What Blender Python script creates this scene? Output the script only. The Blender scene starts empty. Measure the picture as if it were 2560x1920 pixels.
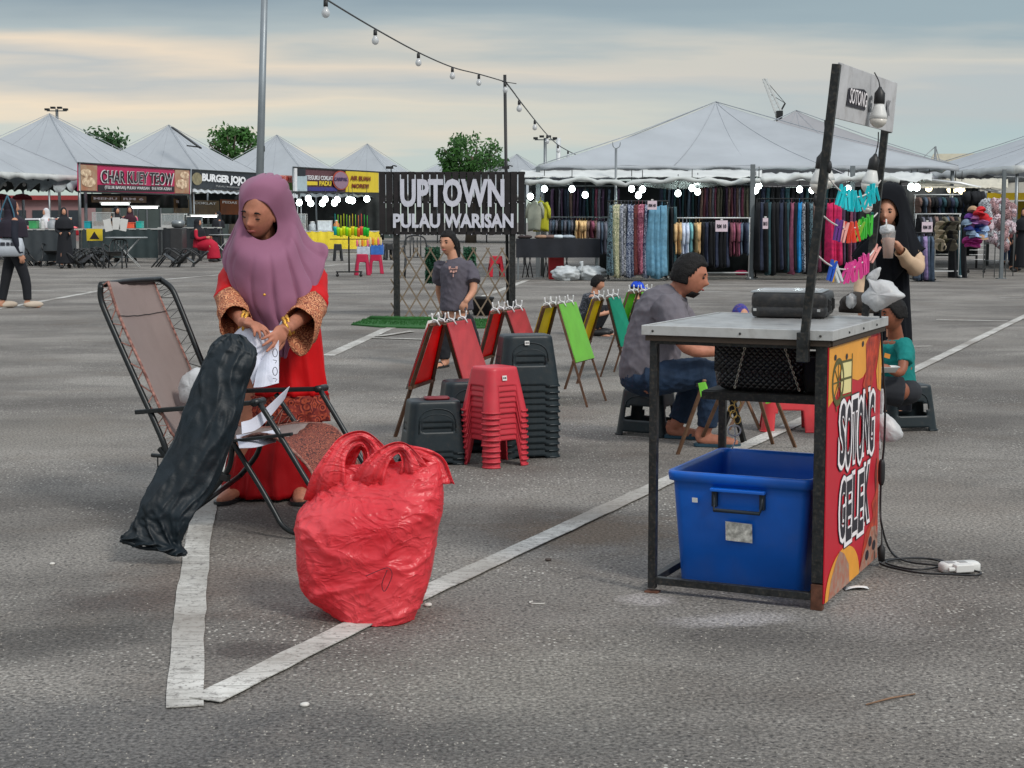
import bpy, math, random
import numpy as np
from mathutils import Vector, Matrix, noise
random.seed(7)
V = Vector
R = math.radians
SC = bpy.context.scene
COL = SC.collection
# ---------------------------------------------------------------- camera
H = 1.33
FPX = 3900.0
PITCH = math.atan(408 / FPX)
cd = bpy.data.cameras.new('camera')
cam = bpy.data.objects.new('camera', cd)
COL.objects.link(cam)
cam.location = (0, 0, H)
cam.rotation_euler = (math.pi / 2 - PITCH, 0, 0)
cd.sensor_width = 36
cd.lens = FPX / 2560 * 36
cd.clip_start = 0.1
cd.clip_end = 2000
SC.camera = cam
SC.render.resolution_x = 1024
SC.render.resolution_y = 768
# ---------------------------------------------------------------- sky, sun, exposure
SUN_EL, SUN_AZ = R(42), R(-48)          # soft light from behind the camera
w = bpy.data.worlds.new('World')
SC.world = w
w.use_nodes = True
nt = w.node_tree
nt.nodes.clear()
def nn(t, typ, **kw):
    n = t.nodes.new(typ)
    for k, v in kw.items():
        setattr(n, k, v)
    return n
def mth(t, op, a, b=None, c=None, clamp=False):
    n = t.nodes.new('ShaderNodeMath'); n.operation = op; n.use_clamp = clamp
    for i, x in enumerate((a, b, c)):
        if x is None: continue
        if isinstance(x, (int, float)): n.inputs[i].default_value = x
        else: t.links.new(x, n.inputs[i])
    return n.outputs[0]
def mixc(t, f, a, b, mode='MIX'):
    n = t.nodes.new('ShaderNodeMix'); n.data_type = 'RGBA'; n.blend_type = mode
    for i, x in ((0, f), (6, a), (7, b)):
        if isinstance(x, (int, float)): n.inputs[i].default_value = x
        elif isinstance(x, (tuple, list)): n.inputs[i].default_value = (*x[:3], 1)
        else: t.links.new(x, n.inputs[i])
    return n.outputs[2]
def ramp(t, fac, stops, interp='LINEAR'):
    n = t.nodes.new('ShaderNodeValToRGB'); n.color_ramp.interpolation = interp
    e = n.color_ramp.elements
    while len(e) < len(stops): e.new(0.5)
    for i, (p, c) in enumerate(stops):
        e[i].position = p
        e[i].color = (c, c, c, 1) if isinstance(c, (int, float)) else (*c[:3], 1)
    t.links.new(fac, n.inputs[0])
    return n.outputs[0]
sky = nn(nt, 'ShaderNodeTexSky', sky_type='NISHITA', sun_disc=False)
sky.sun_elevation = SUN_EL; sky.sun_rotation = math.pi / 2 - SUN_AZ
tc = nn(nt, 'ShaderNodeTexCoord')
sp = nn(nt, 'ShaderNodeSeparateXYZ'); nt.links.new(tc.outputs['Generated'], sp.inputs[0])
zc = mth(nt, 'MAXIMUM', sp.outputs[2], 0.0)
den = mth(nt, 'ADD', zc, 0.09)
cx = mth(nt, 'DIVIDE', sp.outputs[0], den); cy = mth(nt, 'DIVIDE', sp.outputs[1], den)
cmb = nn(nt, 'ShaderNodeCombineXYZ')
nt.links.new(mth(nt, 'MULTIPLY', cx, 0.55), cmb.inputs[0]); nt.links.new(cy, cmb.inputs[1])
n1 = nn(nt, 'ShaderNodeTexNoise'); n1.inputs['Scale'].default_value = 0.9; n1.inputs['Detail'].default_value = 5; n1.inputs['Roughness'].default_value = 0.52
nt.links.new(cmb.outputs[0], n1.inputs['Vector'])
n2 = nn(nt, 'ShaderNodeTexNoise'); n2.inputs['Scale'].default_value = 0.35; n2.inputs['Detail'].default_value = 3
nt.links.new(cmb.outputs[0], n2.inputs['Vector'])
# height of the ray, bent by the noise so the cloud bands are ragged
hz = mth(nt, 'ADD', zc, mth(nt, 'MULTIPLY', mth(nt, 'SUBTRACT', n1.outputs[0], 0.5), 0.085))
hz = mth(nt, 'ADD', hz, mth(nt, 'MULTIPLY', sp.outputs[0], 0.03))
band = ramp(nt, mth(nt, 'MULTIPLY', hz, 5.0), [
    (0.0, (0.52, 0.60, 0.53)), (0.10, (0.50, 0.60, 0.56)), (0.22, (0.58, 0.62, 0.58)), (0.31, (0.86, 0.72, 0.55)),
    (0.40, (0.52, 0.53, 0.52)), (0.47, (0.84, 0.70, 0.54)), (0.56, (0.42, 0.48, 0.49)), (0.68, (0.25, 0.32, 0.37)), (1.0, (0.32, 0.37, 0.41))])
# warmer to the left of the view, cooler to the right
az = mth(nt, 'MULTIPLY_ADD', sp.outputs[0], 1.9, 0.45, clamp=True)
cool = ramp(nt, mth(nt, 'MULTIPLY', hz, 5.0), [
    (0.0, (0.52, 0.62, 0.58)), (0.3, (0.43, 0.54, 0.56)), (0.45, (0.48, 0.52, 0.53)), (0.52, (0.62, 0.60, 0.54)), (0.62, (0.33, 0.42, 0.46)), (1.0, (0.30, 0.36, 0.40))])
band = mixc(nt, az, band, cool)
high = ramp(nt, n2.outputs[0], [(0.3, (0.72, 0.80, 0.88)), (0.7, (1.05, 1.10, 1.15))])
up = ramp(nt, zc, [(0.15, 0.0), (0.6, 1.0)])
cloud = mixc(nt, up, band, high)
cl10 = mixc(nt, 1.0, cloud, (8.0, 8.0, 8.0), 'MULTIPLY')
mixed = mixc(nt, 0.93, sky.outputs[0], cl10)
bg = nn(nt, 'ShaderNodeBackground'); bg.inputs[1].default_value = 0.1
out = nn(nt, 'ShaderNodeOutputWorld')
nt.links.new(mixed, bg.inputs[0]); nt.links.new(bg.outputs[0], out.inputs[0])
sd = bpy.data.lights.new('sun', 'SUN'); sd.energy = 1.5; sd.angle = R(12); sd.color = (1.0, 0.95, 0.88)
so = bpy.data.objects.new('sun', sd); COL.objects.link(so)
sdir = V((math.cos(SUN_AZ) * math.cos(SUN_EL), math.sin(SUN_AZ) * math.cos(SUN_EL), math.sin(SUN_EL)))
so.rotation_euler = (-sdir).to_track_quat('-Z', 'Y').to_euler()
so.location = (0, -5, 20)
SC.view_settings.view_transform = 'Standard'
SC.view_settings.look = 'None'
SC.view_settings.exposure = 0.35
SC.view_settings.gamma = 1.0
SC.view_settings.use_curve_mapping = False
SC.cycles.max_bounces = 6
SC.cycles.transparent_max_bounces = 8
# ---------------------------------------------------------------- placing helpers (photo position -> point of the place)
CT, ST = math.cos(PITCH), math.sin(PITCH)
def ray(px, py):
    x = (px - 1280) / FPX; y = (960 - py) / FPX
    return V((x, CT + y * ST, -ST + y * CT))
def at(px, py, Y):
    d = ray(px, py); return V((0, 0, H)) + d * (Y / d.y)
def gp(px, py, z=0.0):
    d = ray(px, py); return V((0, 0, H)) + d * ((z - H) / d.z)
def onpl(px, py, p0, n):
    d = ray(px, py); return V((0, 0, H)) + d * ((p0 - V((0, 0, H))).dot(n) / d.dot(n))
# ---------------------------------------------------------------- materials
MATS = {}
def M(name, col, rough=0.6, metal=0.0, var=0.12, vs=6.0, bump=0.0, bs=80.0, spec=0.4, emit=0.0, alpha=1.0, trans=0.0, sheen=0.0, coord='Object', col2=None, dirt=0.0):
    if name in MATS: return MATS[name]
    m = bpy.data.materials.new(name); m.use_nodes = True; MATS[name] = m
    t = m.node_tree; b = t.nodes['Principled BSDF']
    b.inputs['Roughness'].default_value = rough; b.inputs['Metallic'].default_value = metal
    b.inputs['Specular IOR Level'].default_value = spec
    if sheen: b.inputs['Sheen Weight'].default_value = sheen
    tcn = nn(t, 'ShaderNodeTexCoord')
    a = tuple(max(0, c * (1 - var)) for c in col); c2 = tuple(min(1, c * (1 + var)) for c in (col2 or col))
    nz = nn(t, 'ShaderNodeTexNoise'); nz.inputs['Scale'].default_value = vs; nz.inputs['Detail'].default_value = 5; nz.inputs['Roughness'].default_value = 0.6
    t.links.new(tcn.outputs[coord], nz.inputs['Vector'])
    f = ramp(t, nz.outputs[0], [(0.3, 0.0), (0.7, 1.0)])
    cc = mixc(t, f, a, c2)
    if dirt:
        nd = nn(t, 'ShaderNodeTexNoise'); nd.inputs['Scale'].default_value = vs * 3.3; nd.inputs['Detail'].default_value = 8
        t.links.new(tcn.outputs[coord], nd.inputs['Vector'])
        cc = mixc(t, mth(t, 'MULTIPLY', ramp(t, nd.outputs[0], [(0.5, 0.0), (0.75, 1.0)]), dirt), cc, (0.16, 0.13, 0.10))
    t.links.new(cc, b.inputs['Base Color'])
    if bump:
        nb = nn(t, 'ShaderNodeTexNoise'); nb.inputs['Scale'].default_value = bs; nb.inputs['Detail'].default_value = 4
        t.links.new(tcn.outputs[coord], nb.inputs['Vector'])
        bp = nn(t, 'ShaderNodeBump'); bp.inputs['Strength'].default_value = bump; bp.inputs['Distance'].default_value = 0.01
        t.links.new(nb.outputs[0], bp.inputs['Height']); t.links.new(bp.outputs[0], b.inputs['Normal'])
    if emit:
        b.inputs['Emission Color'].default_value = (*col, 1); b.inputs['Emission Strength'].default_value = emit
    if alpha < 1: b.inputs['Alpha'].default_value = alpha
    if trans:  # thin translucent skin (cloth, plastic film)
        tr = nn(t, 'ShaderNodeBsdfTranslucent'); t.links.new(cc, tr.inputs[0])
        ms = nn(t, 'ShaderNodeMixShader'); ms.inputs[0].default_value = trans
        o = t.nodes['Material Output']
        t.links.new(b.outputs[0], ms.inputs[1]); t.links.new(tr.outputs[0], ms.inputs[2]); t.links.new(ms.outputs[0], o.inputs[0])
    return m
def S(r, g, b):   # sRGB 0..255 -> linear
    return tuple(((c / 255) / 12.92 if c < 11 else (((c / 255) + 0.055) / 1.055) ** 2.4) for c in (r, g, b))
# ---------------------------------------------------------------- mesh builder
def crv(pts, n, closed=False):
    """Catmull-Rom through pts (any dimension), n samples per span"""
    P = [np.array(p, float) for p in pts]; o = []; N = len(P)
    spans = N if closed else N - 1
    for i in range(spans):
        p0 = P[(i - 1) % N] if closed or i > 0 else 2 * P[0] - P[1]
        p1 = P[i]; p2 = P[(i + 1) % N]
        p3 = P[(i + 2) % N] if closed or i + 2 < N else 2 * P[-1] - P[-2]
        for k in range(n):
            t = k / n
            o.append(0.5 * ((2 * p1) + (-p0 + p2) * t + (2 * p0 - 5 * p1 + 4 * p2 - p3) * t * t + (-p0 + 3 * p1 - 3 * p2 + p3) * t ** 3))
    if not closed: o.append(P[-1])
    return o
def V3(p): return V((float(p[0]), float(p[1]), float(p[2])))
class MB:
    def __init__(s): s.v = []; s.f = []; s.m = []; s.sm = []
    def add(s, vs, fs, mi=0, smooth=False, X=None):
        o = len(s.v)
        for p in vs:
            p = V3(p)
            s.v.append(X @ p if X is not None else p)
        for f in fs:
            s.f.append(tuple(i + o for i in f)); s.m.append(mi); s.sm.append(smooth)
        return s
    def box(s, c, d, X=None, mi=0):
        hx, hy, hz = d[0] / 2, d[1] / 2, d[2] / 2
        vs = [(c[0] + a * hx, c[1] + b * hy, c[2] + e * hz) for e in (-1, 1) for b in (-1, 1) for a in (-1, 1)]
        return s.add(vs, [(0, 2, 3, 1), (4, 5, 7, 6), (0, 1, 5, 4), (2, 6, 7, 3), (0, 4, 6, 2), (1, 3, 7, 5)], mi, False, X)
    def bar(s, a, b, w, h=None, mi=0, up=None):
        a, b = V3(a), V3(b); h = h or w; d = (b - a)
        L = d.length; d.normalize(); up = V3(up) if up is not None else V((0, 0, 1))
        if abs(d.dot(up)) > 0.97: up = V((0, 1, 0))
        x = d.cross(up).normalized(); z = x.cross(d).normalized()
        X = Matrix(((x.x, d.x, z.x, a.x), (x.y, d.y, z.y, a.y), (x.z, d.z, z.z, a.z), (0, 0, 0, 1)))
        return s.box((0, L / 2, 0), (w, L, h), X, mi)
    def tube(s, pts, r, n=8, mi=0, cap=True, sub=0, flat=1.0):
        pts = [V3(p) for p in pts]
        rr = list(r) if isinstance(r, (list, tuple)) else [r] * len(pts)
        if sub:
            q = crv([(p.x, p.y, p.z, k) for p, k in zip(pts, rr)], sub)
            pts = [V3(p) for p in q]; rr = [max(1e-4, float(p[3])) for p in q]
        vs = []; N = len(pts); prev = None
        for i, p in enumerate(pts):
            t = (pts[min(i + 1, N - 1)] - pts[max(i - 1, 0)]).normalized()
            if prev is None:
                u = V((0, 0, 1)) if abs(t.z) < 0.9 else V((0, 1, 0))
                x = t.cross(u).normalized()
            else:
                x = (prev - t * prev.dot(t)).normalized()
            prev = x; y = t.cross(x)
            for k in range(n):
                a = 2 * math.pi * k / n
                vs.append(p + x * (math.cos(a) * rr[i]) + y * (math.sin(a) * rr[i] * flat))
        fs = [(i * n + k, i * n + (k + 1) % n, (i + 1) * n + (k + 1) % n, (i + 1) * n + k) for i in range(N - 1) for k in range(n)]
        if cap: fs += [tuple(reversed(range(n))), tuple((N - 1) * n + k for k in range(n))]
        return s.add(vs, fs, mi, True)
    def grid(s, G, mi=0, cu=False, cv=False, smooth=True, skip=None, capv=False):
        """G[i][j] points; cu closes i, cv closes j"""
        nu, nv = len(G), len(G[0]); vs = [p for row in G for p in row]; fs = []
        for i in range(nu if cu else nu - 1):
            for j in range(nv if cv else nv - 1):
                if skip and skip(i, j): continue
                i2, j2 = (i + 1) % nu, (j + 1) % nv
                fs.append((i * nv + j, i2 * nv + j, i2 * nv + j2, i * nv + j2))
        if capv:
            fs.append(tuple(range(nv))); fs.append(tuple((nu - 1) * nv + j for j in reversed(range(nv))))
        return s.add(vs, fs, mi, smooth)
    def ball(s, c, r, X=None, nu=16, nv=10, mi=0, fn=None):
        if isinstance(r, (int, float)): r = (r, r, r)
        vs = []
        for i in range(1, nv):
            ph = math.pi * i / nv
            for k in range(nu):
                a = 2 * math.pi * k / nu
                vs.append((math.sin(ph) * math.cos(a), math.sin(ph) * math.sin(a), math.cos(ph)))
        vs += [(0, 0, 1), (0, 0, -1)]; o = []
        for d in vs:
            p = V((d[0] * r[0], d[1] * r[1], d[2] * r[2]))
            if fn: p = fn(p, d)
            if X is not None: p = X @ p
            o.append(p + V3(c))
        T, B = len(vs) - 2, len(vs) - 1
        fs = [((i) * nu + k, (i + 1) * nu + k, (i + 1) * nu + (k + 1) % nu, i * nu + (k + 1) % nu) for i in range(nv - 2) for k in range(nu)]
        fs += [(T, k, (k + 1) % nu) for k in range(nu)] + [(B, (nv - 2) * nu + (k + 1) % nu, (nv - 2) * nu + k) for k in range(nu)]
        return s.add(o, fs, mi, True)
    def poly(s, pts, mi=0): return s.add(pts, [tuple(range(len(pts)))], mi)
    def prism(s, pts, d, mi=0):
        """flat polygon pts extruded by vector d"""
        n = len(pts); d = V3(d); p = [V3(q) for q in pts]
        return s.add(p + [q + d for q in p], [tuple(reversed(range(n))), tuple(n + i for i in range(n))] + [(i, (i + 1) % n, n + (i + 1) % n, n + i) for i in range(n)], mi)
    def lathe(s, c, prof, n=16, mi=0, X=None, sx=1, sy=1):
        G = [[(c[0] + math.cos(2 * math.pi * k / n) * r * sx, c[1] + math.sin(2 * math.pi * k / n) * r * sy, c[2] + z) for k in range(n)] for r, z in prof]
        vs = [p for g in G for p in g]; N = len(G)
        fs = [(i * n + k, i * n + (k + 1) % n, (i + 1) * n + (k + 1) % n, (i + 1) * n + k) for i in range(N - 1) for k in range(n)]
        fs += [tuple(reversed(range(n))), tuple((N - 1) * n + k for k in range(n))]
        return s.add(vs, fs, mi, True, X)
    def mesh(s, name):
        me = bpy.data.meshes.new(name)
        me.from_pydata([tuple(p) for p in s.v], [], s.f)
        me.polygons.foreach_set('material_index', s.m); me.polygons.foreach_set('use_smooth', s.sm)
        me.update(); return me
    def build(s, name, mat, parent=None, bev=0, solid=0, offset=0, X=None, sub=0, wn=False):
        me = s.mesh(name)
        for m in (mat if isinstance(mat, (list, tuple)) else [mat]): me.materials.append(m)
        o = bpy.data.objects.new(name, me); COL.objects.link(o)
        if parent: o.parent = parent
        if X is not None: o.matrix_local = X
        if sub:
            q = o.modifiers.new('s', 'SUBSURF'); q.levels = sub; q.render_levels = sub
        if solid:
            q = o.modifiers.new('t', 'SOLIDIFY'); q.thickness = solid; q.offset = offset
        if bev:
            q = o.modifiers.new('b', 'BEVEL'); q.width = bev; q.segments = 2; q.limit_method = 'ANGLE'; q.angle_limit = R(40)
        return o
def tag(o, label=None, cat=None, group=None, kind=None):
    if label: o['label'] = label
    if cat: o['category'] = cat
    if group: o['group'] = group
    if kind: o['kind'] = kind
    return o
def thing(name, label, cat, loc=(0, 0, 0), rz=0.0, group=None):
    o = bpy.data.objects.new(name, None); COL.objects.link(o); o.empty_display_size = 0.1
    o.location = V3(loc); o.rotation_euler = (0, 0, rz)
    return tag(o, label, cat, group)
def struct(o): o['kind'] = 'structure'; return o
def stuff(o): o['kind'] = 'stuff'; return o
def inst(me, name, mat=None, loc=(0, 0, 0), rot=(0, 0, 0), sc=(1, 1, 1), parent=None):
    o = bpy.data.objects.new(name, me); COL.objects.link(o)
    o.location = loc; o.rotation_euler = rot; o.scale = sc
    if parent: o.parent = parent
    if mat is not None:
        if not me.materials: me.materials.append(mat)
        o.material_slots[0].link = 'OBJECT'; o.material_slots[0].material = mat
    return o
def copy_tree(o, parent=None, **kw):
    c = o.copy(); COL.objects.link(c); c.parent = parent
    for ch in o.children: copy_tree(ch, c)
    return c
def organic(name, mb, mat, parent=None, voxel=0.008, smooth=4, disp=0.0, dscale=0.08, X=None):
    """fuse overlapping pieces into one continuous smooth skin"""
    me = mb.mesh('t'); o = bpy.data.objects.new('t', me); COL.objects.link(o)
    q = o.modifiers.new('r', 'REMESH'); q.mode = 'VOXEL'; q.voxel_size = voxel
    if smooth:
        q = o.modifiers.new('s', 'SMOOTH'); q.factor = 0.5; q.iterations = smooth
    dg = bpy.context.evaluated_depsgraph_get()
    m2 = bpy.data.meshes.new_from_object(o.evaluated_get(dg))
    bpy.data.objects.remove(o); bpy.data.meshes.remove(me)
    if disp:
        n = len(m2.vertices); co = np.empty(n * 3); m2.vertices.foreach_get('co', co); co = co.reshape(-1, 3)
        no = np.empty(n * 3); m2.vertices.foreach_get('normal', no); no = no.reshape(-1, 3)
        rs = np.random.RandomState(len(name) * 7 + n % 97)
        w = np.zeros(n)
        for k in range(9):      # crossing warped ridges that read as folds
            d = rs.randn(3); d /= np.linalg.norm(d)
            e = rs.randn(3); e /= np.linalg.norm(e)
            ph = co @ d * (2 * math.pi / (dscale * (0.6 + rs.rand()))) + 1.3 * np.sin(co @ e * (2 * math.pi / (dscale * 2.2)) + rs.rand() * 6) + rs.rand() * 6
            w += (1 - np.abs(np.sin(ph))) ** 2 - 0.3
        co += no * (w / 3 * disp)[:, None]
        m2.vertices.foreach_set('co', co.ravel()); m2.update()
    m2.name = name
    m2.materials.clear()
    for m in (mat if isinstance(mat, (list, tuple)) else [mat]): m2.materials.append(m)
    m2.polygons.foreach_set('use_smooth', [True] * len(m2.polygons))
    m2.polygons.foreach_set('material_index', [0] * len(m2.polygons))
    ob = bpy.data.objects.new(name, m2); COL.objects.link(ob)
    if parent: ob.parent = parent
    if X is not None: ob.matrix_local = X
    return ob
TXC = {}
def text(mb, s, o, ex, ey, w, h, depth=0.004, bold=0.0, mi=0, sp=1.0):
    """lettering s fitted to a w x h box whose lower left corner is o, along ex (reading) and ey (up)"""
    key = (s, round(bold, 4), sp)
    if key not in TXC:
        c = bpy.data.curves.new('t', 'FONT'); c.body = s; c.size = 1; c.offset = bold; c.extrude = 0.5; c.resolution_u = 3; c.space_character = sp
        ob = bpy.data.objects.new('t', c); COL.objects.link(ob)
        me = bpy.data.meshes.new_from_object(ob.evaluated_get(bpy.context.evaluated_depsgraph_get()))
        vs = [v.co.copy() for v in me.vertices]; fs = [tuple(p.vertices) for p in me.polygons]
        bpy.data.objects.remove(ob); bpy.data.curves.remove(c); bpy.data.meshes.remove(me)
        TXC[key] = (vs, fs)
    vs, fs = TXC[key]
    x0 = min(v.x for v in vs); x1 = max(v.x for v in vs); y0 = min(v.y for v in vs); y1 = max(v.y for v in vs)
    ex = V3(ex).normalized(); ey = V3(ey).normalized(); ez = ex.cross(ey); o = V3(o)
    pts = [o + ex * ((v.x - x0) / (x1 - x0) * w) + ey * ((v.y - y0) / (y1 - y0) * h) + ez * ((v.z + 0.5) * depth) for v in vs]
    return mb.add(pts, fs, mi)
def nz3(x, y, z, s=1.0): return noise.noise(V((x * s, y * s, z * s)))
# ---------------------------------------------------------------- ground
def asphalt_mat():
    m = bpy.data.materials.new('asphalt'); m.use_nodes = True; t = m.node_tree; b = t.nodes['Principled BSDF']
    g = nn(t, 'ShaderNodeNewGeometry'); P = g.outputs['Position']
    def nz(s, d=4, r=0.6, vec=P):
        n = nn(t, 'ShaderNodeTexNoise'); n.inputs['Scale'].default_value = s; n.inputs['Detail'].default_value = d; n.inputs['Roughness'].default_value = r
        t.links.new(vec, n.inputs['Vector']); return n.outputs[0]
    mp = nn(t, 'ShaderNodeMapping'); mp.inputs['Scale'].default_value = (0.8, 1.15, 1); t.links.new(P, mp.inputs[0])
    base = mixc(t, ramp(t, nz(0.55, 5, 0.6, mp.outputs[0]), [(0.36, 0.0), (0.64, 1.0)]), (0.124, 0.113, 0.102), (0.262, 0.244, 0.220))
    base = mixc(t, mth(t, 'MULTIPLY', ramp(t, nz(1.3, 6, 0.65), [(0.52, 0.0), (0.70, 1.0)]), 0.5), base, (0.145, 0.118, 0.095))
    mp3 = nn(t, 'ShaderNodeMapping'); mp3.inputs['Scale'].default_value = (0.5, .9, 1); mp3.inputs['Rotation'].default_value = (0, 0, 0.5); t.links.new(P, mp3.inputs[0])
    base = mixc(t, mth(t, 'MULTIPLY', ramp(t, nz(0.9, 3, 0.5, mp3.outputs[0]), [(0.56, 0.0), (0.70, 1.0)]), 0.6), base, (0.062, 0.056, 0.052))
    base = mixc(t, mth(t, 'MULTIPLY', ramp(t, nz(3.1, 7, 0.7), [(0.56, 0.0), (0.72, 1.0)]), 0.3), base, (0.26, 0.245, 0.215))
    grain = ramp(t, nz(75, 3, 0.7), [(0.30, 0.25), (0.5, 0.95), (0.70, 1.75)])
    base = mixc(t, 1.0, base, grain, 'MULTIPLY')
    vo = nn(t, 'ShaderNodeTexVoronoi'); vo.inputs['Scale'].default_value = 58; t.links.new(P, vo.inputs['Vector'])
    sel = nn(t, 'ShaderNodeSeparateColor'); t.links.new(vo.outputs['Color'], sel.inputs[0])
    chip = mth(t, 'MULTIPLY', mth(t, 'GREATER_THAN', sel.outputs[0], 0.74), mth(t, 'LESS_THAN', vo.outputs['Distance'], 0.30))
    chip = mth(t, 'MULTIPLY', chip, ramp(t, nz(0.8, 3), [(0.42, 0.04), (0.60, 1.0)]))
    base = mixc(t, chip, base, (0.58, 0.56, 0.51))
    dk = mth(t, 'MULTIPLY', mth(t, 'LESS_THAN', sel.outputs[1], 0.16), mth(t, 'LESS_THAN', vo.outputs['Distance'], 0.34))
    base = mixc(t, mth(t, 'MULTIPLY', dk, 0.8), base, (0.035, 0.033, 0.032))
    # small dry flecks and scuffs, stretched along one way as on a worn surface
    mp2 = nn(t, 'ShaderNodeMapping'); mp2.inputs['Scale'].default_value = (14, 40, 1); mp2.inputs['Rotation'].default_value = (0, 0, 0.1); t.links.new(P, mp2.inputs[0])
    base = mixc(t, mth(t, 'MULTIPLY', ramp(t, nz(1.0, 2, 0.5, mp2.outputs[0]), [(0.66, 0.0), (0.72, 1.0)]), 0.5), base, (0.05, 0.045, 0.042))
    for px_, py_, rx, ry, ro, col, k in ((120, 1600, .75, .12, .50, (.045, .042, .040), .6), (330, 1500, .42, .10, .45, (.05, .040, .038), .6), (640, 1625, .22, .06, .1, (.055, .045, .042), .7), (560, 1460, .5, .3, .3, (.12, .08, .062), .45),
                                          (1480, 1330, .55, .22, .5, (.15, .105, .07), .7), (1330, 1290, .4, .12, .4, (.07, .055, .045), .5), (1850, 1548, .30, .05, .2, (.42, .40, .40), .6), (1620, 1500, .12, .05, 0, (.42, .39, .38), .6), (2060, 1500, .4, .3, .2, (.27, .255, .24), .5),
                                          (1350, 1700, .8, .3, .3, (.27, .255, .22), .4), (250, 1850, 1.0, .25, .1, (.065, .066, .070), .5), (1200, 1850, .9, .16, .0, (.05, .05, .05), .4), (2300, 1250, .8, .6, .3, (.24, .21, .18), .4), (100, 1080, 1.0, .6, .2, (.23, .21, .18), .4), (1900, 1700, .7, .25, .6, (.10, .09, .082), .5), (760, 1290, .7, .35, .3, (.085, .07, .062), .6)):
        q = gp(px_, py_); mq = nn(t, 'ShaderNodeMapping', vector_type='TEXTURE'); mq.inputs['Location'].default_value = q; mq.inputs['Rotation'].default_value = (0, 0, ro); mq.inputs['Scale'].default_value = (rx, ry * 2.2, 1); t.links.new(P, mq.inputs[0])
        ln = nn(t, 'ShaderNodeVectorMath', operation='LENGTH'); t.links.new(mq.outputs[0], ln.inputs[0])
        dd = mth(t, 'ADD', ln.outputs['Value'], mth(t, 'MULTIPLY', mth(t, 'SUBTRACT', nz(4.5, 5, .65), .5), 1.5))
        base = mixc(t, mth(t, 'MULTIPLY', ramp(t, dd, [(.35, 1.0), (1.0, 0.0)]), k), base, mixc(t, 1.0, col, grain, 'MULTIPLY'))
    t.links.new(base, b.inputs['Base Color'])
    b.inputs['Roughness'].default_value = 0.82; b.inputs['Specular IOR Level'].default_value = 0.35
    hgt = mth(t, 'ADD', mth(t, 'MULTIPLY', nz(85, 3, 0.7), 1.0), mth(t, 'MULTIPLY', vo.outputs['Distance'], 0.9))
    bp = nn(t, 'ShaderNodeBump'); bp.inputs['Strength'].default_value = 0.75; bp.inputs['Distance'].default_value = 0.008
    t.links.new(hgt, bp.inputs['Height']); t.links.new(bp.outputs[0], b.inputs['Normal'])
    return m
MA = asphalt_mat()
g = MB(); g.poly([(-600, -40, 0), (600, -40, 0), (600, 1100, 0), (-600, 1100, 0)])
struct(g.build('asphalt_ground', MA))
def paint_mat():
    m = bpy.data.materials.new('road_paint'); m.use_nodes = True; t = m.node_tree; b = t.nodes['Principled BSDF']
    g = nn(t, 'ShaderNodeNewGeometry'); P = g.outputs['Position']
    def nz(s, d=5, r=0.65, vec=P):
        n = nn(t, 'ShaderNodeTexNoise'); n.inputs['Scale'].default_value = s; n.inputs['Detail'].default_value = d; n.inputs['Roughness'].default_value = r
        t.links.new(vec, n.inputs['Vector']); return n.outputs[0]
    mp = nn(t, 'ShaderNodeMapping'); mp.inputs['Scale'].default_value = (8, 60, 1); t.links.new(P, mp.inputs[0])
    c = mixc(t, ramp(t, nz(2.2), [(0.38, 0.0), (0.62, 1.0)]), (0.38, 0.365, 0.335), (0.68, 0.67, 0.63))
    c = mixc(t, mth(t, 'MULTIPLY', ramp(t, nz(1.0, 4, 0.6, mp.outputs[0]), [(0.50, 0.0), (0.62, 1.0)]), 0.55), c, (0.20, 0.19, 0.17))
    c = mixc(t, mth(t, 'MULTIPLY', ramp(t, nz(60, 3), [(0.56, 0.0), (0.66, 1.0)]), 0.8), c, (0.12, 0.11, 0.10))
    c = mixc(t, mth(t, 'MULTIPLY', ramp(t, nz(14, 6, .75), [(0.54, 0.0), (0.64, 1.0)]), 0.7), c, (0.16, 0.15, 0.14))
    c = mixc(t, mth(t, 'MULTIPLY', ramp(t, nz(1.1, 3, 0.5), [(0.50, 0.0), (0.64, 1.0)]), 0.75), c, (0.18, 0.155, 0.13))
    t.links.new(c, b.inputs['Base Color']); b.inputs['Roughness'].default_value = 0.7
    bp = nn(t, 'ShaderNodeBump'); bp.inputs['Strength'].default_value = 0.4; bp.inputs['Distance'].default_value = 0.004
    t.links.new(nz(70, 3), bp.inputs['Height']); t.links.new(bp.outputs[0], b.inputs['Normal'])
    return m
MP = paint_mat()
def line(pts, w, z):
    """thick paint with slightly wavering edges"""
    P = [V3(p) for p in crv([tuple(gp(*p)) for p in pts], 1)]
    Q = []
    for i in range(len(P) - 1):
        n = max(1, int((P[i + 1] - P[i]).length / 0.12))
        for k in range(n): Q.append(P[i].lerp(P[i + 1], k / n))
    Q.append(P[-1]); L = []; Rr = []
    for i, p in enumerate(Q):
        t = (Q[min(i + 1, len(Q) - 1)] - Q[max(i - 1, 0)]).normalized(); s = V((-t.y, t.x, 0))
        j = 0.0035 * (w / 0.1)
        L.append(p + s * (w / 2 + random.uniform(-j, j)) + V((0, 0, z))); Rr.append(p - s * (w / 2 + random.uniform(-j, j)) + V((0, 0, z)))
    m = MB(); m.grid([L, Rr], smooth=False)
    o = m.build('parking_line', MP); o.modifiers.new('t', 'SOLIDIFY').thickness = 0.003
    return struct(o)
line([(463, 1770), (470, 1575), (496, 1345), (533, 1183), (562, 1085)], 0.105, 0.006)
line([(512, 1756), (925, 1550), (1600, 1236), (2261, 938), (2700, 724)], 0.10, 0.010)
line([(820, 890), (965, 824), (1080, 790), (1320, 700)], 0.13, 0.006)
line([(930, 846), (1085, 851)], 0.09, 0.010)
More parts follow.
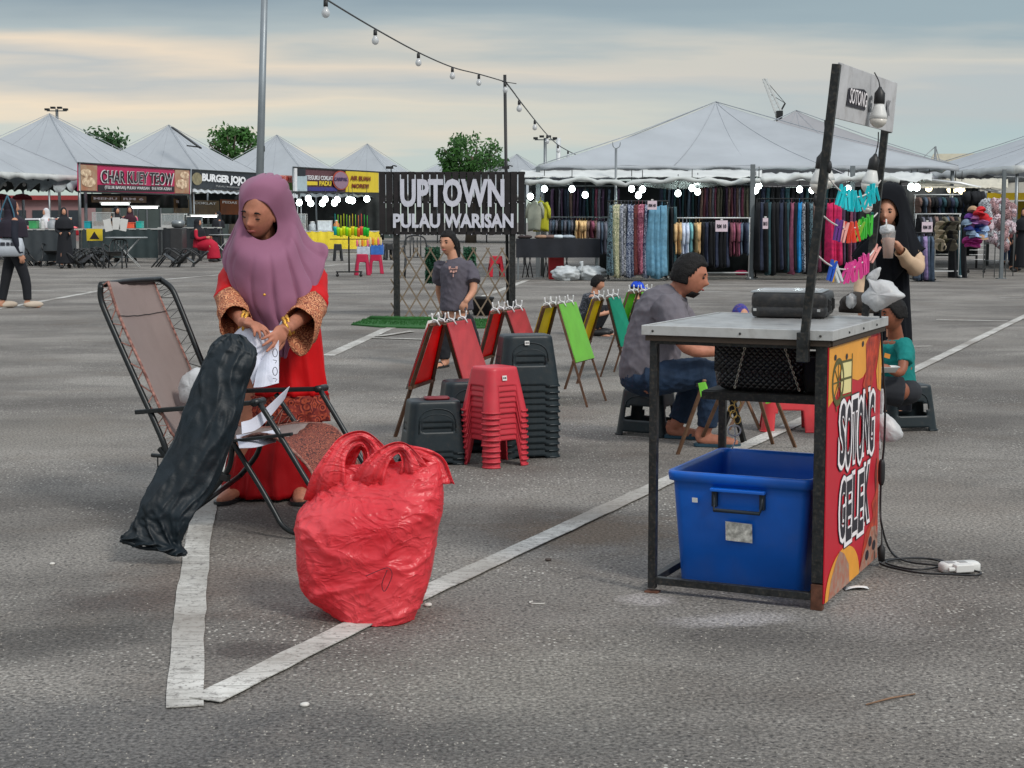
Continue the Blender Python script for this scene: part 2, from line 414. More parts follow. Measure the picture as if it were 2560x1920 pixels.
line([(945, 843), (1030, 830)], 0.09, 0.014)
line([(-60, 781), (80, 758), (400, 700), (600, 683)], 0.13, 0.006)
line([(-60, 726), (300, 730)], 0.11, 0.006)
line([(795, 667), (900, 657), (960, 651)], 0.12, 0.006)
line([(2340, 800), (2520, 803)], 0.09, 0.006)
line([(2225, 868), (2330, 866)], 0.09, 0.006)
line([(1740, 729), (1850, 731)], 0.1, 0.006)
line([(1935, 735), (2045, 733)], 0.1, 0.006)
line([(2500, 745), (2640, 747)], 0.1, 0.006)
# loose bits of aggregate lying on the near asphalt
MG = M('grit', (0.30, 0.28, 0.25), 0.9, var=0.5, vs=20)
g = MB(); rg = random.Random(3)
for k in range(5200):
    px, py = rg.uniform(-80, 2640), 960 + 980 * rg.random() ** 0.8
    p = gp(px, py); s = rg.uniform(0.0012, 0.0036) * (1 + (rg.random() > 0.97) * 0.9); a = rg.random() * 3
    if abs((px - 450)) < 70 or nz3(p.x, p.y, 0, 1.6) < -0.18: continue
    x, y = math.cos(a) * s, math.sin(a) * s
    g.add([(p.x - x, p.y - y, 0), (p.x + y, p.y - x, 0), (p.x + x * 1.3, p.y + y * 1.3, 0), (p.x - y, p.y + x, 0), (p.x + x * .3, p.y + y * .3, s * 0.8)],
          [(0, 1, 4), (1, 2, 4), (2, 3, 4), (3, 0, 4)])
stuff(g.build('grit', MG))
MST = M('pale_stone', (0.62, 0.60, 0.56), 0.8, vs=30)
MSD = M('dark_stone', (0.10, 0.08, 0.07), 0.8, vs=30)
for px, py, r, mt, lab in ((762, 1766, 0.011, MST, 'small pale round pebble alone in front of the corner of the two white lines'),
                           (1070, 1516, 0.012, MST, 'small pale pebble beside the red plastic bag'),
                           (131, 1412, 0.009, MST, 'small pale pebble left of the black folded canopy bag'),
                           (1371, 1402, 0.011, MSD, 'small dark brown lump on the asphalt left of the food cart'),
                           (2240, 1018, 0.012, MST, 'small white chip on the asphalt behind the hanging plastic bag')):
    m = MB(); p = gp(px, py); m.ball((0, 0, r * 0.5), (r * 1.2, r, r * 0.6), nu=12, nv=8, fn=lambda q, d: q * (1 + 0.25 * noise.noise(V(d) * 2)))
    o = m.build('pebble', mt); o.location = p; tag(o, lab, 'pebble')
m = MB(); a = gp(2165, 1765); b = gp(2288, 1738); m.tube([a + V((0, 0, .004)), a.lerp(b, .5) + V((0, .004, .006)), b + V((0, 0, .004))], [.0022, .003, .002], 6)
tag(m.build('twig', M('twig', (0.22, 0.13, 0.08), 0.8)), 'thin brown stick lying on the asphalt at lower right', 'stick')
m = MB(); p = gp(2140, 1473); m.grid([[p + V((x * .045, y * .022 + .01 * x, .004 + .008 * (1 - x * x) * (1 if y < .5 else .3))) for y in (-1, -.3, .3, 1)] for x in (-1, -.5, 0, .5, 1)])
tag(m.build('paper_scrap', M('white_paper', (0.74, 0.74, 0.74), 0.7, var=0.04), solid=0.001), 'crumpled white scrap of paper on the ground beside the red sign panel', 'litter')
m = MB(); p = gp(1345, 1508)
m.tube([p + V((math.cos(a) * .03, math.sin(a) * .02, .003)) for a in np.linspace(2.2, 5.6, 12)], .0022, 6)
tag(m.build('plastic_ring', MST), 'thin pale curved strip of plastic lying on the asphalt', 'litter')
# ---------------------------------------------------------------- tents (pyramid marquees)
MT = M('tent_canvas', (0.40, 0.43, 0.46), 0.6, var=0.12, vs=0.5, bump=0.15, bs=3, trans=0.12)
MT2 = M('tent_canvas_greyer', (0.33, 0.33, 0.345), 0.6, var=0.12, vs=0.35, bump=0.15, bs=3, trans=0.08)
MWH = M('white_canvas', (0.56, 0.58, 0.57), 0.6, var=0.12, vs=2)
MPOLE = M('steel_pole', (0.22, 0.24, 0.25), 0.4, 0.7, vs=3)
MWP = M('white_pole', (0.62, 0.64, 0.64), 0.4, 0.3, vs=3)
MDK = M('dark_steel', (0.025, 0.027, 0.028), 0.45, 0.5, vs=20, dirt=0.12)
MSEAM = M('canvas_seam', (0.34, 0.365, 0.395), .7)
def tent(c, half, ang, zp, ze, label, mat, poles=True, valance=0.22, sag=0.35):
    t = thing('marquee_tent', label, 'tent', (c[0], c[1], 0), ang, 'white pyramid marquee tents')
    m = MB(); n = 14
    cor = [(-1, -1), (1, -1), (1, 1), (-1, 1)]
    for k in range(4):
        A, B = cor[k], cor[(k + 1) % 4]; G = []
        for i in range(n + 1):
            u = i / n; row = []
            for j in range(n + 1):
                v = j / n; x = A[0] * (1 - v) + B[0] * v; y = A[1] * (1 - v) + B[1] * v
                zz = zp + (ze - zp) * (u ** 0.93) - sag * math.sin(math.pi * u) * (0.35 + 0.65 * (4 * v * (1 - v))) * 0.28 - 0.02 * math.sin(v * 23 + k) * u * u
                row.append((x * half * u, y * half * u, zz))
            G.append(row)
        m.grid(G)
    m.build('canopy', mat, t)
    for k in range(4):
        A, B = cor[k], cor[(k + 1) % 4]
        for v in (.32, .5, .68):
            q = MB(); x = A[0] * (1 - v) + B[0] * v; y = A[1] * (1 - v) + B[1] * v
            q.tube([(x * half * u, y * half * u, zp + (ze - zp) * (u ** .93) - sag * math.sin(math.pi * u) * (.35 + .65 * (4 * v * (1 - v))) * .28 + .004) for u in np.linspace(.02, .99, 12)], .008, 5); q.build('panel_seam', MSEAM, t)
    vm = MB()
    for k in range(4):
        A, B = cor[k], cor[(k + 1) % 4]; L = []; L2 = []
        for j in range(41):
            v = j / 40; x = (A[0] * (1 - v) + B[0] * v) * (half + .01); y = (A[1] * (1 - v) + B[1] * v) * (half + .01)
            sc = abs(math.sin(v * math.pi * 8)) * 0.07 + 0.02 * math.sin(v * 31)
            L.append((x, y, ze + 0.01)); L2.append((x * (1 + .004 * math.sin(j)), y * (1 + .004 * math.sin(j)), ze - valance + sc * 0.9))
        vm.grid([L, L2])
    vm.build('valance', MWH if valance > .2 else mat, t, solid=0.006)
    if poles:
        for a, b in cor:
            q = MB(); q.tube([(a * half * .98, b * half * .98, 0), (a * half * .98, b * half * .98, ze)], 0.045, 8); q.build('pole', MPOLE, t)
    for k in range(4):
        q = MB(); a, b = cor[k]; q.tube([(0, 0, zp + .02), (a * half * .5, b * half * .5, (zp + ze) / 2 - sag * .09), (a * half, b * half, ze + .02)], 0.012, 6); q.build('ridge_seam', MSEAM, t)
    return t
RD = V((0.277, 0.96, 0)); RN = V((0.96, -0.277, 0))   # the food row: its direction and the way it faces
RA = math.atan2(RD.y, RD.x) - math.pi / 2
words = ['nearest tent of the food row, cut by the left edge of the photo', 'tall tent behind the pink noodle banner', 'tent with a small torn patch near its peak behind the burger banner',
         'tent directly right of the tall grey lamp post', 'tent behind the yellow and blue drinks banner', 'low far tent just above the black wooden sign', 'smallest far tent peeking beside the black pole right of the sign']
for k, (px, py, Dd) in enumerate(((-190, 262, 51.5), (124, 285, 58.8), (422, 313, 67.7), (692, 338, 78.4), (918, 360, 90.3), (1118, 397, 101.7), (1292, 386, 96))):
    p = at(px, py, Dd); tent((p.x, p.y), 3.7 if k < 5 else 3.9, RA, p.z, 2.85, 'white marquee, ' + words[k], MT)
p = at(422, 313, 65.9)
m = MB(); m.bar((p.x + .25, p.y - .5, p.z - .12), (p.x + 1.75, p.y - 2.2, p.z - 1.05), 0.10, 0.05); m.bar((p.x + 1.75, p.y - 2.25, p.z - 1.02), (p.x + 1.2, p.y - 2.25, p.z - .95), 0.12, 0.05)
o = m.build('torn_patch', MDK, None); tag(o, 'dark folded strap lying on the right slope of the second tent', 'strap')
tent((5.45, 42.3), 5.0, R(2), at(1783, 256, 42.3).z, 2.62, 'large white pyramid marquee over the clothes stall, widest tent in view', MT, valance=.12, sag=.5)
tent((at(1990, 277, 52).x, 52), 5.2, R(-3), at(1990, 277, 52).z, 2.6, 'greyer marquee behind and right of the large clothes stall tent', MT2, valance=.12, sag=.4)
tent((at(2790, 265, 46).x, 46), 4.9, R(4), at(2790, 265, 46).z, 2.75, 'white marquee at the right edge of the photo beside the yellow banner', MT, sag=.4)
# ---------------------------------------------------------------- far things
MCON = M('concrete_wall', (0.52, 0.50, 0.44), 0.8, vs=1)
MROOF = M('tan_roof', (0.40, 0.37, 0.28), 0.8, vs=1)
def house():
    t = thing('house', 'beige house with a tan gable roof far behind the right hand tents', 'house', (gp(2390, 579).x * 1.0, 190, 0), R(-12))
    x0 = 0
    m = MB(); m.box((0, 0, 3.4), (9.5, 8, 6.8)); m.build('wall', MCON, t)
    m = MB(); m.prism([(-5.3, -4.6, 6.6), (5.3, -4.6, 6.6), (4.0, 0, 9.2), (-4.0, 0, 9.2)], (0, 0, .2)); m.prism([(-5.3, 4.6, 6.6), (5.3, 4.6, 6.6), (4.0, 0, 9.2), (-4.0, 0, 9.2)], (0, 0, .2)); m.build('roof', MROOF, t)
    m = MB(); m.box((0, -4.65, 6.5), (10.6, .12, .3)); m.build('eave_board', M('brown_eave', (0.09, 0.07, 0.05), .7), t)
    m = MB(); m.prism([(4.2, -4.9, 8.9), (7.9, -4.9, 6.7), (7.9, 1, 6.7), (4.2, 1, 8.9)], (0, 0, .25)); m.prism([(4.2, -4.9, 8.9), (2.8, -4.9, 8.2), (2.8, 1, 8.2), (4.2, 1, 8.9)], (0, 0, .2)); m.build('porch_roof', M('grey_roof', (0.20, 0.20, 0.19), .8), t)
    m = MB(); m.box((5.5, -3.6, 3.4), (4, 1, 6.6)); m.build('porch_wall', MCON, t)
    for x in (-2.5, .5): m = MB(); m.box((x, -4.03, 5.0), (1.2, .08, 1.2)); m.build('window', M('dark_glass', (0.03, 0.04, 0.05), .2), t)
house()
def stick(name, label, cat, pts, r, mat=MPOLE, group=None):
    m = MB(); m.tube(pts, r, 8); return tag(m.build(name, mat), label, cat, group)
def pole_px(name, label, cat, px, pyt, Y, r, px2=None, mat=MPOLE):
    t = at(px, pyt, Y); b = at(px2 or px, 552, Y); return stick(name, label, cat, [(b.x, Y, 0), (b.x, Y, b.z), t], r, mat)
# tall grey lamp post behind the woman
t = thing('lamp_post', 'tall plain grey metal post rising out of the picture behind the woman', 'lamp post', (at(640, 552, 33).x, 33, 0))
m = MB(); b = V((0, 0, 0)); tp = at(664, -120, 33) - t.location; m.tube([b, tp * .5, tp], [.088, .078, .066], 16); m.build('post', M('grey_post', (0.24, 0.27, 0.29), .45, .5, vs=2), t)
m = MB(); m.box((0, 0, .02), (.32, .32, .04)); m.build('base_plate', MPOLE, t)
m = MB(); q = at(648, 372, 33) - t.location; m.box((q.x + .09, q.y, q.z), (.05, .06, .12)); m.build('junction_box', MDK, t)
def flood(px, pyt, Y, label):
    p = at(px, pyt, Y); t = thing('floodlight_mast', label, 'floodlight', (p.x, Y, 0))
    m = MB(); m.tube([(0, 0, 0), (0, 0, p.z)], .09, 8); m.build('mast', MPOLE, t)
    m = MB(); m.box((0, 0, p.z - .1), (1.2, .06, .06)); m.build('cross_arm', MPOLE, t)
    for x in (-.55, -.2, .2, .55):
        m = MB(); m.box((x, -.1, p.z - .02 + .1 * (abs(x) < .3)), (.26, .25, .12)); m.build('lamp_head', MDK, t)
flood(142, 273, 95, 'floodlight mast with a short cross arm above the left tent peak')
flood(1363, 345, 90, 'floodlight mast between the bulb string and the large tent')
pole_px('radio_mast', 'pale grey tapering mast behind the bulb string', 'mast', 1396, 345, 150, .22, mat=MWP)
pole_px('antenna_pole', 'thin lone antenna standing left of the beige house', 'antenna', 2249, 380, 120, .05)
pole_px('antenna_pole', 'thin lone antenna between the beige house and the right hand tent', 'antenna', 2463, 390, 120, .05)
# guyed pole near the house
p = at(2339, 366, 70); t = thing('guyed_pole', 'leaning grey pole with guy wires in front of the beige house', 'pole', (at(2330, 552, 70).x, 70, 0))
tp = p - t.location; m = MB(); m.tube([(0, 0, 0), (0, 0, 2), tp], .045, 8); m.build('pole', MPOLE, t)
for qx, qy in ((2272, 412), (2365, 440), (2345, 435)):
    q = at(qx, qy, 70) - t.location; m = MB(); m.tube([tp, (tp + q) * .5 - V((0, 0, .12)), q], .02, 5); m.build('guy_wire', MPOLE, t)
# guy wire from the right tent
# crane
t = thing('crawler_crane', 'distant lattice crane boom above the greyer tent', 'crane', (at(1948, 285, 260).x, 260, 0))
a = at(1948, 285, 260) - t.location; b = at(1911, 197, 260) - t.location; c = at(1963, 258, 260) - t.location
for dx in (-.55, .55): m = MB(); m.bar(a + V((dx, 0, 0)), b + V((dx * .4, 0, 0)), .28); m.build('boom_chord', MWP, t)
for k in range(9):
    p0 = a.lerp(b, k / 9); p1 = a.lerp(b, (k + 1) / 9); m = MB(); m.bar(p0 + V((-.5, 0, 0)), p1 + V((.5, 0, 0)), .16); m.build('lattice_brace', MWP, t)
m = MB(); m.bar(a, c, .25); m.build('back_mast', MDK, t)
m = MB(); m.bar(c, b, .08); m.bar(c, a.lerp(b, .55), .08); m.build('stay_rope', MDK, t)
m = MB(); m.box((0, 0, a.z / 2), (.9, .9, a.z)); m.build('tower', MDK, t)
m = MB(); m.box(a, (1.0, 1.4, 1.0)); m.build('cab', MDK, t)
# ---------------------------------------------------------------- trees
MBK = M('bark', (0.10, 0.08, 0.06), .9, vs=5)
MLF = M('leaf', (0.035, 0.11, 0.018), .6, var=.5, vs=.9, trans=.25)
MLF2 = M('leaf_dark', (0.025, 0.075, 0.02), .6, var=.5, vs=.9, trans=.25)
def tree(px0, px1, pyt, pyb, Y, label, n, seed, mat, flat=1.0):
    rg = random.Random(seed); c = at((px0 + px1) / 2, (pyt + pyb) / 2, Y); rw = (at(px1, 0, Y).x - at(px0, 0, Y).x) / 2; rh = (at(0, pyt, Y).z - at(0, pyb, Y).z) / 2
    t = thing('broadleaf_tree', label, 'tree', (c.x, Y, 0), 0, 'trees behind the tents')
    m = MB(); zb = c.z - rh
    m.tube([(0, 0, 0), (.1, 0, zb * .5), (0, .1, zb), (.1, 0, c.z)], [.35, .28, .22, .1], 8, sub=3)
    ends = []
    for k in range(9):
        a = rg.random() * 6.28; e = V((math.cos(a) * rw * .8, math.sin(a) * rw * .6, c.z + rh * rg.uniform(-.4, .7))); ends.append(e)
        m.tube([(0, 0, zb * .8), V((0, 0, zb)).lerp(e, .5) + V((0, 0, -.2)), e], [.12, .07, .03], 6, sub=3)
    m.build('trunk', MBK, t)
    cl = MB(); cen = []
    for k in range(int(n)):
        a = rg.random() * 6.28; b = rg.uniform(-1, 1); s = (1 - b * b * .8) ** .5 * rg.uniform(.55, 1.0)
        cen.append(V((math.cos(a) * s * rw, math.sin(a) * s * rw * .8, c.z + b * rh * .92 - abs(math.cos(a)) * s * rh * .15)))
    for q in cen:
        cr = rg.uniform(.35, .75)
        for k in range(46):
            d = V((rg.gauss(0, 1), rg.gauss(0, 1), rg.gauss(0, .7))); d = d.normalized() * cr * rg.random() ** .4
            p = q + d; u = V((rg.gauss(0, 1), rg.gauss(0, 1), rg.gauss(0, 1))).normalized(); v = u.orthogonal().normalized(); L = rg.uniform(.10, .19)
            cl.add([p - u * L, p + v * L * .5, p + u * L, p - v * L * .5], [(0, 1, 2, 3)])
    cl.build('crown', mat, t)
tree(205, 312, 322, 385, 92, 'sparse tree top showing between the first two left tents', 13, 4, MLF2)
tree(508, 652, 325, 415, 92, 'bushy green tree left of the tall grey lamp post', 44, 5, MLF)
tree(1090, 1262, 346, 436, 95, 'spreading green tree behind the black wooden sign', 48, 6, MLF)
# ================================================================ food cart
MBLK = M('black_painted_steel', (0.022, 0.024, 0.025), 0.42, 0.3, var=.5, vs=25, dirt=0.35, bump=.15, bs=60)
MRUST = M('rusty_steel', (0.12, 0.05, 0.03), 0.85, .2, var=.5, vs=30)
MBLKP = M('black_plastic', (0.018, 0.018, 0.019), 0.45, var=.2, vs=12)
MALU = M('aluminium_trim', (0.55, 0.55, 0.54), 0.4, 0.4, var=.1, vs=10, dirt=.25)
MTOPM = M('steel_sheet_top', (0.42, 0.42, 0.41), 0.35, 0.35, var=.18, vs=7, dirt=.5)
MWPL = M('white_plastic', (0.66, 0.66, 0.64), 0.4, var=.05, vs=8)
e2 = V((3122 - 1280, FPX, 0)).normalized(); e1 = V((-e2.y, e2.x, 0))
C0 = gp(2056, 1528); CW, CL, CH = 0.637, 0.83, 0.965
cart = thing('food_cart', 'black steel food cart with a metal top and a red painted side panel', 'food cart', C0, math.atan2(e2.y, e2.x) - math.pi / 2)
# local frame: +y runs back along the side panel, -x runs left along the front
def CX(px, py, y=None, x=None):
    """photo point -> cart coordinates, on the plane local y=.. or local x=.."""
    inv = cart.matrix_basis.inverted()
    if y is not None: p = onpl(px, py, C0 + e2 * y, e2)
    else: p = onpl(px, py, C0 - e1 * x, e1)
    return inv @ p
bpy.context.view_layer.update()
s = 0.028
for (x, y, l) in ((-CW + s / 2, s / 2, None), (-CW + s / 2, CL - s / 2, None), (-.016 - s, CL - s / 2, None)):
    m = MB(); m.box((x, y, CH / 2), (s, s, CH - .03)); m.build('leg', MBLK, cart, bev=.002)
m = MB(); m.box((-.022, s / 2, CH / 2 + .04), (.04, s, CH - .11)); m.build('leg', MBLK, cart, bev=.002)
m = MB(); m.box((-.022, s / 2, .045), (.041, s + .001, .09)); m.build('rusty_foot', MRUST, cart, bev=.002)
m = MB(); m.box((-CW + s / 2, s / 2, .0), (.05, .04, .012)); m.build('foot_plate', MRUST, cart, bev=.002)
for a, b, n in (((-CW + s, s / 2, .045), (-.042, s / 2, .045), 'bottom_rail'), ((-CW + s, CL - s / 2, .045), (-.04, CL - s / 2, .045), 'bottom_rail'),
             ((-CW + s / 2, s, .045), (-CW + s / 2, CL - s, .045), 'bottom_rail'),
             ((-CW, s / 2, CH - .052), (-.042, s / 2, CH - .052), 'top_rail'), ((-CW, CL - s / 2, CH - .052), (-.04, CL - s / 2, CH - .052), 'top_rail'),
             ((-CW + s / 2, s, CH - .052), (-CW + s / 2, CL - s, CH - .052), 'top_rail'), ((-.03, s, CH - .052), (-.03, CL - s, CH - .052), 'top_rail')):
    m = MB(); m.bar(a, b, .026, .032 if 'top' in n else .026); m.build(n, MBLK, cart, bev=.002)
# top
m = MB(); m.box((-CW / 2, CL / 2, CH - .012), (CW + .02, CL + .03, .016)); m.build('table_top', MTOPM, cart, bev=.002)
for c, d in (((-CW / 2, -.02, CH - .018), (CW + .045, .010, .034)), ((-CW / 2, CL + .02, CH - .018), (CW + .045, .010, .034)),
             ((.0185, CL / 2, CH - .018), (.010, CL + .028, .034)), ((-CW - .0185, CL / 2, CH - .018), (.010, CL + .028, .034))):
    m = MB(); m.box(c, d); m.build('edge_trim', MALU, cart, bev=.0015)
m = MB(); m.box((-CW / 2, -.012, CH - .046), (CW + .02, .012, .018)); m.build('wood_strip', M('worn_wood_strip', (.05, .035, .025), .8, vs=40), cart)
m = MB(); m.box((.011, CL / 2, CH - .046), (.012, CL, .018)); m.build('wood_strip', M('worn_wood_strip', (.05, .035, .025), .8, vs=40), cart)
for x, y in ((-CW + .02, -.026), (-CW * .47, -.026), (-.02, -.026)):
    m = MB(); m.ball((x, y, CH - .02), .0045, nu=8, nv=6); m.build('screw', MBLK, cart)
for y in (.2, .42, .64):
    m = MB(); m.ball((.0245, y, CH - .02), .0045, nu=8, nv=6); m.build('screw', MBLK, cart)
# shelf
shz = 0.70
m = MB(); m.box((-CW / 2 + .02, .60, shz - .012), (CW - .10, .42, .02)); m.build('shelf', M('dark_shelf_board', (.02, .018, .016), .6, vs=20), cart, bev=.002)
m = MB(); m.bar((-CW + .07, .385, shz - .02), (-.04, .385, shz - .02), .02, .03); m.build('shelf_rail', MBLK, cart)
# side sign panel
MPR = M('panel_red', S(196, 24, 46), .45, var=.08, vs=5, dirt=.06)
MPY = M('panel_yellow', S(232, 160, 58), .45, var=.08, vs=8, dirt=.06)
MPO = M('panel_sauce', S(150, 36, 24), .45, var=.35, vs=22, col2=S(186, 62, 34))
MPF = M('panel_food', S(196, 176, 158), .45, var=.35, vs=35, col2=S(150, 80, 60))
MPD = M('panel_dark', S(38, 34, 44), .5, var=.2, vs=20)
MPW = M('panel_white', S(244, 238, 240), .5, var=.04, vs=20)
MPG = M('panel_green_line', S(92, 88, 44), .5, var=.1); MPP = M('panel_cream', S(226, 214, 150), .5, var=.1)
def PP(u, v, d=0.0): return (0.004 + d, u * CL, .025 + v * (CH - .085))   # u along, v up on the side panel
pn = MB(); pn.box((.002, CL / 2, .025 + (CH - .085) / 2), (.004, CL, CH - .085)); panel = pn.build('side_panel', MPR, cart)
def shape(name, pts, mat, d, X=None):
    m = MB(); m.poly([PP(u, v, d) for u, v in pts]); return m.build(name, mat, panel)
def disc(cu, cv, ru, rv, a0=0, a1=360, n=28): return [(min(1, max(0, cu + ru * math.cos(R(a)))), min(1, max(0, cv + rv * math.sin(R(a))))) for a in np.linspace(a0, a1, n)]
shape('yellow_field', [(0, .77), (.06, .785), (.12, .80), (.17, .835), (.18, .88), (.20, .90), (.28, .905), (.35, .90), (.38, .87), (.42, .845), (.52, .83), (.62, .835), (.70, .86), (.74, .90), (.76, 1), (0, 1)], MPY, .0015)
shape('yellow_field', [(.92, .76), (1, .74), (1, .97), (.97, .98), (.93, .90), (.89, .84)], MPY, .0015)
shape('sauce_splash', [(.66, .97), (.72, .995), (.86, .99), (.97, .995), (.92, .90), (.84, .84), (.80, .76), (.86, .70), (.80, .68), (.70, .74), (.62, .80), (.68, .86)], MPO, .0022)
shape('sauce_splash', [(1, .44), (.95, .45), (.91, .38), (.94, .30), (.86, .26), (.90, .2), (.74, .15), (.66, .04), (.62, .0), (1, 0)], MPO, .0015)
shape('yellow_disc', disc(.32, .0, .31, .165, 0, 180), MPY, .0022)
shape('food_picture', [(.06, 0), (.10, .07), (.18, .13), (.25, .165), (.33, .14), (.42, .08), (.44, .0)], MPF, .0030)
shape('food_picture', [(.62, 0), (.70, .06), (.78, .10), (.86, .16), (.96, .15), (1, .08), (1, 0)], MPF, .0022)
m = MB()
for c in ((.84, .10), (.92, .07), (.78, .05)): m.poly([PP(u, v, .0032) for u, v in disc(c[0], c[1], .035, .022)])
m.build('dark_food_spot', MPD, panel)
m = MB()
for c in ((.10, .955), (.30, .945), (.60, .975)): m.poly([PP(u, v, .0028) for u, v in disc(c[0], c[1], .02, .012)])
m.build('drip_mark', MPD, panel)
# drawn basket emblem: wheel, box and posts
def ringp(cu, cv, ru, rv, w, n=28):
    m = MB(); A = [PP(cu + ru * math.cos(a), cv + rv * math.sin(a), .003) for a in np.linspace(0, 2 * math.pi, n)]
    B = [PP(cu + (ru - w) * math.cos(a), cv + (rv - w * 1.1) * math.sin(a), .003) for a in np.linspace(0, 2 * math.pi, n)]
    m.grid([A, B], smooth=False); return m
m = ringp(.155, .855, .105, .095, .022)
for a in range(0, 180, 45): 
    c, s_ = math.cos(R(a)), math.sin(R(a)); m.bar(PP(.155 - .09 * c, .855 - .08 * s_, .003), PP(.155 + .09 * c, .855 + .08 * s_, .003), .005, .0008, up=(1, 0, 0))
for (u0, v0, u1, v1) in ((.17, .93, .40, .925), (.18, .79, .40, .785), (.40, .95, .40, .755), (.20, .935, .20, .77), (.10, .80, .14, .74), (.20, .86, .40, .855)):
    m.bar(PP(u0, v0, .003), PP(u1, v1, .003), .008, .0008, up=(1, 0, 0))
m.build('drawn_wheel_emblem', MPG, panel)
m = MB(); m.poly([PP(.21, .80, .0024), PP(.39, .795, .0024), PP(.39, .92, .0024), PP(.21, .925, .0024)]); m.build('drawn_box', MPP, panel)
for word, u0, v0, u1, v1 in (('SOTONG', .19, .50, .86, .755), ('GELEK', .22, .195, .80, .44)):
    # lettering leans up towards the back; white outlined dark letters
    for nm, mt, bold, d, gr in (('letter_shadow', MPD, .07, .0030, .054), ('letter_outline', MPW, .065, .0036, .042), ('lettering', MPD, .004, .0044, 0)):
        m = MB(); n = len(word)
        for k, ch in enumerate(word):
            wv = (0.012, -.012, .006, -.016, .014, -.006)[k % 6]
            ua = u0 + (u1 - u0) * k / n; ub = u0 + (u1 - u0) * (k + 1) / n
            ta = 1 + 0.0; lo, hi = v0 + wv, v1 + wv * .6
            gu = gr * .55; gv = gr * .45
            o = V(PP(ua + .008 - gu, lo - gv, d)); X = V(PP(ub - gu, lo - gv, d)) - o
            text(m, ch, o, (0, 1, 0), (0, 0, 1), (ub - ua - .016 + 2 * gu) * CL, (hi - lo + 2 * gv) * (CH - .085), .0006, bold if gr else .03)
        m.build(nm, mt, panel)
# uprights carrying the top board: both lean to the right
LB = CX(2004, 905, y=-.034); LT = CX(2092, 160, y=-.034)
m = MB(); m.bar(LB, LT, .028, .022, up=(0, 1, 0)); lp = m.build('upright_post', MBLK, cart, bev=.002)
m = MB(); m.box(CX(2008, 868, y=-.036), (.04, .03, .10)); m.build('clamp_bracket', MBLK, cart, bev=.002)
RB = CX(2163, 790, y=CL * .84); RT = CX(2213, 318, y=CL * .84)
m = MB(); m.bar(RB, RT, .026, .022, up=(0, 1, 0)); m.build('upright_post', MBLK, cart, bev=.002)
for f in (.55, .66): 
    q = LB.lerp(LT, f); m = MB(); m.ball(q + V((-.016 if f < .6 else .018, -.004, 0)), (.008, .012, .022), nu=8, nv=6); m.build('tied_wire', MBLKP, cart)
# head board between them
b0 = CX(2101, 156, y=-.02); b1 = CX(2088, 295, y=-.02); b2 = CX(2222, 322, y=CL * .86); b3 = CX(2244, 208, y=CL * .86); b2 = b1 + (b3 - b0)
MBD = M('grey_weathered_board', (.50, .50, .51), .6, var=.16, vs=6, dirt=.3)
nrm = (b1 - b0).cross(b3 - b0).normalized(); 
m = MB(); m.prism([b0, b1, b2, b3], nrm * .008 if nrm.x < 0 else -nrm * .008); hb = m.build('head_board', MBD, cart, bev=.001)
fr = nrm if nrm.x > 0 else -nrm
fr = fr if (cart.matrix_basis.to_3x3() @ fr).y < 0 else -fr
def HB(u, v, d=.0035): return b1.lerp(b2, u).lerp(b0.lerp(b3, u), v) + fr * d
exh = (b2 - b1).normalized(); eyh = (b0 - b1).normalized()
m = MB(); m.poly([HB(.14, .27), HB(.45, .28), HB(.47, .60), HB(.40, .66), HB(.15, .60)]); m.build('printed_block', MPD, hb)
if exh.cross(eyh).dot(fr) < 0: fr2 = -1
m = MB(); text(m, 'SOTONG', HB(.17, .33, .006), exh, eyh, (HB(.45, .3) - HB(.17, .3)).length, .05, .001, .0); m.build('lettering', MPW, hb)
m = MB(); text(m, 'G', HB(.50, .26, .005), exh, eyh, .035, .06, .001, .05); m.build('lettering', M('faded_grey_print', (.2, .2, .21), .6), hb); m = MB(); text(m, 'K', HB(.82, .30, .005), exh, eyh, .045, .055, .001, .05); m.build('lettering', M('faded_grey_print', (.2, .2, .21), .6), hb)
m = MB(); m.box(CX(2218, 326, y=CL * .84), (.03, .02, .02)); m.build('corner_clip', MBLK, cart)
# ---------------------------------------------------------------- bulbs on the cart
MBULB = M('bulb_milk_glass', (.60, .57, .52), .25, var=.03, spec=.5)
MBULBW = M('bulb_collar', (.66, .66, .64), .4, var=.03)
def cart_bulb(px, pyc, y, label, r=.031, tilt=0.0, cordto=None):
    w0 = C0 + e2 * y; p = onpl(px, pyc, w0, e2)
    t = thing('light_bulb', label, 'light bulb', p, 0, 'unlit bulbs hanging on the food cart'); t.rotation_euler = (0, tilt, 0)
    m = MB(); m.lathe((0, 0, 0), [(.002, -r), (r * .5, -r * .87), (r * .85, -r * .5), (r, 0)], 20); m.build('globe', MBULB, t)
    m = MB(); m.lathe((0, 0, 0), [(r, .0), (r * .93, r * .45), (r * .7, r * 1.2), (r * .5, r * 1.75)], 20); m.build('collar', MBULBW, t)
    m = MB(); m.lathe((0, 0, 0), [(r * .55, r * 1.7), (r * .62, r * 1.8), (r * .6, r * 2.9), (r * .3, r * 3.3), (.005, r * 3.6)], 16); m.build('socket', MBLKP, t)
    if cordto:
        q = onpl(cordto[0], cordto[1], w0, e2) - p; X = Matrix.Rotation(-tilt, 4, 'Y')
        a = V((0, 0, r * 3.5)); b = X @ q; m = MB(); m.tube([a, a.lerp(b, .5) + V((.004, 0, 0)), b], .0022, 6, sub=4); m.build('cord', MBLKP, t)
    return t
cart_bulb(2196, 298, .35, 'large milky bulb with black socket hanging in front of the grey head board', r=.031, tilt=.03, cordto=(2186, 181))
cart_bulb(2174, 462, .62, 'milky bulb hanging beside the right post above the turquoise pegs', r=.032, tilt=.17, cordto=(2196, 330))
